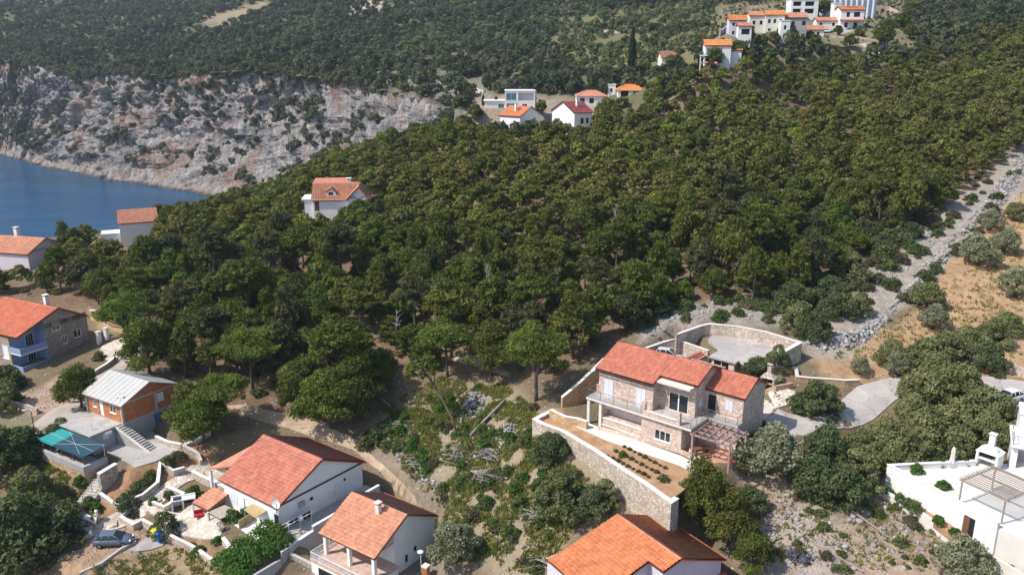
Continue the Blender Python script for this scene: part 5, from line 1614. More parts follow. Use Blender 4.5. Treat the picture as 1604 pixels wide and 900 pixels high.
# ---- the stone villa
VO = pz(932.5, 577, 34.5); VY = R(-40); VZ = 27.95
def vpt(x, y, z): return (VO[0] + math.cos(VY) * x - math.sin(VY) * y, VO[1] + math.sin(VY) * x + math.cos(VY) * y, z)
def villa():
    r = house_root('stone_villa', 'two storey natural stone villa with red tiled roofs, balcony and terrace', 'house', (VO[0], VO[1], VZ), VY)
    st, e = G['stone'], .35
    f1 = 31.3 - VZ
    ze, zr = 34.55 - VZ, 36.35 - VZ
    yp = 4.7; W = 9.1; L = 12.35; xb = 7.55; yb = 1.75
    k = (zr - ze) / (yp - e)
    # upper floor
    walls(r, e, e, xb, W - e, f1, ze, st, {'front': [(.7, f1 + .02, 1.25, 2.2, 'shut'), (5.0, f1 + .02, 1.25, 2.2, 'shut')]}, top=False)
    zb = ze + k * (yb - e)
    walls(r, xb + .003, yb, L - e, W - e - .003, f1, zb - .02, st, {'front': [(1.2, f1 + .05, 2.4, 2.15, 'slide')], 'right': [(.9, f1 + .9, .55, .95, 'shut')]}, top=False)
    m = MB()
    for x, y0 in ((e, e), (L - e, yb)):
        zz = ze + k * (y0 - e)
        m.poly((x, y0, zz - .02), (x, W - e, ze - .003), (x, yp, zr - .03)) if y0 == e else m.poly((x, y0, zz - .03), (x, W - e, zz - .5), (x, W - e, ze), (x, yp, zr - .03))
    m.poly((xb, e, ze), (xb, yb + .1, ze), (xb, yb + .1, zb))
    m.build('gable_wall', st, r)
    t = .14
    kb = (zr - ze) / (W - e - yp)
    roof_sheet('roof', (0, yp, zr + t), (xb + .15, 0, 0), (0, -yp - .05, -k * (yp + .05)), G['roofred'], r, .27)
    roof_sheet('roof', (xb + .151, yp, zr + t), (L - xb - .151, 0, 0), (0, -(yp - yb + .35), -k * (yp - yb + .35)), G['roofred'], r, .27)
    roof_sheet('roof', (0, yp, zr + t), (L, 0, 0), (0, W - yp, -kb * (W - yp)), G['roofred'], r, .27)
    ridge_cap((0, yp, zr + t), (L, yp, zr + t), G['roofred'], r, .12)
    m = MB(); m.beam((0, -.1, ze - .22), (xb + .1, -.1, ze - .22), .1, .1); m.build('gutter', G['darkmetal'], r)
    m = MB(); m.box(xb + .3, yb - 1.25, zb - .42, L - e - .1, yb - .002, zb - .2); m.build('awning_cassette', G['cream'], r)
    # wing
    wx0, wx1, wy0, wy1 = L - e + .003, 16.5, 4.05, 9.6
    we, wr = 34.0 - VZ, 35.35 - VZ
    walls(r, wx0, wy0, wx1, wy1, f1 - 2.4, we, st, {'front': [(.35, f1, .95, 2.15, 'darkdoor'), (2.35, f1 + .9, .95, 1.15, 'shut')]}, peak=wr, name='wing_wall')
    gable_roof(r, wx0, wy0, wx1 - .0, wy1, we, wr, G['roofred'], .25, True, pitch=.27)
    # wing landing
    m = MB(); m.box(wx0, 2.75, f1 - .28, wx1 + .1, wy0 - .003, f1 - .02); m.build('landing', G['concrete'], r)
    m = MB(); m.box(wx0 + .1, 2.85, -.5, wx1, wy0 - .01, f1 - .281); m.build('landing_wall', st, r)
    railing(r, [(wx0 + .3, 2.85, f1 - .02), (wx1, 2.85, f1 - .02), (wx1, wy0, f1 - .02)], .9, G['metal'], 1.6)
    # slab, ground floor, recess
    sx0, sx1, sy0 = -.35, 13.15, -1.15
    m = MB(); m.box(sx0, sy0, f1 - .3, sx1, e + 2.6, f1 - .02); m.build('balcony_slab', G['concrete'], r)
    m = MB(); m.box(sx0 - .02, sy0 - .025, f1 - .27, sx1 + .02, sy0 - .002, f1 - .06); m.build('slab_edge', G['cream'], r)
    gy = sy0 + .35
    walls(r, 1.7, gy, 11.9, 8.5, -.6, f1 - .302, G['stone'], {
        'front': [(0.02, 1.25, 5.2, 1.3, 'porch', 1.4, 'lilac'), (6.9, .75, 2.0, 1.2, 'win3')]}, top=False, name='ground_floor_wall')
    m = MB(); m.box(1.65, gy - .08, 1.18, 7.0, gy + .3, 1.26); m.box(1.65, gy - .14, .3, 6.9, gy - .002, .42); m.build('parapet_cap', G['cream'], r)
    for x in (sx0 + .2, 1.5):
        m = MB(); m.box(x - .17, gy - .2, -.4, x + .17, gy + .14, f1 - .301); m.build('column', G['cream'], r)
    m = MB(); m.box(3.0, gy + 1.22, 2.1, 3.35, gy + 1.28, 2.3); m.box(5.5, gy + 1.22, 2.0, 6.1, gy + 1.28, 2.2); m.build('wall_vent', G['brownwood'], r)
    railing(r, [(sx0 + .1, 1.4, f1 - .02), (sx0 + .1, sy0 + .08, f1 - .02), (6.9, sy0 + .08, f1 - .02)], 1.0, G['metal'], 1.9)
    m = MB(); m.box(6.95, sy0 + .02, f1 - .02, 7.45, sy0 + .42, f1 + 1.35); m.build('stone_pier', st, r)
    m = MB(); m.box(7.45, sy0 + .02, f1 - .02, 11.3, sy0 + .3, f1 + .45); m.build('terrace_parapet', st, r)
    m = MB(); m.box(11.3, sy0 + .02, f1 - .02, 11.75, sy0 + .42, f1 + 1.4); m.build('stone_pier', st, r)
    m = MB(); m.box(7.44, sy0 - .02, f1 + .452, 11.3, sy0 + .34, f1 + .52); m.build('parapet_coping', G['cream'], r)
    railing(r, [(11.75, sy0 + .1, f1 - .02), (sx1 - .1, sy0 + .1, f1 - .02), (sx1 - .1, 2.9, f1 - .02)], .95, G['metal'], 1.5)
    m = MB(); m.box(sx0 + .02, .9, f1 - .02, sx0 + .3, 3.2, f1 + .95); m.build('end_wall', st, r)
    m = MB(); m.tube([(-.02, -.05, ze - .3), (-.02, -.05, ze - .05)], .12, 8); m.build('lamp', G['whitepaint'], r)
villa()
def villa_pergola():
    x0, x1, y0, y1 = 13.35, 17.7, -1.15, 2.7
    t = thing('timber_pergola', 'faded pink timber pergola of crossed beams over the terracotta terrace', 'pergola', vpt(x0, y0, VZ), VY)
    h = 2.75
    lx, ly = x1 - x0, y1 - y0
    for y in np.linspace(0, ly, 5):
        m = MB(); m.box(-.25, y - .07, h, lx + .25, y + .07, h + .18); m.build('beam', G['pinkwood'], t)
    for x in np.linspace(.1, lx - .1, 6):
        m = MB(); m.box(x - .05, -.2, h + .182, x + .05, ly + .2, h + .29); m.build('rafter', G['pinkwood'], t)
    for x, y in ((lx - .05, 0), (lx - .05, ly), (.05, 0)):
        m = MB(); m.box(x - .1, y - .1, -.2, x + .1, y + .1, h - .003); m.build('post', G['pinkwood'], t)
    tb = thing('picnic_table', 'dark wooden picnic table with white bench ends under the timber pergola', 'table', vpt(13.8, .3, VZ + .07), VY + R(60))
    m = MB(); m.box(-.9, -.4, .72, .9, .4, .78); m.build('table_top', G['brownwood'], tb)
    for x in (-.7, .7):
        m = MB(); m.box(x - .06, -.3, 0, x + .06, .3, .718); m.build('leg', G['brownwood'], tb)
    for y in (-.85, .85):
        b = thing('bench', 'wooden bench with white ends on the %s side of the picnic table' % ('near' if y < 0 else 'villa'), 'bench', vpt(13.8 - math.sin(R(60)) * y, .3 + math.cos(R(60)) * y, VZ + .07), VY + R(60))
        m = MB(); m.box(-.9, -.18, .42, .9, .18, .47); m.build('seat', G['brownwood'], b)
        for x in (-.8, .8):
            m = MB(); m.box(x - .05, -.2, 0, x + .05, .2, .418); m.build('leg', G['whitepaint'], b)
    p = thing('red_chair', 'small red garden chair at the terrace edge under the pergola', 'chair', vpt(17.2, .2, VZ + .07), VY + R(200))
    m = MB(); m.box(-.25, -.25, .38, .25, .25, .43); m.build('seat', G['red'], p)
    m = MB(); m.box(-.25, .2, .432, .25, .26, .85); m.build('backrest', G['red'], p)
    for x in (-.2, .2):
        for y in (-.2, .2):
            m = MB(); m.box(x - .03, y - .03, 0, x + .03, y + .03, .378); m.build('leg', G['red'], p)
villa_pergola()
def villa_garage():
    A = pz(1110, 557.5, 32.2)
    r = house_root('villa_garage', 'low stone outbuilding with flat concrete roof deck behind the villa', 'garage', (A[0], A[1], 29.8), R(-40))
    walls(r, .3, .3, 3.4, 5.5, -1, 2.2, G['stone'], {'front': [(.25, .05, 2.2, 2.0, 'win2')]}, top=False)
    m = MB(); m.box(0, 0, 2.2, 3.7, 5.9, 2.42); m.build('roof_slab', G['concrete'], r)
    m = MB(); m.box(-.05, .05, 1.75, .0, 5.6, 2.3); m.build('roof_edge', G['concrete'], r)
    tile_canopy('tiled_lean_to', 'striped red tiled lean-to roof between the villa and its garage', [(1071, 561), (1099, 547), (1109, 555), (1090, 568)][:4] and [(1099, 547), (1071, 561), (1090, 568), (1109, 555)], [31.9, 31.9, 31.5, 31.5], G['roofpink'])
villa_garage()
line_wall('courtyard_wall', 'high curved stone wall round the upper parking court behind the villa', 'wall', [(1060, 527, 33.0), (1061, 523, 33.5), (1099, 509.5, 33.6), (1112, 507, 33.7), (1155, 511, 33.8), (1200, 519.5, 33.9), (1253, 536, 33.8), (1218, 556, 33.0)], G['stonewall'], w=.4, below=2.6, cap=G['cream'], step=2.5)
line_wall('yard_wall', 'stepped stone wall enclosing the parked silver car behind the villa', 'wall', [(1011, 545, 31.6), (1040, 535, 31.6), (1060, 530, 32.0), (1061, 532, 32.3), (1110, 549, 32.3)], G['stonewall'], w=.35, below=3.0, cap=G['cream'], step=2.5)
line_wall('garden_retaining_wall', 'long pale stone retaining wall curving below the villa garden', 'wall', [(868, 641, 28.3), (838, 656, 28.3), (850, 663, 28.3), (882, 674.5, 28.2), (932, 704, 28.1), (976, 734, 28.1), (1012, 757, 28.1), (1051, 785, 28.1), (1060, 779, 28.1)], G['stonewall'], w=.5, below=5.5, cap=G['cream'], step=2.0)
line_wall('diagonal_wall', 'sloping stone wall with pale coping climbing the left side of the villa', 'wall', [(880, 622, 29.2), (905, 601, 30.6), (930, 578, 31.8), (947, 561, 32.6)], G['orangestone'], w=.35, below=3.0, cap=G['cream'], step=2.0)
line_wall('yard_side_wall', 'low orange stone wall with a step left of the villa columns', 'wall', [(862, 641, 28.9), (886, 652, 28.9), (905, 655, 28.9), (920, 660, 28.9)], G['orangestone'], w=.35, below=1.2, cap=G['cream'])
line_wall('plinth_wall', 'low stone plinth wall along the garden front of the villa', 'wall', [(937, 667, 28.35), (1000, 684, 28.35), (1066, 703, 28.35), (1100, 722, 28.2)], G['stone'], w=.3, below=1)
line_wall('drive_wall', 'low orange stone wall curving beside the driveway and the small barbecue', 'wall', [(1200, 585), (1217, 582), (1246, 585), (1248, 598), (1322, 604), (1345, 603)], G['orangestone'], h=.75, w=.35, below=.6, cap=G['cream'])
line_wall('barbecue_wall', 'low stone wall stepping round the barbecue yard by the driveway', 'wall', [(1193, 620), (1215, 612), (1241, 607)], G['orangestone'], h=.7, w=.35, below=.6)
line_wall('road_wall', 'pale stone retaining wall along the far side of the driveway near the white car', 'wall', [(1534, 573), (1560, 577), (1604, 590), (1650, 606)], G['stonewall'], h=1.2, w=.4, below=1)
def barbecue(name, label, P, yaw, w=1.5, d=1.0, m=None, ch=1.7):
    m = m or G['white']
    t = thing(name, label, 'barbecue', P, yaw)
    b = MB(); b.box(-w / 2, -d / 2, -.3, -w / 2 + .2, d / 2, 1.5); b.box(w / 2 - .2, -d / 2, -.3, w / 2, d / 2, 1.5); b.box(-w / 2 + .2, d / 2 - .18, -.3, w / 2 - .2, d / 2, 1.5); b.box(-w / 2 + .2, -d / 2 + .01, .75, w / 2 - .2, d / 2 - .18, .87)
    b.build('body', m, t)
    b = MB(); b.box(-w / 2 + .21, -d / 2 + .3, .872, w / 2 - .21, d / 2 - .185, 1.48); b.build('hearth', G['dark'], t)
    b = MB(); b.add([(-w / 2 - .08, -d / 2 - .08, 1.5), (w / 2 + .08, -d / 2 - .08, 1.5), (w / 2 + .08, d / 2 + .08, 1.5), (-w / 2 - .08, d / 2 + .08, 1.5), (-.25, -.2, 2.15), (.25, -.2, 2.15), (.25, .25, 2.15), (-.25, .25, 2.15)],
                    [(3, 2, 1, 0), (0, 1, 5, 4), (1, 2, 6, 5), (2, 3, 7, 6), (3, 0, 4, 7)]); b.build('hood', m, t)
    b = MB(); b.box(-.24, -.19, 2.15, .24, .24, 2.15 + ch * .5); c = b.build('chimney', m, t)
    b = MB(); b.box(-.32, -.27, 2.15 + ch * .5 + .15, .32, .32, 2.15 + ch * .5 + .22)
    for x in (-.2, .2):
        for y in (-.15, .2): b.box(x - .04, y - .04, 2.15 + ch * .5 + .002, x + .04, y + .04, 2.15 + ch * .5 + .149)
    b.build('chimney_cap', m, c)
    return t
p = hit(1203, 608); barbecue('stone_barbecue', 'pale stone barbecue with chimney beside the driveway behind the villa', tuple(p), R(-35), 1.7, 1.2, G['stonewall'])
p = hit(289, 792)
def garden_grill():
    t = thing('garden_grill', 'white masonry garden grill with dark openings on the pale patio', 'barbecue', tuple(p), R(-150))
    t.rotation_euler = (0, 0, R(20))
    for x in (-1.3, -.1, 1.2):
        b = MB(); b.box(x - .1, -.5, -.3, x + .1, .5, 1.0); b.build('pier', G['white'], t)
    b = MB(); b.box(-1.4, .42, -.3, 1.3, .6, 1.25); b.build('back_wall', G['white'], t)
    b = MB(); b.box(-1.4, -.52, 1.002, 1.3, .41, 1.1); b.build('counter', G['whitepaint'], t)
    b = MB(); b.box(-1.15, -.4, 1.102, -.25, .3, 1.16); b.build('grate', G['darkmetal'], t)
    b = MB(); b.box(-.1, -.4, .02, 1.1, .38, .5); b.build('log_store', G['brownwood'], t)
garden_grill()

# ---- white house on the right
def white_terrace():
    c = (pz(1393, 728, 27.75), pz(1565, 819, 27.75))
    line_wall('white_terrace_wall', 'tall bright white terrace wall with a brown door', 'wall', [(1528, 721, 27.75), (1394, 728, 27.75), (1480, 773, 27.75), (1565, 819, 27.75)], G['white'], w=.3, below=3.2, step=30, cap=G['whitepaint'])
    w0, w1 = c[0][:2], c[1][:2]
    d = (w1 - w0) / np.linalg.norm(w1 - w0); n = np.array([d[1], -d[0]])
    n = n if n[0] < 0 else -n
    q = pz(1519, 818, 26.3)[:2]
    s = (q - w0) @ d
    q = w0 + d * s + n * .17
    yaw = math.atan2(d[1], d[0])
    t = thing('brown_door', 'narrow brown wooden door standing ajar in the white terrace wall', 'door', (q[0], q[1], 24.75), yaw)
    m = MB(); m.box(-.55, -.01, 0, .55, .06, 2.15); m.build('opening', G['dark'], t)
    m = MB(); m.box(-.55, -.08, 0, .1, -.02, 2.1)
    for k in range(5): m.box(-.54 + k * .128, -.1, .02, -.45 + k * .128, -.08, 2.08)
    o = m.build('door_leaf', G['brownwood'], t)
    m = MB(); m.box(.0, -.16, 1.0, .05, -.1, 1.1); m.build('handle', G['metal'], o)
    drape('terrace_paving', [tuple(w0 - n * .1), tuple(pz(1528, 721, 27.1)[:2]), tuple(pz(1604, 730, 27.1)[:2]), tuple(pz(1680, 790, 27.1)[:2]), tuple(pz(1640, 860, 27.1)[:2]), tuple(w1 - n * .1)], G['cream'], .06, z=27.1, world=True, skirt=3.2)
    drape('planter_soil', [(1380, 764), (1400, 776), (1440, 801), (1500, 844), (1512, 836), (1470, 808), (1420, 778), (1396, 764)], G['dirt'], 0.0, z=25.1, skirt=.6)
    line_wall('planter_wall', 'low rough grey planter wall stepping down below the white terrace wall', 'wall', [(1376, 761, 25.5), (1400, 775, 25.4), (1424, 789, 25.2), (1440, 798, 25.4), (1470, 820, 25.1), (1500, 843, 24.9), (1545, 864, 24.7), (1604, 898, 24.4), (1640, 923, 24)], G['cream'], w=.3, below=1.8, step=3)
    tb = barbecue('white_barbecue', 'big white outdoor fireplace with chimney at the corner of the white terrace', tuple(pz(1548, 728, 27.15)), R(-50), 1.9, 1.5, G['whitepaint'], 2.0)
    tb.scale = (1.15, 1.15, 1.1)
    for px_, py_, lb in ((1447 + 43, 731, 'closed white parasol beside the round green bush on the white terrace'), (1556, 733, 'closed white parasol next to the white fireplace')):
        P = pz(px_, py_, 27.15)
        t = thing('closed_parasol', lb, 'parasol', tuple(P))
        m = MB(); m.lathe([(.35, 0), (.35, .06), (.05, .08), (.03, .1)], 12); m.build('base', G['greyplaster'], t)
        m = MB(); m.tube([(0, 0, .08), (0, 0, 2.45)], .03, 8); m.build('pole', G['greywood'], t)
        m = MB(); n_ = 16; V = []
        for z, rr in ((.55, .26), (.9, .21), (1.5, .17), (1.9, .18), (2.2, .13), (2.4, .03)):
            for k in range(n_):
                a = 2 * math.pi * k / n_; q = rr * (1 + .25 * math.cos(8 * a))
                V.append((q * math.cos(a), q * math.sin(a), z))
        m.add(V, [(i * n_ + k, i * n_ + (k + 1) % n_, (i + 1) * n_ + (k + 1) % n_, (i + 1) * n_ + k) for i in range(5) for k in range(n_)]); m.build('canopy', G['cream'], t)
    # pergola
    A, yaw, L = frame_of((1506.7, 752), (1571.7, 782), 29.6)
    t = thing('terrace_pergola', 'weathered brown slatted pergola over the white terrace', 'pergola', (A[0], A[1], 27.15), yaw)
    L, W, h = 4.3, 5.4, 2.4
    for y in (.0, W * .5, W):
        m = MB(); m.box(-.2, y - .06, h, L + .3, y + .06, h + .16); m.build('beam', G['greywood'], t)
    for x in np.linspace(0, L, 4)[[0, 3]]:
        m = MB(); m.box(x - .06, .06, h, x + .06, W - .06, h + .14); m.build('beam', G['greywood'], t)
    for i, y in enumerate(np.linspace(.2, W - .2, 13)):
        m = MB(); m.box(-.3, y - .04, h + .162, L + .4, y + .04, h + .24); m.build('slat', G['greywood'], t)
    for x, y in ((.05, .02), (L, .02), (.05, W), (L, W)):
        m = MB(); m.tube([(x, y, -.1), (x, y, h)], .08, 8); m.build('post', G['greywood'], t)
    # the house itself at the picture edge
    B = pz(1580, 731, 27.15)
    r = house_root('white_modern_house', 'white cubic modern house with roof terrace at the right edge', 'house', (B[0], B[1], 27.1), R(-28))
    walls(r, 0, 0, 9, 5, -1, 2.6, G['white'], {'front': [(.6, 0.05, 7.0, 2.2, 'porch', 2.0, 'greyplaster')]}, top=False)
    m = MB(); m.box(-.15, -.5, 2.602, 9.2, 5.1, 2.85); m.build('terrace_slab', G['whitepaint'], r)
    railing(r, [(0, 2.6, 2.85), (0, -.35, 2.85), (9, -.35, 2.85)], 1.0, G['metal'], 1.4)
    walls(r, .5, 2.7, 9, 5.6, 2.852, 5.2, G['white'], {'front': [(1.2, 2.95, 1.6, 2.0, 'win2'), (4.2, 2.95, 3.0, 2.0, 'slide')]})
    m = MB(); m.box(.4, 2.6, 5.202, 9.1, 5.7, 5.5); m.build('roof_parapet', G['whitepaint'], r)
    # lower landing and railing at the corner
    C = pz(1543, 842, 25.6)
    t = thing('corner_railing', 'grey steel railing on the white landing at the lower right corner', 'railing', (C[0], C[1], 25.6), R(0))
    railing(t, [(0, 0, 0), (2.2, .1, 0), (4.4, -1.6, 0), (7, -3.6, 0)], 1.0, G['metal'], .9)
    t = thing('white_landing', 'white plastered landing below the terrace at the lower right corner', 'terrace', (C[0], C[1], 25.6), 0)
    m = MB(); m.add([(-.2, -.15, 0), (4.3, -1.9, 0), (8, -4.4, 0), (9, 3, 0), (2.4, 3.4, 0), (-.2, 1.2, 0)] + [(-.2, -.15, -3), (4.3, -1.9, -3), (8, -4.4, -3), (9, 3, -3), (2.4, 3.4, -3), (-.2, 1.2, -3)],
                    [(0, 1, 2, 3, 4, 5)] + [(i, 6 + i, 6 + (i + 1) % 6, (i + 1) % 6) for i in range(6)]); m.build('landing', G['white'], t)
    S = thing('white_stairs', 'short white stairs at the terrace edge under the pergola', 'stairs', tuple(pz(1590, 815, 27.1)), R(-60))
    stairs(S, 0, 0, .1, .2, -.98, 2.2, 7, .17, .34, G['whitepaint'])
white_terrace()

# ---- blue and stone house on the left
def blue_house():
    FR = pz(25.5, 529.5, 29.5); yaw = R(-26.8); W = 12.0; L = 13.0
    O = FR[:2] - L * np.array([math.cos(yaw), math.sin(yaw)])
    z0 = 24.0
    r = house_root('stone_blue_house', 'stone gabled house with blue balconies recessed in its end wall', 'house', (O[0], O[1], z0), yaw)
    ze = 5.4
    yp = 7.1
    zr = 31.95 - z0
    e = .3
    mb = MB()
    for x0, y0, x1, y1 in ((e, e, L - e - 2.2, 4.6), (e, 4.6, L - e, W - e)):
        F_ = corner_frame(x0, y0, x1, y1)
        for sd, fr in F_.items():
            ops = []
            if sd == 'right' and y0 > 4: ops = [(1.2, 4.7, 1.3, 1.5, 'win2'), (2.6, 2.3, .8, 1.3, 'win'), (4.5, 2.6, 1.3, 1.3, 'win2'), (.7, -2.6, 4.0, 2.3, 'garage')]
            if sd == 'front' and y0 < 4: ops = [(8.2, 1.6, 1.5, 2.2, 'blind')]
            wall_panel(mb, fr, -3.6, ze, ops)
            for op in ops: fit_opening(r, fr, op)
    zt = lambda y: ze + (zr - ze) * ((y - e) / (yp - e) if y < yp else (W - e - y) / (W - e - yp))
    mb.poly((L - e, 4.6, ze), (L - e, W - e, ze), (L - e, yp, zr - .05), (L - e, 4.6, zt(4.6) - .05))
    mb.poly((e, e, ze), (e, W - e, ze), (e, yp, zr - .05))
    mb.build('wall', G['stonedark'], r)
    # blue recess with its balconies
    m = MB(); x = L - e - 2.195
    m.poly((x, e + .2, -3.0), (x, 4.59, -3.0), (x, 4.59, zt(4.5) - .1), (x, e + .2, zt(e + .2) - .1))
    m.poly((x, 4.595, -3.0), (L - e - .01, 4.595, -3.0), (L - e - .01, 4.595, zt(4.5) - .1), (x, 4.595, zt(4.5) - .1))
    m.build('blue_wall', G['bluepaint'], r)
    fr = ((x, e), (0, 1), (1, 0), 4.2)
    for z in (-.1, 2.75):
        m = MB(); m.box(x, e, z - .2, L - .1, 4.58, z); m.build('balcony_slab', G['whitepaint'], r)
        m = MB(); m.box(L - .2, e, z + .002, L - .12, 4.57, z + .9); m.box(x, e, z + .002, L - .2, e + .08, z + .9); m.build('balustrade', G['bluepaint'], r)
        m = MB(); fbox(m, fr, 2.4, 3.7, z + .05, z + 2.15, -.02, .05); d = m.build('balcony_door', G['whitepaint'], r)
        for i in range(3):
            m = MB(); fbox(m, fr, 2.48 + i * .4, 2.82 + i * .4, z + .15, z + 2.05, .051, .07); m.build('pane', G['glass'], d)
    for y in (e + .2,):
        m = MB(); m.box(L - .5, y, -3.4, L - .12, y + .38, -.302); m.build('column', G['cream'], r)
    gable_roof(r, e, e, L - e, W - e, ze, zr, G['roofblue'], .3, True, peakpos=(yp - e) / (W - 2 * e), pitch=.3)
    chimney(r, L - 4.2, yp + 1.0, zr - 1.0, zr + 1.2, .6)
    m = MB(); m.box(L - 4.5, yp - 3.2, zr - 1.15, L - 3.6, yp - 2.5, zr - .95); m.build('skylight', G['glass'], r)
blue_house()
line_wall('courtyard_stone_wall', 'orange stone wall behind the pale paved court of the blue balcony house', 'wall', [(143, 500), (165, 508), (200, 524)], G['orangestone'], h=1.7, w=.4, cap=G['cream'])
for (a, b, lb) in ((156, 538, 'white gate pillar nearest the stone house gable'), (168, 532, 'white gate pillar by the pale paved court')):
    P = hit(a, b); t = thing('gate_pillar', lb, 'pillar', tuple(P), R(-25))
    m = MB(); m.box(-.28, -.28, -.3, .28, .28, 1.9); m.build('shaft', G['white'], t)
    m = MB(); m.box(-.36, -.36, 1.902, .36, .36, 2.05); m.build('pillar_cap', G['cream'], t)
line_wall('lane_wall', 'low brown retaining wall along the lane below the blue balcony house', 'wall', [(150, 588), (168, 577), (182, 566)], G['stonedark'], h=.8, w=.3, cap=G['cream'])
line_wall('yard_low_wall', 'low rough wall at the left yard edge near the street lamp', 'wall', [(18, 636), (45, 642), (60, 648)], G['stonewall'], h=.8, w=.35)
# ================================================================== garden walls, lamps, cars, bins
for pts, lb, h, cap in (
    ([(126, 826), (140, 815), (113, 800), (108, 795)], 'curved low wall around the dry bed left of the car', .5, 'white'),
    ([(150, 818), (150, 828), (130, 818), (115, 806), (112, 800)], 'stone wall ending at the globe lamp near the car', .8, 'cream'),
    ([(186, 800), (170, 787), (150, 773)], 'low white wall edging the bed right of the garden stairs', .6, 'white'),
    ([(186, 800), (225, 784), (248, 765)], 'grey wall with pale coping along the paved garden path', .9, 'cream'),
    ([(248, 765), (252, 733), (273, 745), (290, 740)], 'stepped wall with white coping round the upper flower bed', .8, 'white'),
    ([(240, 792), (258, 800), (290, 780), (262, 768)], 'white edged wall of the bed with the spiky plant', .6, 'white'),
    ([(190, 817), (210, 830), (223, 823)], 'low wall with white coping right behind the parked grey car', .8, 'white'),
    ([(223, 823), (240, 832), (262, 845), (296, 862), (333, 887)], 'pale stone retaining wall below the patio and bins', .9, 'cream'),
    ([(333, 887), (362, 865), (350, 850)], 'white edged bed wall by the bright green hedge', .7, 'white'),
    ([(125, 900), (160, 884), (190, 862), (213, 850)], 'low concrete kerb wall rising along the earth parking area', .35, 'concrete'),
    ([(302, 748), (330, 762), (362, 778)], 'white garden wall with grey panels at the upper patio', 1.0, 'white'),
    ([(285, 703), (262, 698), (245, 690)], 'white coped wall beside the foot of the outdoor stairs', .7, 'white'),
    ([(285, 703), (306, 695), (330, 680)], 'thin white wall at the earth slope right of the stairs', .5, 'white'),
    ([(287, 705), (310, 717), (316, 730)], 'stone bed wall below the pine beside the stairs', .8, 'cream'),
    ([(455, 872), (492, 890), (510, 888)], 'low earthen block wall left of the porch house', .5, 'cream'),
    ([(470, 838), (500, 858)], 'short low block wall behind the dish at the porch house', .5, 'cream')):
    line_wall('garden_wall', lb, 'wall', pts, G['stonewall'] if cap != 'concrete' else G['concrete'], h=h, w=.3, below=.8, cap=G[cap] if cap != 'concrete' else None)
for (a, b, n, an, lb) in ((170, 822, 5, 205, 'pale stone steps rising behind the parked grey car'), (238, 806 - 22, 4, 215, 'pale stone steps in the garden path beside the spiky plant'), (1226, 624, 3, 300, 'small stone steps in the barbecue yard')):
    P = hit(a, b); t = thing('stone_steps', lb, 'stairs', tuple(P), R(an))
    stairs(t, -.9, -.7, .45, 1, 0, 1.6, n, .15, .42, G['paving'])

P = hit(153, 816); t = thing('globe_lamp', 'white globe lamp on a stone pillar above the grey car', 'lamp', tuple(P))
m = MB(); m.box(-.25, -.25, -.3, .25, .25, 1.0); m.build('pillar', G['stonewall'], t)
m = MB(); m.lathe([(.02, 1.0), (.06, 1.02), (.06, 1.1), (.17, 1.2), (.22, 1.32), (.17, 1.46), (.0, 1.52)], 14); m.build('globe', G['whitepaint'], t, True)
P = hit(57, 692); t = thing('street_lamp', 'tall dark street lamp post by the lane below the stone house', 'lamp', tuple(P))
m = MB(); m.tube([(0, 0, -.3), (0, 0, 4.4)], [.08, .05], 8); m.build('post', G['darkmetal'], t)
m = MB(); m.beam((0, 0, 4.38), (-.9, .1, 4.5), .06, .06); m.build('arm', G['darkmetal'], t)
m = MB(); m.box(-1.2, .0, 4.42, -.7, .2, 4.54); m.build('lamp_head', G['whitepaint'], t)
P = pz(660, 895, 17.0); t = thing('mushroom_lamp', 'white disc topped garden lamp on a pole beside the porch house', 'lamp', (P[0], P[1], float(H(P[0], P[1]))))
m = MB(); m.tube([(0, 0, -.2), (0, 0, 2.4)], .04, 8); m.build('post', G['whitepaint'], t)
m = MB(); m.lathe([(0, 2.38), (.34, 2.42), (.36, 2.5), (.2, 2.56), (0, 2.6)], 18); m.build('lamp_disc', G['whitepaint'], t, True)
P = pz(663, 899, 17.0); t = thing('brick_pillar', 'short red brick pillar with pale top beside the mushroom lamp', 'pillar', (P[0] + .35, P[1] - .5, float(H(P[0], P[1]))), R(-30))
m = MB(); m.box(-.3, -.3, -.4, .3, .3, 1.35); m.build('shaft', G['brick'], t)
m = MB(); m.box(-.36, -.36, 1.352, .36, .36, 1.5); m.build('pillar_cap', G['cream'], t)

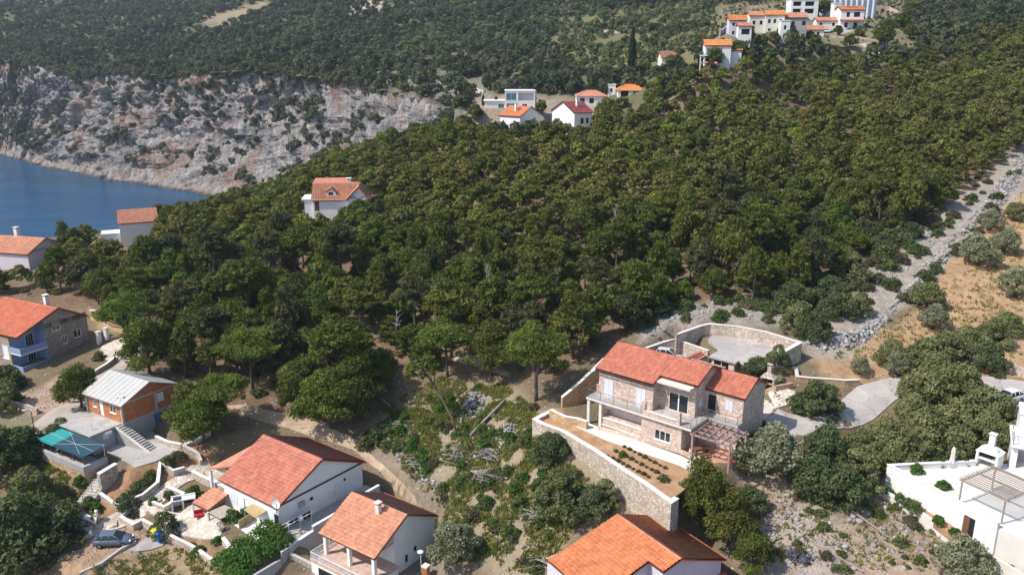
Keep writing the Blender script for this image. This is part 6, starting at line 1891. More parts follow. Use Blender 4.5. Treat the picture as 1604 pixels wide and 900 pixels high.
P = pz(179, 851, 16.98); make_car('grey blue hatchback parked on the bare earth below the garden', (.11, .14, .205), (P[0], P[1], 16.95), R(6))
P = pz(1046, 561, 29.85); make_car('silver car half hidden behind the red villa roof', (.55, .57, .60), (P[0], P[1], 29.8), R(-20))
P = hit(1577, 631); make_car('white compact car parked on the driveway at the right edge', (.74, .75, .78), (P[0], P[1], P[2] + .13), R(205), 4.0, 1.5)
P = hit(1291, 52); make_car('small white car parked above the long wall in the hillside village', (.75, .75, .76), (P[0], P[1], P[2] + .05), R(170))
P = hit(1257, 52); make_car('dark car parked left of the white one in the hillside village', (.03, .035, .05), (P[0], P[1], P[2] + .05), R(175))
for (a, b, c, lb) in ((244, 845, (.62, .55, .02), 'yellow wheeled rubbish bin beside the blue one'), (251, 849, (.01, .10, .45), 'blue wheeled rubbish bin at the patio wall')):
    P = hit(a, b); t = thing('wheeled_bin', lb, 'bin', (P[0], P[1], P[2] + .12), R(-30), 'rubbish bins by the patio wall')
    mm = plain('bin_plastic', c, .5, .08)
    m = MB(); m.add([(-.26, -.26, .08), (.26, -.26, .08), (.26, .3, .08), (-.26, .3, .08), (-.36, -.38, 1.15), (.36, -.38, 1.15), (.36, .38, 1.15), (-.36, .38, 1.15)], [(3, 2, 1, 0), (0, 1, 5, 4), (1, 2, 6, 5), (2, 3, 7, 6), (3, 0, 4, 7), (4, 5, 6, 7)]); m.build('body', mm, t)
    m = MB(); m.add([(-.38, -.42, 1.152), (.38, -.42, 1.152), (.38, .42, 1.152), (-.38, .42, 1.152), (-.36, -.38, 1.2), (.36, -.38, 1.2), (.34, .38, 1.28), (-.34, .38, 1.28)], [(0, 1, 5, 4), (1, 2, 6, 5), (2, 3, 7, 6), (3, 0, 4, 7), (4, 5, 6, 7)]); m.build('lid', mm, t)
    for x in (-.28, .28):
        m = MB(); m.tube([(x - .04, .32, .13), (x + .04, .32, .13)], .13, 12); m.build('wheel', G['rubber'], t)
P = hit(312, 812); t = thing('garden_sofa', 'low red garden seat on the pale patio by the tiled shelter', 'chair', (P[0], P[1], P[2] + .15), R(20))
m = MB(); m.box(-.5, -.3, .25, .5, .3, .42); m.build('seat', G['red'], t)
m = MB(); m.box(-.5, .3, .2, .5, .4, .85); m.build('backrest', G['red'], t)
P = hit(346, 832); t = thing('flower_pot', 'pale urn with whitish flowers at the patio edge', 'plant pot', (P[0], P[1], P[2] + .12))
m = MB(); m.lathe([(.2, 0), (.3, .25), (.34, .5), (.3, .52), (.0, .48)], 14); m.build('pot', G['cream'], t)
V, F, T = crown(77, [(0, 0, .75, .4, .4, .35)], 70, .1); np_mesh('flowers', V, F, G['palebark'], t, attrs={'tint': T})
# wooden rails lying across the right-hand plot
for (a, b, c, d, lb) in ((1325, 795, 1392, 843, 'long thin pole lying on the pale plot below the white wall'), (1275, 852, 1352, 897, 'second long pole lying lower on the pale stony plot')):
    A, B = hit(a, b), hit(c, d); t = thing('wooden_pole', lb, 'pole', tuple(A))
    m = MB(); v = B - A; m.tube([(0, 0, .15), tuple(v * .5 + [0, 0, .18]), tuple(v + [0, 0, .15])], .09, 6); m.build('pole', G['greywood'], t)
P = hit(1250, 868); t = thing('ash_heap', 'dark ash heap of a burnt fire on the pale stony plot', 'ash heap', tuple(P))
rgx = np.random.default_rng(5)
def ash():
    Vs, Fs, n = [], [], 0
    for i in range(160):
        a, q = rgx.uniform(0, 6.28), 1.3 * math.sqrt(rgx.random())
        s = rgx.uniform(.06, .2)
        Vs.append(ICO_V * s * rgx.uniform(.6, 1.2, 3) + [q * math.cos(a), q * math.sin(a) * 1.2, .25 * (1 - (q / 1.3) ** 2) + .03]); Fs.append(ICO_F + n); n += len(ICO_V)
    o = np_mesh('ash', np.concatenate(Vs), np.concatenate(Fs), plain('ash_and_charcoal', (.10, .10, .13), .95, .6, 3), t); o['kind'] = 'stuff'
ash()

# ================================================================== far houses
def far_house(name, label, px_, py_, D, yaw, L, W, h, rise, roof, wall='white', ops=None, hip=False, axis='x', down=4, ch=None):
    """px, py, D: where the front left eave corner is; h: eave height over the ground"""
    P = pd(px_, py_, D)
    r = house_root(name, label, 'house', (P[0], P[1], P[2] - h), R(yaw))
    if roof is None:
        walls(r, 0, 0, L, W, -down, h, G[wall], ops)
        m = MB(); m.box(-.15, -.15, h + .002, L + .15, W + .15, h + .25); m.build('flat_roof', G['whitepaint'], r)
    elif hip:
        walls(r, 0, 0, L, W, -down, h, G[wall], ops, top=False); hip_roof(r, 0, 0, L, W, h + .1, h + rise, G[roof])
    else:
        walls(r, 0, 0, L, W, -down, h, G[wall], ops, peak=h + rise, axis=axis)
        gable_roof(r, 0, 0, L, W, h, h + rise, G[roof], .35, True, axis, pitch=.45)
    if ch: chimney(r, ch[0], ch[1], h + .2, h + rise + 1.0, .6)
    return r
W_ = lambda *a: list(a)
# white house by the sea: one roof slope towards the camera
P = pz(186, 350, 31); r = house_root('seaside_house', 'white house with one pale orange roof slope standing above the sea', 'house', (P[0], P[1], 26.7), R(24))
walls(r, 0, 0, 8.2, 6, -4, 4.2, G['white'], {'front': [(5.2, 1.6, 1.3, 1.2, 'blind')], 'left': [(1.0, 2.2, 2.6, 2.2, 'win2')], 'right': []}, top=False)
m = MB(); m.poly((8.2, 0, 4.2), (8.2, 6, 4.2), (8.2, 6, 6.1)); m.poly((0, 6, 4.2), (0, 0, 4.2), (0, 6, 6.1)); m.poly((8.2, 6, 4.2), (0, 6, 4.2), (0, 6, 6.1), (8.2, 6, 6.1)); m.build('gable_wall', G['white'], r)
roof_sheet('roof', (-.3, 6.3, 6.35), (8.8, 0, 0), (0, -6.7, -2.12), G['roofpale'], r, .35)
m = MB(); m.box(-4.2, 1.0, -4, -.003, 5.5, 1.9); m.build('side_block', G['white'], r)
railing(r, [(-4.1, 1.1, 1.9), (-4.1, 5.4, 1.9), (-.1, 5.4, 1.9)], .9, G['metal'], 1.2)
# terracotta roof at the left edge
FRp = pz(43, 398, 29); yaw = R(-14); L_ = 13; O = FRp[:2] - L_ * np.array([math.cos(yaw), math.sin(yaw)])
r = house_root('shore_house', 'white house with broad terracotta roof and chimney at the left edge by the sea', 'house', (O[0], O[1], 25.5), yaw)
walls(r, .3, .3, L_ - .3, 10.4, -3, 3.4, G['lilac'], {'right': [(5.0, 2.2, .6, 1.6, 'dark'), (6.2, 2.2, .6, 1.6, 'dark')]}, peak=5.6)
gable_roof(r, .3, .3, L_ - .3, 10.4, 3.4, 5.6, G['roofpale'], .4, True, pitch=.35)
chimney(r, 4.5, 6.6, 4.2, 7.2, .8)
roof_sheet('side_roof', (L_ - .2, 5.5, 2.6), (0, 4.5, 0), (2.0, 0, -.6), G['roofblue'], r, .35)
# house with dormers in the wood
P = pd(490, 314, 181); r = house_root('dormer_house', 'white house with salmon roof, arched dormer and side gable in the pine wood', 'house', (P[0], P[1], P[2] - 3.5), R(6))
walls(r, 0, 0, 9.5, 7.5, -4, 3.6, G['white'], {'front': [(.3, 1.2, 1.0, 2.2, 'brownshut')]}, peak=6.6)
gable_roof(r, 0, 0, 9.5, 7.5, 3.6, 6.6, G['roofpale'], .35, True, pitch=.35)
walls(r, 7.6, -1.0, 12.2, 6.0, -4, 3.9, G['white'], {'front': [(1.8, 3.0, 1.0, 1.5, 'brownwin')]}, peak=6.2, axis='y', name='wing_wall')
gable_roof(r, 7.6, -1.0, 12.2, 6.0, 3.9, 6.2, G['roofpale'], .35, True, 'y', pitch=.35)
walls(r, 2.9, .8, 4.9, 3.2, 3.8, 5.2, G['white'], {'front': [(.5, 4.0, 1.0, 1.1, 'brownwin')]}, peak=5.9, axis='y', name='dormer')
gable_roof(r, 2.9, .8, 4.9, 3.2, 5.2, 5.9, G['roofpale'], .15, True, 'y', pitch=.35)
m = MB(); m.box(-2.6, 1.0, 3.4, .3, 7.0, 3.7); m.build('terrace_slab', G['whitepaint'], r)
m = MB(); m.box(-2.0, 1.2, -4, -.003, 6.5, 3.38); m.build('side_block', G['white'], r)
roof_sheet('back_roof', (-.4, 10.0, 6.9), (8.2, 0, 0), (0, -5.4, -.4), G['roofpale'], r, .35)
m = MB(); m.box(-.2, 7.55, -4, 7.6, 9.8, 6.45); m.build('back_block', G['white'], r)
chimney(r, 7.6, 4.2, 5.7, 7.4, .9)
# the white cluster above the cliff
r = far_house('cubic_villa', 'white cubic modern villa with glazed upper bay above the cliff', 791, 143, 268, 0, 9.8, 8, 6.4, 0, None, 'white',
              {'front': [(.35, 3.5, 3.4, 2.3, 'teal'), (4.3, 3.4, 5.0, 2.4, 'porch', 1.6, 'lilac'), (.5, .3, 2.8, 2.3, 'teal'), (5.6, .3, 1.6, 2.1, 'win')]})  # lilac recess wall: shade of the white upper bay put into its colour
walls(r, -6.6, .6, -.003, 7, -4, 3.2, G['white'], {'front': [(4.4, .4, 1.9, 2.0, 'teal')]}, name='side_wing')
m = MB(); m.box(-7.0, .2, 3.202, -.2, 7.4, 3.5); m.build('wing_roof', G['whitepaint'], r)
m = MB(); m.box(-13.0, -5.0, -6, 2.0, .0, .15); m.build('pool_terrace', G['whitepaint'], r)
m = MB(); m.box(-6.5, -4.6, .152, 1.2, -2.2, .2); m.build('pool', G['glassteal'], r)
m = MB(); m.box(7.6, 3.0, 5.65, 8.4, 3.8, 6.6); m.build('chimney', G['white'], r)
far_house('gabled_house', 'white house with orange red roof below the cubic villa', 783, 181, 248, -38, 7.6, 10.4, 4.8, 2.5, 'rooforange', 'white', {'right': [(2.5, 2.6, 4.0, .9, 'dark')]}, ch=(4.0, 2.6))
far_house('tall_gable_house', 'bright white house with tall blank gable and dark red roof', 900, 177, 240, 32, 6.4, 11.4, 4.2, 2.8, 'roofdark', 'white', {'front': [(2.2, 1.0, 1.2, 1.6, 'dark'), (4.2, 1.0, 1.0, 1.6, 'dark')]}, ch=(3, 3))
far_house('balcony_house', 'white two storey house with pink tiled roof and balcony behind the pines', 905, 151, 284, 2, 10, 7, 5.4, 1.9, 'roofpale', 'white', {'front': [(.8, 3.0, 1.6, 1.8, 'dark'), (4.0, 3.0, 1.6, 1.8, 'dark'), (1.0, .2, 1.4, 1.8, 'dark'), (5, .2, 1.8, 1.8, 'teal')]}, hip=True)
far_house('hip_roof_house', 'white house with bright orange hipped roof at the edge of the pines', 968, 142, 282, -4, 8.8, 8, 3.8, 2.9, 'roofbright', 'white', {'front': [(1.0, 1.6, 2.6, 2.2, 'dark'), (5.0, 1.8, 2.6, 1.8, 'teal')]}, hip=True)
far_house('roof_block', 'small white flat block left of the bright orange hipped roof', 953, 133, 290, -4, 2.6, 3, 3.4, 0, None, 'white', {'front': [(.7, .9, .8, 1.3, 'dark')]})
far_house('old_roof_house', 'old house with faded reddish brown roof above the orange hipped roof', 960, 129, 305, -6, 8, 6, 3, 1.8, 'roofbrown', 'cream')
far_house('ruined_roof_house', 'old stone house with patchy orange roof among trees left of the village', 1037, 90, 285, 4, 8, 6, 2.6, 1.9, 'roofbrown', 'cream', down=1.5)
# the hillside village
r = far_house('village_house', 'white two storey village house with orange roof and teal window at the wood edge', 1105, 72, 250, -8, 7.6, 9, 5.4, 1.7, 'roofbright', 'white',
              {'front': [(.4, 3.0, 2.6, 1.7, 'teal'), (4.0, 3.0, 1.0, 1.7, 'dark'), (.0 + .3, .3, 1.6, 1.6, 'dark'), (2.8, .3, .8, 1.6, 'dark')]})
m = MB(); m.box(-1.6, -1.6, 2.5, 5.5, -.003, 2.75); m.box(-1.5, -1.5, -3, -1.2, -1.2, 2.5); m.build('balcony_slab', G['whitepaint'], r)
railing(r, [(-1.5, -1.5, 2.75), (5.4, -1.5, 2.75)], .9, G['whitepaint'], 1.0)
roof_sheet('porch_roof', (-.5, -2.0, .8), (4.0, 0, 0), (0, -2.0, -.6), G['roofpale'], r, .4)
walls(r, 7.61, 2, 11.0, 8, -3, 4.0, G['white'], None, name='side_wing', top=False); gable_roof(r, 7.9, 2, 11.0, 8, 4.0, 5.2, G['roofbright'], .3, True, pitch=.45)
far_house('village_house', 'narrow white village house with vivid orange roof above the grey terrace', 1143, 32, 268, -4, 5.4, 5, 5.2, 1.5, 'roofbright', 'lilac', {'front': [(1.0, 3.4, .8, 1.0, 'dark'), (3.6, 3.4, .8, 1.0, 'dark'), (1.0, .8, .8, 1.1, 'dark')]})
far_house('village_annex', 'low white annex with pale red roof in front of the narrow village house', 1157, 41, 264, -4, 4.2, 3, 3.0, .8, 'roofpale', 'white', {'front': [(1.0, .4, 2.6, 1.7, 'dark')]})
far_house('village_house', 'old cream village house with weathered roof between two taller ones', 1175, 25, 284, -3, 5.2, 6, 5.5, 1.4, 'roofpale', 'cream', {'front': [(1.0, 2.6, 1.0, 1.3, 'dark'), (3.4, 2.6, 1.0, 1.3, 'dark')]})
far_house('village_house', 'tall pale stone village house with orange roof in the middle of the row', 1200, 24, 282, -8, 6.2, 6, 7.6, 1.5, 'roofbright', 'cream', {'front': [(.8, 5.0, .9, 1.3, 'dark'), (2.6, 5.0, .9, 1.3, 'dark'), (4.5, 5.0, .9, 1.3, 'dark'), (1.0, 1.8, .9, 1.5, 'dark'), (4, 1.8, .9, 1.5, 'dark')]})
far_house('village_house', 'grey stone village house with orange roof at the right end of the row', 1229, 28, 284, -6, 7.6, 6, 5.4, 1.6, 'roofpale', 'greyplaster', {'front': [(.8, 2.6, 1.0, 1.6, 'dark'), (2.6, 2.6, 1.0, 1.6, 'dark'), (6.0, 2.9, 1.2, 1.4, 'dark')]})
far_house('white_stair_block', 'small bright white block with outside stairs in the village row', 1224, 33, 278, -6, 3.0, 4, 5.0, 0, None, 'white', {'front': [(1.0, 2.2, .8, 1.4, 'dark')]})
far_house('apartment_block', 'white apartment block with dark balconies above the village row', 1240, 0, 325, -4, 10.5, 8, 5.8, 0, None, 'white', {'front': [(.8, 3.5, 3.2, 1.7, 'porch', 1.5, 'dark'), (5.4, 3.5, 3.6, 1.7, 'porch', 1.5, 'dark'), (.8, .7, 3.2, 1.8, 'porch', 1.5, 'dark'), (5.4, .7, 3.6, 1.8, 'porch', 1.5, 'dark')]})
r = far_house('village_house', 'white village house with red terrace canopy and solar panels on the right', 1318, 16, 300, -4, 8.2, 8, 7.6, 1.4, 'rooforange', 'white', {'front': [(2.0, 5.2, 1.2, 1.7, 'dark'), (4.6, 5.2, 2.2, 1.7, 'dark'), (1.6, 1.6, 1.2, 1.7, 'dark'), (4.8, 1.6, 1.4, 1.7, 'dark')], 'right': [(2, 2, 1.6, 2.6, 'teal')]})
roof_sheet('canopy_roof', (-.3, -.1, 4.4), (8.0, 0, 0), (0, -2.2, -.6), G['roofpink'], r, .4)
m = MB(); m.box(-1.5, -3.5, -3, 7.0, -.1, .7); m.build('terrace_block', G['white'], r)
m = MB(); m.add([(2.6, 1.5, 8.35), (6.5, 1.5, 8.35), (6.5, 3.4, 9.05), (2.6, 3.4, 9.05), (2.6, 1.5, 8.28), (6.5, 1.5, 8.28), (6.5, 3.4, 8.98), (2.6, 3.4, 8.98)], [(0, 1, 2, 3), (7, 6, 5, 4), (0, 4, 5, 1), (1, 5, 6, 2), (2, 6, 7, 3), (3, 7, 4, 0)]); m.build('solar_panel', G['glass'], r)
far_house('tower_block', 'blank white tower like block left of the red canopy house', 1307, 6, 306, -4, 3.0, 4, 5.2, 0, None, 'white')
r = far_house('blue_clad_building', 'pale blue building with upright columns at the top edge of the village', 1296, -6, 330, 0, 20, 8, 6, 0, None, 'bluetank')
for i in range(9):
    m = MB(); m.tube([(1.0 + i * 2.2, -.5, -3), (1.0 + i * 2.2, -.5, 5.8)], .55, 10); m.build('column', G['bluetank'], r)
P = hit(1304, 82); r = house_root('stone_hut', 'tiny dry stone hut with dark doorway below the village wall', 'hut', tuple(P), R(0))
walls(r, -2, 0, 2, 3.5, -2, 2.4, G['rock'], {'front': [(2.0, 0, .9, 1.7, 'dark')]}); 
line_wall('village_wall', 'long pale pink retaining wall below the village parking place', 'wall', [(1243, 58), (1280, 57), (1310, 59), (1345, 60), (1378, 66)], G['stonewall'], h=.6, w=.5, below=2.6)
line_wall('village_upper_wall', 'pale retaining wall right of the red canopy house', 'wall', [(1366, 14), (1390, 16), (1406, 24)], G['stonewall'], h=1.6, w=.5, below=2)
line_wall('village_terrace_wall', 'long pale wall under the tall village house', 'wall', [(1190, 62), (1206, 55), (1230, 51)], G['stonewall'], h=1.4, w=.4, below=2)
line_wall('village_grey_wall', 'grey lilac walled terrace left of the narrow village house', 'wall', [(1127, 58), (1137, 50), (1148, 50)], G['greyplaster'], h=2.4, w=.4, below=2)
for pts, h_, lb in (([(1130, 22), (1170, 14), (1225, 10)], 1.2, 'thin pale terrace wall on the hillside behind the village row'), ([(1255, 40), (1290, 36), (1312, 34)], 1.6, 'stone terrace wall between the apartment block and the red canopy house'), ([(1385, 38), (1420, 42), (1450, 50)], 1.4, 'pale terrace wall under the dark pines right of the village'), ([(1075, 56), (1092, 50), (1108, 46)], 1.2, 'dark stone terrace wall left of the village'), ([(930, 52), (985, 50), (1040, 40)], 1.0, 'thin terrace wall across the green slope above the cypress')):
    line_wall('hill_terrace_wall', lb, 'wall', pts, G['stonewall'], h=h_, w=.5, below=1)
far_house('village_cottage', 'small white cottage with low orange roof left of the parked white car', 1262, 47, 296, -5, 6.5, 5, 2.8, 1.4, 'roofpale', 'white', {'front': [(1.0, .6, 1.0, 1.4, 'dark'), (4.0, .8, 1.0, 1.2, 'dark')]})
far_house('village_cottage', 'long low cream cottage with faded roof under the blank tower block', 1280, 33, 304, -3, 8.0, 5, 2.6, 1.2, 'roofpale', 'cream', {'front': [(1.0, .6, 1.0, 1.4, 'dark'), (5.5, .8, 1.0, 1.2, 'dark')]})
line_wall('hill_field_wall', 'thin pale dry stone wall crossing the slope above the cliff', 'wall', [(628, 130), (680, 131), (712, 134), (742, 142), (758, 146)], G['cream'], h=1.2, w=.8, below=1)
# ================================================================== trees and bushes
FINE = dict(leafsize=.19, dens=36)
# prototypes: the first placing moves the prototype itself, later ones copy it
class Kind:
    def __init__(s, makers, label=None, group=None): s.makers, s.made, s.n, s.lb, s.gr = makers, [None] * len(makers), 0, label, group
    def put(s, P, sc=1.0, rz=None, label=None, group=None, which=None):
        i = (s.n if which is None else which) % len(s.makers); s.n += 1
        rz = random.uniform(0, 6.28) if rz is None else rz
        label, group = label or s.lb, group or s.gr
        if s.made[i] is None:
            s.made[i] = o = s.makers[i]()
            o.location = P; o.rotation_euler = (0, 0, rz); o.scale = (sc, sc, sc) if isinstance(sc, (int, float)) else sc
            if label: o['label'] = label
            if group: o['group'] = group
            return o
        return copy_thing(s.made[i], P, rz, sc, label, group)
def mk(*a, **k): return lambda: make_tree(*a, **k)
PL = 'dark green pine with clumpy crown in the dense wood'
PG = 'pines of the dense wood'
pines = Kind([mk('pine_tree', PL, 'pine tree', 100 + i * 7, ['pine', 'umbrella', 'pine', 'tall', 'pine', 'umbrella', 'pine', 'pine', 'tall', 'umbrella', 'pine', 'tall', 'tall', 'pine'][i], h, r, m_, group=PG, leafsize=.26, dens=21)
              for i, (h, r, m_) in enumerate([(7.5, 3.1, 'pine'), (9.5, 3.4, 'pine'), (6.5, 3.3, 'pinelight'), (8.5, 2.4, 'pine'), (8, 3.6, 'pine'), (10, 3.0, 'pinedry'), (6.0, 2.9, 'pine'), (7.2, 3.0, 'pinedry'), (5.5, 2.1, 'pine'), (9, 2.8, 'pine'), (7, 3.4, 'pine'), (4.5, 2.2, 'pinelight'), (8, 2.6, 'pine'), (6.5, 3.0, 'pinedry')])], PL, PG)
near_pines = Kind([mk('pine_tree', PL, 'pine tree', 300 + i * 5, k, h, r, m_, **FINE) for i, (k, h, r, m_) in enumerate([('pine', 8.0, 3.6, 'pine'), ('umbrella', 10, 4.2, 'pinelight'), ('tall', 8.5, 3.0, 'pine'), ('pine', 7, 3.8, 'pinelight')])])
olives = Kind([mk('olive_tree', 'olive', 'olive tree', 400 + i * 5, 'olive', h, r, m_, leafsize=.15, dens=46) for i, (h, r, m_) in enumerate([(3.8, 2.4, 'olive'), (4.2, 2.8, 'olive'), (3.4, 2.3, 'carob')])])
oaks = Kind([mk('holm_oak', 'oak', 'tree', 500 + i * 5, 'bush', h, r, m_, leafsize=.17, dens=40) for i, (h, r, m_) in enumerate([(4.2, 2.6, 'oak'), (3.6, 2.8, 'oak'), (4.6, 2.5, 'carob')])])
carobs = Kind([mk('carob_tree', 'carob', 'tree', 550 + i * 5, 'bush', h, r, 'carob', leafsize=.16, dens=44) for i, (h, r) in enumerate([(3.4, 2.8), (3.0, 2.6)])])
bushes = Kind([mk('bush', 'bush', 'bush', 600 + i * 5, 'bush', h, r, m_, leafsize=.15, dens=42) for i, (h, r, m_) in enumerate([(1.3, 1.1, 'shrub'), (1.1, 1.2, 'oak'), (1.0, 1.1, 'drab'), (1.4, 1.0, 'hedge'), (.9, 1.0, 'shrub'), (1.0, .9, 'redleaf')])])

def P_(a, b): return tuple(hit(a, b))
# big pines one can tell apart
def umbrella_landmark():
    t = make_tree('pine_tree', 'tall umbrella pine with pale forked trunk standing left of the stone villa', 'pine tree', 311, 'umbrella', 10.6, 4.7, 'pinelight', **FINE)
    t.location = P_(838, 628)
    m = MB()
    for e in ((1.8, .3, 8.0), (-1.9, .6, 7.6), (.9, -1.2, 7.2), (-.8, -1.4, 6.6)):
        m.tube([(0.1, 0, 3.4), (e[0] * .45, e[1] * .45, 5.4), e], [.14, .11, .05], 6, False)
    m.build('fork', G['palebark'], t, True)
umbrella_landmark()
def leaning_pine():
    A = hit(718, 682)
    t = thing('leaning_pine', 'leaning pine with bare curved trunk in the rocky clearing', 'pine tree', tuple(A))
    tip = pd(662, 575, A[1] * CP + (CAMZ - A[2]) * SP + 1.0) - A
    pts = [Vector((0, 0, -.3)), Vector(tip * .25) + Vector((.35, 0, .1)), Vector(tip * .55) + Vector((.35, 0, 0)), Vector(tip)]
    m = MB(); m.tube(pts, [.2, .17, .13, .06], 8)
    for k in range(5):
        a = k * 1.3; m.tube([pts[2].lerp(pts[3], .4 + .1 * k), Vector(tip) + Vector((1.6 * math.cos(a), 1.6 * math.sin(a), .3))], [.08, .03], 5, False)
    m.build('trunk', G['bark'], t, True)
    rg = np.random.default_rng(9)
    B = [(b[0] + tip[0] * 1.0, b[1] + tip[1], b[2] + tip[2] - 1.6, *b[3:]) for b in pine_blobs(rg, 3.2, 2.5, 15, .3, .55)]
    V, F, T = crown(31, B, 15, .27); np_mesh('crown', V, F, G['pine'], t, attrs={'tint': T})
leaning_pine()
for a, b, sc, w, lb in ((520, 672, 1.15, 3, 'broad bright green pine at the edge of the dirt track'), (560, 650, 1.1, 0, 'dark round pine just behind the broad bright pine by the track'),
    (470, 640, 1.0, 2, 'slim pine left of the broad bright pine by the track'), (318, 690, .92, 3, 'wide low pine beside the outdoor stairs of the brick house'), (300, 672, .85, 0, 'pine hiding the corner of the orange brick house'),
    (352, 668, .8, 1, 'small umbrella pine above the earth track near the brick house'), (127, 640, .82, 0, 'single round pine between the blue balcony house and brick house'), (238, 590, 1.25, 2, 'tall pine at the paved court of the blue balcony house'),
    (205, 555, 1.0, 1, 'umbrella pine leaning over the paved court'), (398, 612, 1.0, 1, 'pale trunked pine above the dirt track'), (1100, 834, (.75, .75, 1.12), 2, 'tall ragged pine in front of the villa garden wall'), (1140, 852, .8, 0, 'bushy pine between the villa garden and the pale plot'),
    (1178, 900, .62, 2, 'small grey green conifer at the bottom edge right of the orange roof'), (1080, 815, .6, 0, 'small pine at the corner of the villa retaining wall'), (700, 590, .9, 1, 'pine above the leaning trunk in the clearing'), (770, 590, 1.0, 0, 'shady pine left of the tall umbrella pine')):
    near_pines.put(P_(a, b), sc, label=lb, which=w)
LONE = make_tree('pine_tree', 'lone round pine beside the village road', 'pine tree', 177, 'tall', 10.2, 4.2, 'pine', leafsize=.45, dens=9)
LONE.location = P_(1384, 76)
TV = Kind([mk('pine_tree', 'tree', 'tree', 760 + i, k, h, r, 'pine', leafsize=.4, dens=10) for i, (k, h, r) in enumerate((('pine', 7, 3), ('bush', 5, 3), ('tall', 7.5, 2.8)))])
for k, (a, b, s, lb) in enumerate(((1168, 68, 1.0, 'dark pine below the narrow village house'), (1192, 72, .8, 'tree in front of the tall village house'), (1213, 70, .7, 'small tree under the village row'), (1238, 66, .8, 'tree at the right foot of the village row'), (1268, 62, .6, 'bushy tree left of the small white car'), (1288, 26, 1.1, 'big dark tree left of the blank tower block'), (1312, 58, .6, 'green tree right of the small white car'), (1345, 56, .6, 'tree beside the red canopy house'), (1275, 78, .8, 'tree left of the stone hut'), (1330, 78, .8, 'olive green tree right of the stone hut'), (1250, 82, .9, 'tree below the pink village wall'), (1120, 104, .9, 'pine in front of the white village house porch'), (1150, 98, 1.0, 'pine right of the white village house'), (1410, 45, 1.2, 'tall pine right of the village road'), (1430, 30, 1.2, 'dark pine at the upper right of the village'), (1425, 62, .8, 'pine above the village road bend'), (1060, 104, .8, 'tree in front of the patchy orange roof'), (847, 178, .7, 'tree between the cubic villa and the tall blank gable'), (745, 190, .8, 'tree left of the white pool terrace'))):
    TV.put(P_(a, b), s, label=lb, which=k, group='trees in the village')
for k, (a, b, s_, lb) in enumerate(((540, 376, .85, 'pine in front of the dormer house hiding its door side'), (566, 366, .8, 'pine below the side gable of the dormer house'), (500, 384, .8, 'low pine left of the dormer house front'), (100, 380, .85, 'round pine between the two seaside houses'), (240, 372, .9, 'pine at the right wall of the seaside house'), (128, 408, .6, 'low pine before the seaside house'), (215, 412, .7, 'pine in front of the seaside house wall'), (850, 232, .8, 'pine before the tall blank gable'), (800, 232, .75, 'pine before the orange red roof above the cliff'), (770, 226, .6, 'slim pine left of the orange red roof'), (930, 228, .6, 'pine right of the tall blank gable'), (955, 186, .6, 'pine between the pink and orange hipped roofs'))):
    pines.put(P_(a, b), s_, label=lb, which=k, group='pines around the houses in the wood')
def cypress():
    A = hit(989, 112); t = thing('cypress_tree', 'tall thin dark cypress above the orange hipped roof', 'cypress', tuple(A))
    m = MB(); m.tube([(0, 0, -.5), (0, 0, 2)], .18, 6); m.build('trunk', G['bark'], t)
    B = [(.12 * math.sin(k * 2), .12 * math.cos(k * 2), 1.0 + k * 1.25, 1.25 * (1 - (k / 13) ** 2) + .2, 1.25 * (1 - (k / 13) ** 2) + .2, 1.25) for k in range(12)]
    V, F, T = crown(41, B, 16, .35, jit=.5); np_mesh('crown', V, F, G['cypress'], t, attrs={'tint': T})
cypress()
for a, b, h_, lb in ((777, 168, 3.0, 'small dark cypress left of the cubic villa'), (837, 168, 5.5, 'dark cypress at the right corner of the cubic villa'), (757, 165, 3.5, 'slim cypress by the pool terrace')):
    A = hit(a, b); t = thing('cypress_tree', lb, 'cypress', tuple(A))
    m = MB(); m.tube([(0, 0, -.5), (0, 0, 1)], .1, 6); m.build('trunk', G['bark'], t)
    V, F, T = crown(43, [(0, 0, .6 + k * h_ / 6, .6 * (1 - (k / 6.5) ** 2) + .1, .6 * (1 - (k / 6.5) ** 2) + .1, h_ / 6) for k in range(6)], 14, .35, jit=.5); np_mesh('crown', V, F, G['cypress'], t, attrs={'tint': T})
# olives, oaks and carobs of the right half
OL = [(712, 880, 1.15, 'silvery olive tree behind the porch house'), (1203, 738, 1.2, 'large silvery olive tree at the corner of the pergola terrace'), (1168, 742, .6, 'smaller olive tree pressed against the pergola terrace'),
      (1346, 585, .55, 'little thin olive tree on bare soil by the driveway'), (1505, 908, .95, 'grey olive tree below the white terrace wall'), (1452, 480, 1.0, 'olive tree on the sandy terrace beside the grey rubble'), (1440, 470, .7, 'small olive near the pale rubble strip'),
      (1530, 415, 1.1, 'sprawling olive with pale limbs on the upper sandy terrace'), (1522, 398, .85, 'olive tree beside the upper sandy terrace edge'), (1590, 465, 1.2, 'olive tree at the right edge on orange soil'), (1572, 395, .9, 'olive tree high on the sandy terrace'),
      (1590, 345, .9, 'olive at the right edge beside the upper rubble'), (1460, 515, .9, 'olive tree on the sand above the olive grove'), (1550, 360, .8, 'small olive at the upper end of the sandy terrace')]
for a, b, s, lb in OL: olives.put(P_(a, b), s, label=lb, group='olive trees on the terraces')
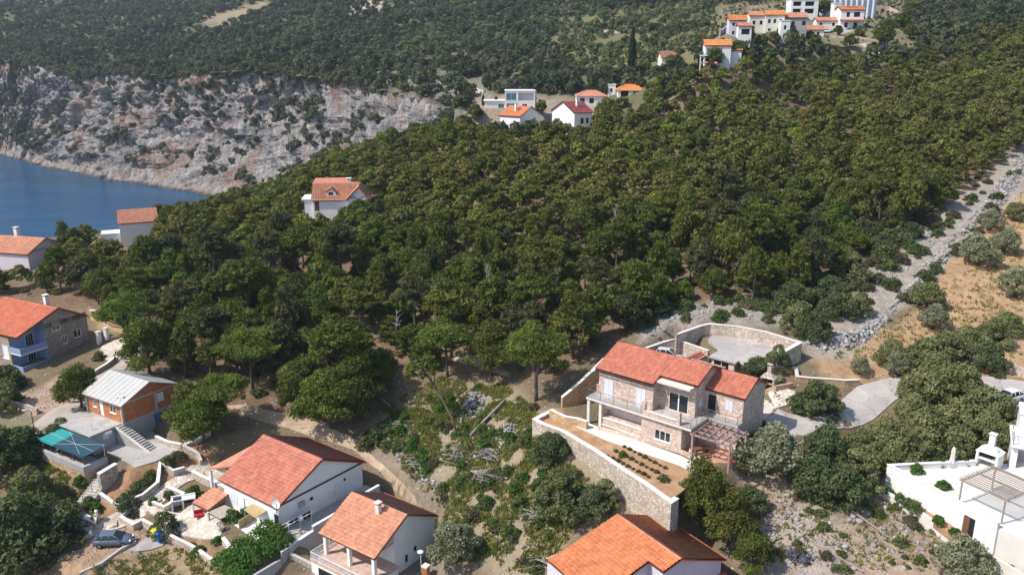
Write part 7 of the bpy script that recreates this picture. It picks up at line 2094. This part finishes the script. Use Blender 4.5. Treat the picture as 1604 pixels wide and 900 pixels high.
OK_ = [(1277, 650, 1.05, 'round dark holm oak standing in the bend of the driveway'), (1184, 592, .75, 'small tree behind the villa wing nearest the garage'), (1214, 580, .72, 'small tree against the parking court wall'),
       (1275, 768, 1.0, 'leftmost dark oak of the clump below the driveway'), (1312, 782, 1.05, 'lowest dark oak of the clump below the driveway'), (1345, 762, .95, 'right dark oak of the clump below the driveway'), (1292, 725, 1.05, 'upper dark oak of the clump touching the driveway'),
       (1445, 572, .95, 'oak of the grove nearest the driveway end'), (1482, 560, 1.0, 'middle oak of the dense grove above the driveway'), (1512, 545, 1.0, 'upper oak of the dense grove above the driveway'), (1552, 540, .95, 'rightmost large oak of the grove above the road'), (1578, 520, .95, 'oak at the right end of the grove'),
       (1395, 568, .8, 'round oak at the left end of the grove on bare soil'), (1408, 588, .8, 'small oak where the driveway meets the grove'), (1540, 575, .95, 'oak leaning over the road wall'), (1250, 520, .95, 'dark bush right behind the parking court wall'), (1275, 530, .9, 'dark bush by the grey drystone wall end'),
       (1312, 495, 1.0, 'dark green bush at the lower rubble wall'), (1345, 492, .7, 'green bush touching the rubble wall corner'), (1300, 480, 1.1, 'brownish bush above the parking court'), (1240, 480, 1.0, 'dark bush at the wood edge above the parking court'), (1335, 440, 1.0, 'dark bush between wood and rubble strip'), (1378, 398, .9, 'bush on the white rock outcrop'), (1425, 372, .75, 'bush beside the upper rubble strip'), (1458, 332, .85, 'bush at the wood edge near the upper rubble'),
       (1030, 495, .75, 'small round tree at the wood edge above the villa'), (1000, 510, .8, 'dark round bush at the wood edge behind the villa'),
       (878, 806, 1.1, 'big dark evergreen bush in the middle of the meadow'), (928, 806, .8, 'dark bush right of the big one in the meadow'), (862, 716, .8, 'flat dark bush just below the villa retaining wall'), (948, 790, .6, 'dull green bush under the retaining wall'),
       (25, 880, 1.9, 'huge dark oak filling the lower left corner'), (75, 850, 1.5, 'dark oak overhanging the earth parking place'), (60, 800, 1.25, 'greyish oak above the lower left corner'), (5, 740, 1.5, 'dark oak at the left edge below the lane'), (35, 715, 1.1, 'dark oak beside the canopy terrace wall'),
       (10, 640, .9, 'dark bush at the left edge near the street lamp'), (98, 692, .8, 'round dark tree between lane and annex roof'), (8, 610, 1.0, 'bush in front of the blue balcony house'), (1085, 900, .8, 'bush at the lower right of the orange roof'), (1172, 800, .7, 'shaded oak behind the ragged pine')]
for a, b, s, lb in OK_: (oaks if 'grove' not in lb else carobs if len(lb) % 2 else olives).put(P_(a, b), s, label=lb, group='dark evergreen trees and bushes')
CA = [(1392, 716, 1.0, 'green carob at the corner of the white terrace wall'), (1445, 716, .95, 'carob tree behind the white terrace wall'), (1500, 706, .95, 'carob tree left of the white fireplace'), (1548, 692, .95, 'carob tree behind the white fireplace'), (1388, 690, .95, 'carob next to the dark oak clump'), (1440, 700, 1.1, 'carob in the middle of the wide thicket'), (1490, 672, 1.1, 'carob at the centre top of the wide thicket'),
      (1535, 660, 1.1, 'carob below the parked white car'), (1432, 652, .9, 'carob at the driveway bend'), (1565, 665, .9, 'carob at the corner of the white cubic house'), (1445, 622, 1.25, 'large yellowish carob standing across the driveway'), (1490, 628, 1.2, 'yellowish carob right of the larger one at the driveway'), (1512, 608, .9, 'carob at the upper edge of the driveway'), (1465, 600, 1.0, 'top of the yellowish carobs above the driveway'),
      (1362, 728, .9, 'carob left of the wide thicket'), (1345, 712, .8, 'carob beside the driveway curve')]
for a, b, s, lb in CA: carobs.put(P_(a, b), s, label=lb, group='carob thicket by the driveway')
# bright hedge, garden bushes
def hedge():
    A = hit(398, 868); t = thing('hedge', 'dense bright green hedge below the white house terrace', 'hedge', tuple(A), 0)
    B = []
    rg = np.random.default_rng(12)
    for i in range(48):
        u, v = rg.random(), rg.random()
        q = hit(346 + 92 * u + 22 * v - 8, 908 - 66 * u + 30 * (v - .5)) - A
        s = rg.uniform(.7, 1.05)
        B.append((q[0], q[1], q[2] + .9, s, s, s * .95))
    V, F, T = crown(13, B, 45, .15); np_mesh('foliage', V, F, G['hedge'], t, attrs={'tint': T})
    m = MB()
    for b in B[::3]: m.tube([(b[0], b[1], b[2] - 1.3), (b[0], b[1], b[2])], .06, 5)
    m.build('stems', G['bark'], t)
hedge()
def oleander(a, b, sc, lb, lm='oak', fl=True, name='oleander'):
    t = make_tree(name, lb, 'shrub', int(a), 'bush', 2.4, 1.45, lm, leafsize=.14, dens=45)
    t.location = P_(a, b); t.scale = (sc,) * 3
oleander(258, 836, 1.15, 'round dark oleander casting its shadow on the pale patio')
for a, b, s, lb, w in ((200, 790, 1.3, 'large green bush in the flower bed beside the stairs', 1), (222, 768, 1.2, 'dark bush behind the large bush in the flower bed', 1), (236, 752, 1.0, 'bush at the upper end of the long flower bed', 0), (262, 730, 1.0, 'bush in the upper flower bed below the outdoor stairs', 0), (280, 718, .9, 'bush beside the foot of the outdoor stairs', 1),
    (130, 758, 1.0, 'bright green bush at the corner of the canopy terrace', 3), (265, 778, .7, 'small spiky green plant in the white edged bed', 1), (303, 776, .95, 'round bright bush left of the tiled shelter', 3), (240, 788, .6, 'small bright green bush at the path steps', 3), (212, 808, .8, 'grey green bush behind the low wall near the car', 2), (152, 800, .8, 'bright bush left of the globe lamp', 3), (140, 792, .9, 'loose bush along the path wall', 0),
    (312, 868, .8, 'green plant in the bed under the patio wall', 3), (300, 858, .6, 'bluish spiky plant in the patio bed', 2), (340, 850, .6, 'small climbing plant by the white rail', 3), (365, 815, 1.0, 'vine growing over the reed pergola', 3), (388, 808, .9, 'vine beside the reed awning', 3), (432, 832, 1.0, 'dark shrub at the corner of the white house', 1), (545, 745, .7, 'small shrub at the end of the laundry passage', 0),
    (20, 625, 1.1, 'dark shrub in the yard of the blue balcony house', 1), (140, 588, .9, 'low shrub at the lane bend', 0), (155, 562, .9, 'pale shrub on the paved court edge', 0), (1188, 668, .8, 'shrub by the pergola post', 2),
    (1435, 740, .75, 'small leafy bush on the white terrace corner', 3), (1470, 728, .7, 'low plant on the white terrace', 3), (1503, 725, .85, 'round dark green bush on the white terrace', 0), (1477, 765, .7, 'bush at the white terrace edge', 3),
    (1424, 792, .7, 'slim grey cypress like bush against the white wall', 1), (1392, 772, .5, 'first green cushion on the planter wall', 3), (1408, 782, .55, 'second green cushion on the planter wall', 3), (1434, 800, .75, 'round dark cushion on the planter wall', 0), (1470, 820, .65, 'trailing green cushion midway along the planter wall', 3), (1495, 838, .6, 'green cushion near the brown door', 3), (1540, 866, .6, 'cushion plant below the corner railing', 3), (1560, 876, .6, 'second cushion plant below the corner railing', 3), (1585, 892, .6, 'last cushion plant at the lower right corner', 3),
    (1563, 590, .7, 'round lone bush on the road wall', 1), (975, 716, .55, 'small bush in the villa vegetable bed', 3), (1040, 752, .55, 'flat green cushion in the villa garden', 1), (900, 690, .4, 'tiny shrub on the villa garden soil', 2), (585, 690, 1.3, 'grey green bush at the edge of the dirt track', 1), (570, 700, 1.1, 'dark bush hugging the dirt track', 0), (605, 702, .9, 'low bush right of the dirt track', 0)):
    bushes.put(tuple(pz(a, b, 27.15)) if 'on the white terrace' in lb or 'white terrace edge' in lb else tuple(pz(a, b, 25.15)) if 'planter wall' in lb or 'against the white wall' in lb or 'brown door' in lb else P_(a, b), s, label=lb, which=w, group='garden bushes')
# meadow bushes: nothing tells these apart
rg = np.random.default_rng(21)
n = 0
MEADOW = [(590, 665), (700, 610), (790, 600), (850, 650), (860, 700), (960, 790), (900, 830), (850, 895), (790, 895), (700, 800), (640, 745)]
MB_ = 'low rounded green bush in the rough meadow below the villa'
while n < 130:
    a, b = rg.uniform(590, 980), rg.uniform(600, 900)
    if inpoly(a, b, MEADOW):
        bushes.put(P_(a, b), float(rg.uniform(.3, .95)), label=MB_, group='meadow bushes', which=int(rg.choice([0, 0, 2, 4, 4, 3, 3]))); n += 1
n = 0
LOT = [(1190, 760), (1250, 760), (1330, 790), (1400, 780), (1480, 830), (1460, 895), (1200, 895), (1180, 830)]
while n < 32:
    a, b = rg.uniform(1180, 1480), rg.uniform(750, 900)
    if inpoly(a, b, LOT):
        bushes.put(P_(a, b), float(rg.uniform(.25, .7)), label='low weedy shrub on the pale stony plot', group='weeds on the stony plot', which=int(rg.choice([0, 2, 4, 2]))); n += 1
n = 0
SLOPE = [(1150, 485), (1290, 440), (1370, 390), (1450, 320), (1500, 285), (1510, 310), (1440, 385), (1385, 440), (1300, 500), (1240, 505)]
while n < 48:
    a, b = rg.uniform(1150, 1560), rg.uniform(285, 505)
    if inpoly(a, b, SLOPE):
        bushes.put(P_(a, b), float(rg.uniform(.7, 1.7)), label='drab scrub bush along the rubble slope beside the wood', group='scrub along the rubble slope', which=int(rg.choice([0, 1, 2, 2, 5, 4]))); n += 1
n = 0
EDGE = [((1600, 262), (1545, 350)), ((1545, 350), (1480, 412)), ((1480, 412), (1405, 482)), ((1570, 258), (1500, 330)), ((1500, 330), (1440, 395)), ((1440, 395), (1350, 495))]
while n < 46:
    (a, b), (c, d) = EDGE[n % 6]; t = rg.random()
    bushes.put(P_(a + (c - a) * t + rg.normal(0, 6), b + (d - b) * t + rg.normal(0, 4)), float(rg.uniform(.5, 1.3)), label='olive grey bush crowding the edge of the rubble band', group='bushes along the rubble band', which=int(rg.choice([0, 2, 2, 4, 1]))); n += 1
n = 0
while n < 30:
    a, b = rg.uniform(1000, 1240), rg.uniform(470, 520)
    if b < 505 or a > 1250:
        bushes.put(P_(a, b), float(rg.uniform(.5, 1.2)), label='low bush among pale rocks behind the parking court wall', group='bushes behind the court wall', which=int(rg.choice([0, 1, 4]))); n += 1
for i in range(27):      # rows of the vegetable bed
    u, v = (i % 9) / 8, i // 9
    bushes.put(tuple(pz(952 + 64 * u + 13 * v, 714 + 33 * u - 7 * v, 27.93)), .2 + .12 * ((i * 7) % 5) / 4, label='small vegetable plant in the villa garden bed', group='vegetable rows', which=2)

# the wood: every tree that shows large is a thing, the rest is one mass
wood = []
HOLES = [(735, 150, 940, 229), (940, 125, 1018, 192), (480, 290, 572, 366), (143, 325, 246, 418), (-10, 362, 108, 450), (1088, 60, 1165, 126), (-80, 462, 150, 660), (585, 335, 620, 362), (735, 545, 810, 592), (150, 500, 225, 580)]
rg = np.random.default_rng(33)
def outside_holes(a, b, holes=None):
    ok = np.ones(a.shape, bool)
    for h0, h1, h2, h3 in holes or HOLES:
        ok &= ~((a > h0) & (a < h2) & (b > h1) & (b < h3))
    return ok
def scatter(n, y0, y1, kx, off):
    y = rg.uniform(y0, y1, n); x = rg.uniform(-kx, kx, n) * (y + off)
    z = H(x, y); a, b, D = proj(np.stack([x, y, z], 1))
    return x, y, z, a, b, D
def thin(x, y, sp, c):
    cell, out = {}, []
    for i in range(len(x)):
        k = (int(x[i] // c), int(y[i] // c))
        if all((x[i] - p[0]) ** 2 + (y[i] - p[1]) ** 2 >= sp[i] * sp[i] for u in (-1, 0, 1) for v in (-1, 0, 1) for p in cell.get((k[0] + u, k[1] + v), ())):
            cell.setdefault(k, []).append((x[i], y[i])); out.append(i)
    return np.array(out)
x, y, z, a, b, D = scatter(60000, 85, 330, .67, 20)
ok = inpoly(a, b, FOREST) & outside_holes(a, b) & ~inpoly(x, y, COVE) & (gnoise(x / 14, y / 14, 3) > np.where(b > 430, -.22, -.55))
x, y, z, D = x[ok], y[ok], z[ok], D[ok]
wood = [(D[i], x[i], y[i], z[i]) for i in thin(x, y, rg.uniform(3.2, 4.6, len(x)), 5)]
wood.sort()
for D, x, y, z in wood[:262]:
    k = rg.uniform(.6, 1.12); pines.put((x, y, z), (float(k), float(k * rg.uniform(.85, 1.2)), float(k * rg.uniform(.85, 1.3))))
def lowpoly(seed, kind, h, r, dens, size):
    g = np.random.default_rng(seed)
    B = pine_blobs(g, h, r, 18, .3, .72) if kind == 'pine' else [(r * .62 * math.cos(i * 2.4) * math.sqrt(i / 6), r * .62 * math.sin(i * 2.4) * math.sqrt(i / 6), h * g.uniform(.3, .62), r * g.uniform(.35, .55), r * g.uniform(.35, .55), h * g.uniform(.22, .4)) for i in range(6)]
    return crown(seed, B, dens, size, low=.15)
midp = [lowpoly(700 + i, 'pine', 7.2, 3.1, 9.5, .40) for i in range(9)]
print('wood', len(wood))
joined_trees('pine_wood', [(x, y, z, rg.uniform(.55, 1.15), np.array([1, 1, 1]) * rg.uniform(.7, 1.3) * np.array(([1.0, 1.0, 1.0], [1.2, 1.02, 1.15], [1.1, 1.15, .9])[rg.choice(3, p=[.55, .25, .2])])) for D, x, y, z in wood[262:]], midp, G['pine'])
# far wooded hill
farp = [lowpoly(800 + i, 'bush', 4.8, 2.6, 2.6, .72) for i in range(5)]
ROADSTRIP = [(300, 40), (420, -2), (425, 12), (340, 50)]
OPEN = [(870, 25), (1130, 5), (1240, -5), (1240, 20), (1180, 60), (1090, 105), (1000, 112), (900, 118), (850, 70)]
ROCKY = [(590, 92), (720, 84), (790, 100), (760, 140), (725, 170), (650, 155), (580, 125)]
VILL = [(1090, 60), (1130, 15), (1235, -8), (1420, -8), (1445, 92), (1345, 92), (1230, 78), (1160, 92), (1100, 104)]
x, y, z, a, b, D = scatter(150000, 240, 1000, .69, 0)
ok = ~inpoly(x, y, COVE) & (a > -40) & (a < 1650) & (b > -45) & (b < 235) & ~inpoly(a, b, FOREST) & ~inpoly(a, b, VILL) & ~inpoly(a, b, ROADSTRIP) & outside_holes(a, b, [(738, 146, 845, 215), (845, 150, 955, 215), (955, 140, 1018, 170)])
x, y, z, a, b, D = (q[ok] for q in (x, y, z, a, b, D))
nz = gnoise(x / 30, y / 30, 7) + .5 * gnoise(x / 9, y / 9, 8)
io, ir = inpoly(a, b, OPEN), inpoly(a, b, ROCKY)
ok = np.where(io, nz > -.15, np.where(ir, nz > -.1, nz > -.7))
x, y, z, D, io = (q[ok] for q in (x, y, z, D, io))
far, terr = [], []
tn = np.clip(fbm(x / 55, y / 55, 12, 3), -.8, .8)
for i in thin(x, y, rg.uniform(2.5, 4.4, len(x)) + D / 330, 7):
    (terr if io[i] else far).append((x[i], y[i], z[i] - .2, rg.uniform(.6, 1.55) * (.8 if io[i] else 1), rg.uniform(.7, 1.3) * np.array(([1.0, 1.0, 1.0], [1.2, 1.0, 1.5], [.8, .85, .9], [1.3, 1.25, 1.3])[rg.choice(4, p=[.45, .2, .2, .15])]) * (1 + .45 * tn[i])))
print('far', len(far), len(terr))
x, y, z, a, b, D = scatter(60000, 225, 480, .69, 0)
ok = inpoly(a, b, VILL) & (gnoise(x / 8, y / 8, 2) > -.15)
x, y, z = x[ok], y[ok], z[ok]
for i in thin(x, y, rg.uniform(1.6, 4.5, len(x)), 5):
    terr.append((x[i], y[i], z[i] - .15, rg.uniform(.14, .42), rg.uniform(.6, 1.2) * np.array([1.1, 1.0, .9])))
joined_trees('far_woodland', far, farp, G['farwood'], seed=6)
joined_trees('terrace_orchard', [(x, y, z, s * .9, t * np.array([1.5, 1.5, 1.35])) for x, y, z, s, t in terr], farp, G['farwood'], seed=7)
# bushes on the cliff ledges and along its edge
M_, N_ = CLX.shape
ci, cj = rg.integers(0, min(M_ - 1, 760), 9000), np.where(rg.random(9000) < .2, rg.integers(1, 12, 9000), rg.integers(1, N_ - 25, 9000))
x, y, z = CLX[ci, cj], CLY[ci, cj], CLZ[ci, cj]
nz = fbm(x / 25, y / 25, z / 14, 3)
cn = CLN[ci, np.clip(cj - 1, 0, N_ - 2)]
gul = (ci > 60) & (cn < np.quantile(CLN[:760, 20:110], .33) + 2.5 * fbm(x / 16, y / 16, z / 10, 2))
ok = (z > 5) & np.where(cj < 12, rg.random(9000) > .3, gul | (nz > .12))
cb = [(p, q, r_ - .4, rg.uniform(.25, .95) * (1.15 if e else 1), rg.uniform(.8, 1.3) * np.array([1.3, 1.15, 1.35])) for p, q, r_, e in list(zip(x[ok], y[ok], z[ok], cj[ok] < 12))[:3300]]
joined_trees('cliff_scrub', cb, farp, G['farwood'], seed=8)
# undergrowth and grass
x, y, z, a, b, D = scatter(9000, 85, 230, .65, 15)
ok = inpoly(a, b, FOREST) & ~inpoly(x, y, COVE) & outside_holes(a, b)
und = [(p, q, r_ - .2, rg.uniform(.2, .55), rg.uniform(.6, 1.3) * np.array(([1, 1, 1], [1.5, 1.1, 1.4])[rg.choice(2)])) for p, q, r_ in zip(x[ok][:1500], y[ok][:1500], z[ok][:1500])]
joined_trees('undergrowth', und, [lowpoly(900 + i, 'bush', 2.6, 2.4, 6, .45) for i in range(4)], G['shrub'], seed=9)
def grass(name, regions, m, hgt, seed, tint):
    g = np.random.default_rng(seed)
    V, T = [], []
    for poly, cnt in regions:
        B = np.array([hit(*p)[:2] for p in poly])
        X = g.uniform(B[:, 0].min(), B[:, 0].max(), cnt * 4); Y = g.uniform(B[:, 1].min(), B[:, 1].max(), cnt * 4)
        ok = inpoly(X, Y, B) & (fbm(X / 3, Y / 3, 2, 3) > -.28)
        X, Y = X[ok][:cnt], Y[ok][:cnt]
        Z = H(X, Y)
        c = g.uniform(.6, 1.4, len(X))[:, None] * np.array(tint[0]) * (1 - (q := g.random(len(X)))[:, None]) + g.uniform(.6, 1.4, len(X))[:, None] * np.array(tint[1]) * q[:, None]
        for k in range(5):
            an = g.uniform(0, 6.28, len(X)); h = hgt * g.uniform(.5, 1.3, len(X)); w = .09
            lx, ly = g.normal(0, .14, len(X)), g.normal(0, .14, len(X))
            ox, oy = g.normal(0, .13, len(X)), g.normal(0, .13, len(X))
            V.append(np.stack([np.stack([X + ox - w * np.cos(an), Y + oy - w * np.sin(an), Z - .03], 1), np.stack([X + ox + w * np.cos(an), Y + oy + w * np.sin(an), Z - .03], 1), np.stack([X + ox + lx, Y + oy + ly, Z + h], 1)], 1).reshape(-1, 3))
            T.append(np.repeat(c, 3, 0))
    V, T = np.concatenate(V), np.concatenate(T)
    tag(np_mesh(name, V, np.arange(len(V)).reshape(-1, 3), m, attrs={'tint': T}), kind='stuff')
grass('meadow_grass', [(MEADOW, 9000), ([(40, 700), (130, 740), (150, 790), (60, 830), (0, 820)], 1500), ([(215, 868), (300, 850), (345, 895), (130, 897)], 300), (LOT, 450), ([(1300, 560), (1400, 500), (1520, 420), (1600, 300), (1600, 560)], 1800), ([(590, 640), (690, 590), (760, 600), (700, 680)], 1200), ([(640, 790), (700, 800), (760, 880), (690, 880)], 900)], G['grass'], .38, 51, ([1.75, 1.5, 1.15], [1.1, 1.2, .85]))
# loose rock and rubble
rocks('rubble_bank', [([(1600, 225), (1608, 250), (1550, 340), (1485, 402), (1412, 470), (1350, 543), (1290, 556), (1280, 546), (1345, 512), (1400, 468), (1470, 388), (1535, 325), (1580, 262)], 2300), ([(1345, 540), (1300, 545), (1255, 540), (1290, 520), (1330, 520), (1385, 495), (1395, 500)], 700), ([(1385, 490), (1405, 470), (1470, 400), (1500, 385), (1480, 410), (1420, 465)], 800), ([(1500, 385), (1540, 350), (1600, 235), (1612, 260), (1570, 330), (1520, 380)], 1100)], (.14, .5), seed=61, lift=.7)
rocks('scattered_rocks', [([(1340, 470), (1380, 410), (1440, 345), (1500, 310), (1480, 370), (1400, 440)], 500), ([(1000, 510), (1090, 475), (1240, 475), (1260, 500), (1100, 500), (1020, 530)], 420), ([(640, 620), (760, 600), (840, 680), (720, 740), (640, 700)], 260), (LOT, 260), ([(600, 680), (660, 720), (690, 770), (650, 760)], 150), ([(1290, 430), (1420, 330), (1500, 250), (1440, 340), (1330, 440)], 350)], (.10, .42), seed=62)
rocks('gravel', [([(95, 850), (150, 828), (205, 815), (245, 842), (200, 870), (110, 890)], 500), (LOT, 900), ([(360, 640), (470, 655), (560, 695), (640, 780), (690, 835), (600, 760), (500, 690)], 700), ([(1270, 560), (1400, 500), (1500, 400), (1600, 320), (1600, 580), (1430, 580)], 900), (MEADOW, 1800), ([(20, 610), (150, 600), (120, 640), (40, 660)], 300)], (.04, .16), seed=66)
rocks('stone_heap', [([(716, 645), (735, 613), (758, 612), (764, 640), (745, 660), (722, 660)], 420)], (.10, .3), seed=63, lift=.9)
rocks('stone_heap', [([(775, 690), (790, 662), (812, 665), (808, 695), (785, 705)], 360)], (.10, .28), seed=64, lift=.8)
rocks('shore_rocks', [([(640, 700), (650, 760), (665, 765), (672, 740)], 60)], (.1, .3), seed=65)
# felled wood
def log(a, b, c, d, r0, r1, lb, m='palebark', lift=.25):
    A, B = hit(a, b), hit(c, d); t = thing('felled_trunk', lb, 'log', tuple(A)); v = B - A
    m_ = MB(); m_.tube([(0, 0, lift), tuple(v * .5 + [.1, .1, lift + .1]), tuple(v + [0, 0, lift])], [r0, (r0 + r1) / 2, r1], 7); m_.build('trunk', G[m], t, True)
log(736, 688, 790, 634, .10, .2, 'bare grey fallen trunk pointing up towards the umbrella pine', lift=.6)
log(738, 741, 795, 752, .2, .12, 'pale bleached log in front of the branch pile')
log(595, 670, 628, 666, .12, .08, 'pale log lying near the left edge of the clearing')
log(608, 664, 650, 662, .1, .06, 'thin pale log behind the other in the clearing')
log(585, 622, 612, 642, .12, .08, 'bleached dead stem leaning down in the wood edge', lift=.5)
log(860, 895, 868, 862, .14, .1, 'pale driftwood like log at the meadow bottom')
def brush(a, b, n, sp, lb, seed):
    A = hit(a, b); t = thing('brush_pile', lb, 'brush pile', tuple(A)); g = random.Random(seed); m = MB()
    for i in range(n):
        x, y = g.gauss(0, sp), g.gauss(0, sp * .8); an = g.uniform(-.7, .7) + (0 if g.random() < .7 else 1.5); l = g.uniform(.8, 2.2)
        z = .15 + g.random() * .6
        p = Vector((x, y, z)); dv = Vector((math.cos(an), math.sin(an), g.uniform(-.15, .15))) * l / 2
        m.tube([p - dv, p + dv], [g.uniform(.03, .08), .02], 4, False)
    o = m.build('branches', G['palebark'], t); o['kind'] = 'stuff'
brush(770, 745, 70, .85, 'heap of bleached branches beside the pale log in the meadow', 3)
brush(765, 715, 55, .8, 'grey pile of dry twigs above the pale log', 4)
brush(720, 715, 40, .9, 'brownish tangle of dry twigs in the meadow', 5)
brush(655, 730, 40, 1.0, 'mauve grey dead brush near the dirt track', 6)
brush(840, 812, 30, .7, 'small pale dead branch pile left of the big dark bush', 7)
brush(855, 880, 25, .8, 'pale dead branches low in the meadow', 8)
# dead grey trees in the wood
def dead_tree(a, b, h, seed, lb):
    A = hit(a, b); t = thing('dead_tree', lb, 'dead tree', tuple(A)); g = random.Random(seed); m = MB()
    m.tube([(0, 0, -.3), (.2, .1, h * .5), (.4, 0, h)], [.14, .09, .03], 6)
    for i in range(16):
        q = g.uniform(.35, .95); p = Vector((.4 * q, .05, h * q)); an = g.uniform(0, 6.28); l = g.uniform(.8, 1.9) * (1.2 - q)
        e = p + Vector((math.cos(an) * l, math.sin(an) * l, g.uniform(.2, .9)))
        m.tube([p, e], [.05, .015], 4, False)
        for k in range(3):
            m.tube([p.lerp(e, .5 + .2 * k), p.lerp(e, .6 + .2 * k) + Vector((g.gauss(0, .3), g.gauss(0, .3), .35))], [.02, .008], 3, False)
    m.build('trunk', G['palebark'], t)
for k, (a, b, h, lb) in enumerate(((545, 520, 6, 'bleached dead tree rising from the middle of the wood'), (1340, 380, 4.5, 'grey bare dead tree at the wood edge above the rubble'), (60, 450, 4, 'bare grey branches among the left trees near the shore houses'), (1235, 420, 4.5, 'grey leafless tree at the dark wood edge'), (680, 500, 5, 'dead grey stem in the clearing of the wood'), (870, 470, 5, 'bare pale stems showing between the wood trunks'), (620, 545, 6, 'leaning bleached dead tree above the clearing'), (760, 480, 7, 'tall bare grey tree among the pines above the clearing'), (420, 560, 5.5, 'bare pale tree at the wood edge above the dirt track'), (1080, 440, 6, 'dead grey tree above the parking court'), (960, 380, 7, 'tall dead tree standing out of the dense wood'))):
    dead_tree(a, b, h, 70 + k, lb)
# ------------------------------------------------------------------ the thin air that fades the far hill
def haze():
    m = bpy.data.materials.new('summer_haze'); m.use_nodes = True
    nt = m.node_tree; nt.nodes.clear()
    out = nt.nodes.new('ShaderNodeOutputMaterial'); v = nt.nodes.new('ShaderNodeVolumePrincipled')
    v.inputs['Color'].default_value = (0.72, 0.84, 1.0, 1)
    v.inputs['Density'].default_value = 0.00013
    v.inputs['Anisotropy'].default_value = 0.2
    nt.links.new(v.outputs[0], out.inputs['Volume'])
    mb = MB(); mb.box(-1700, -320, -5, 1500, 2000, 225)
    tag(mb.build('haze', m), kind='stuff')
haze()
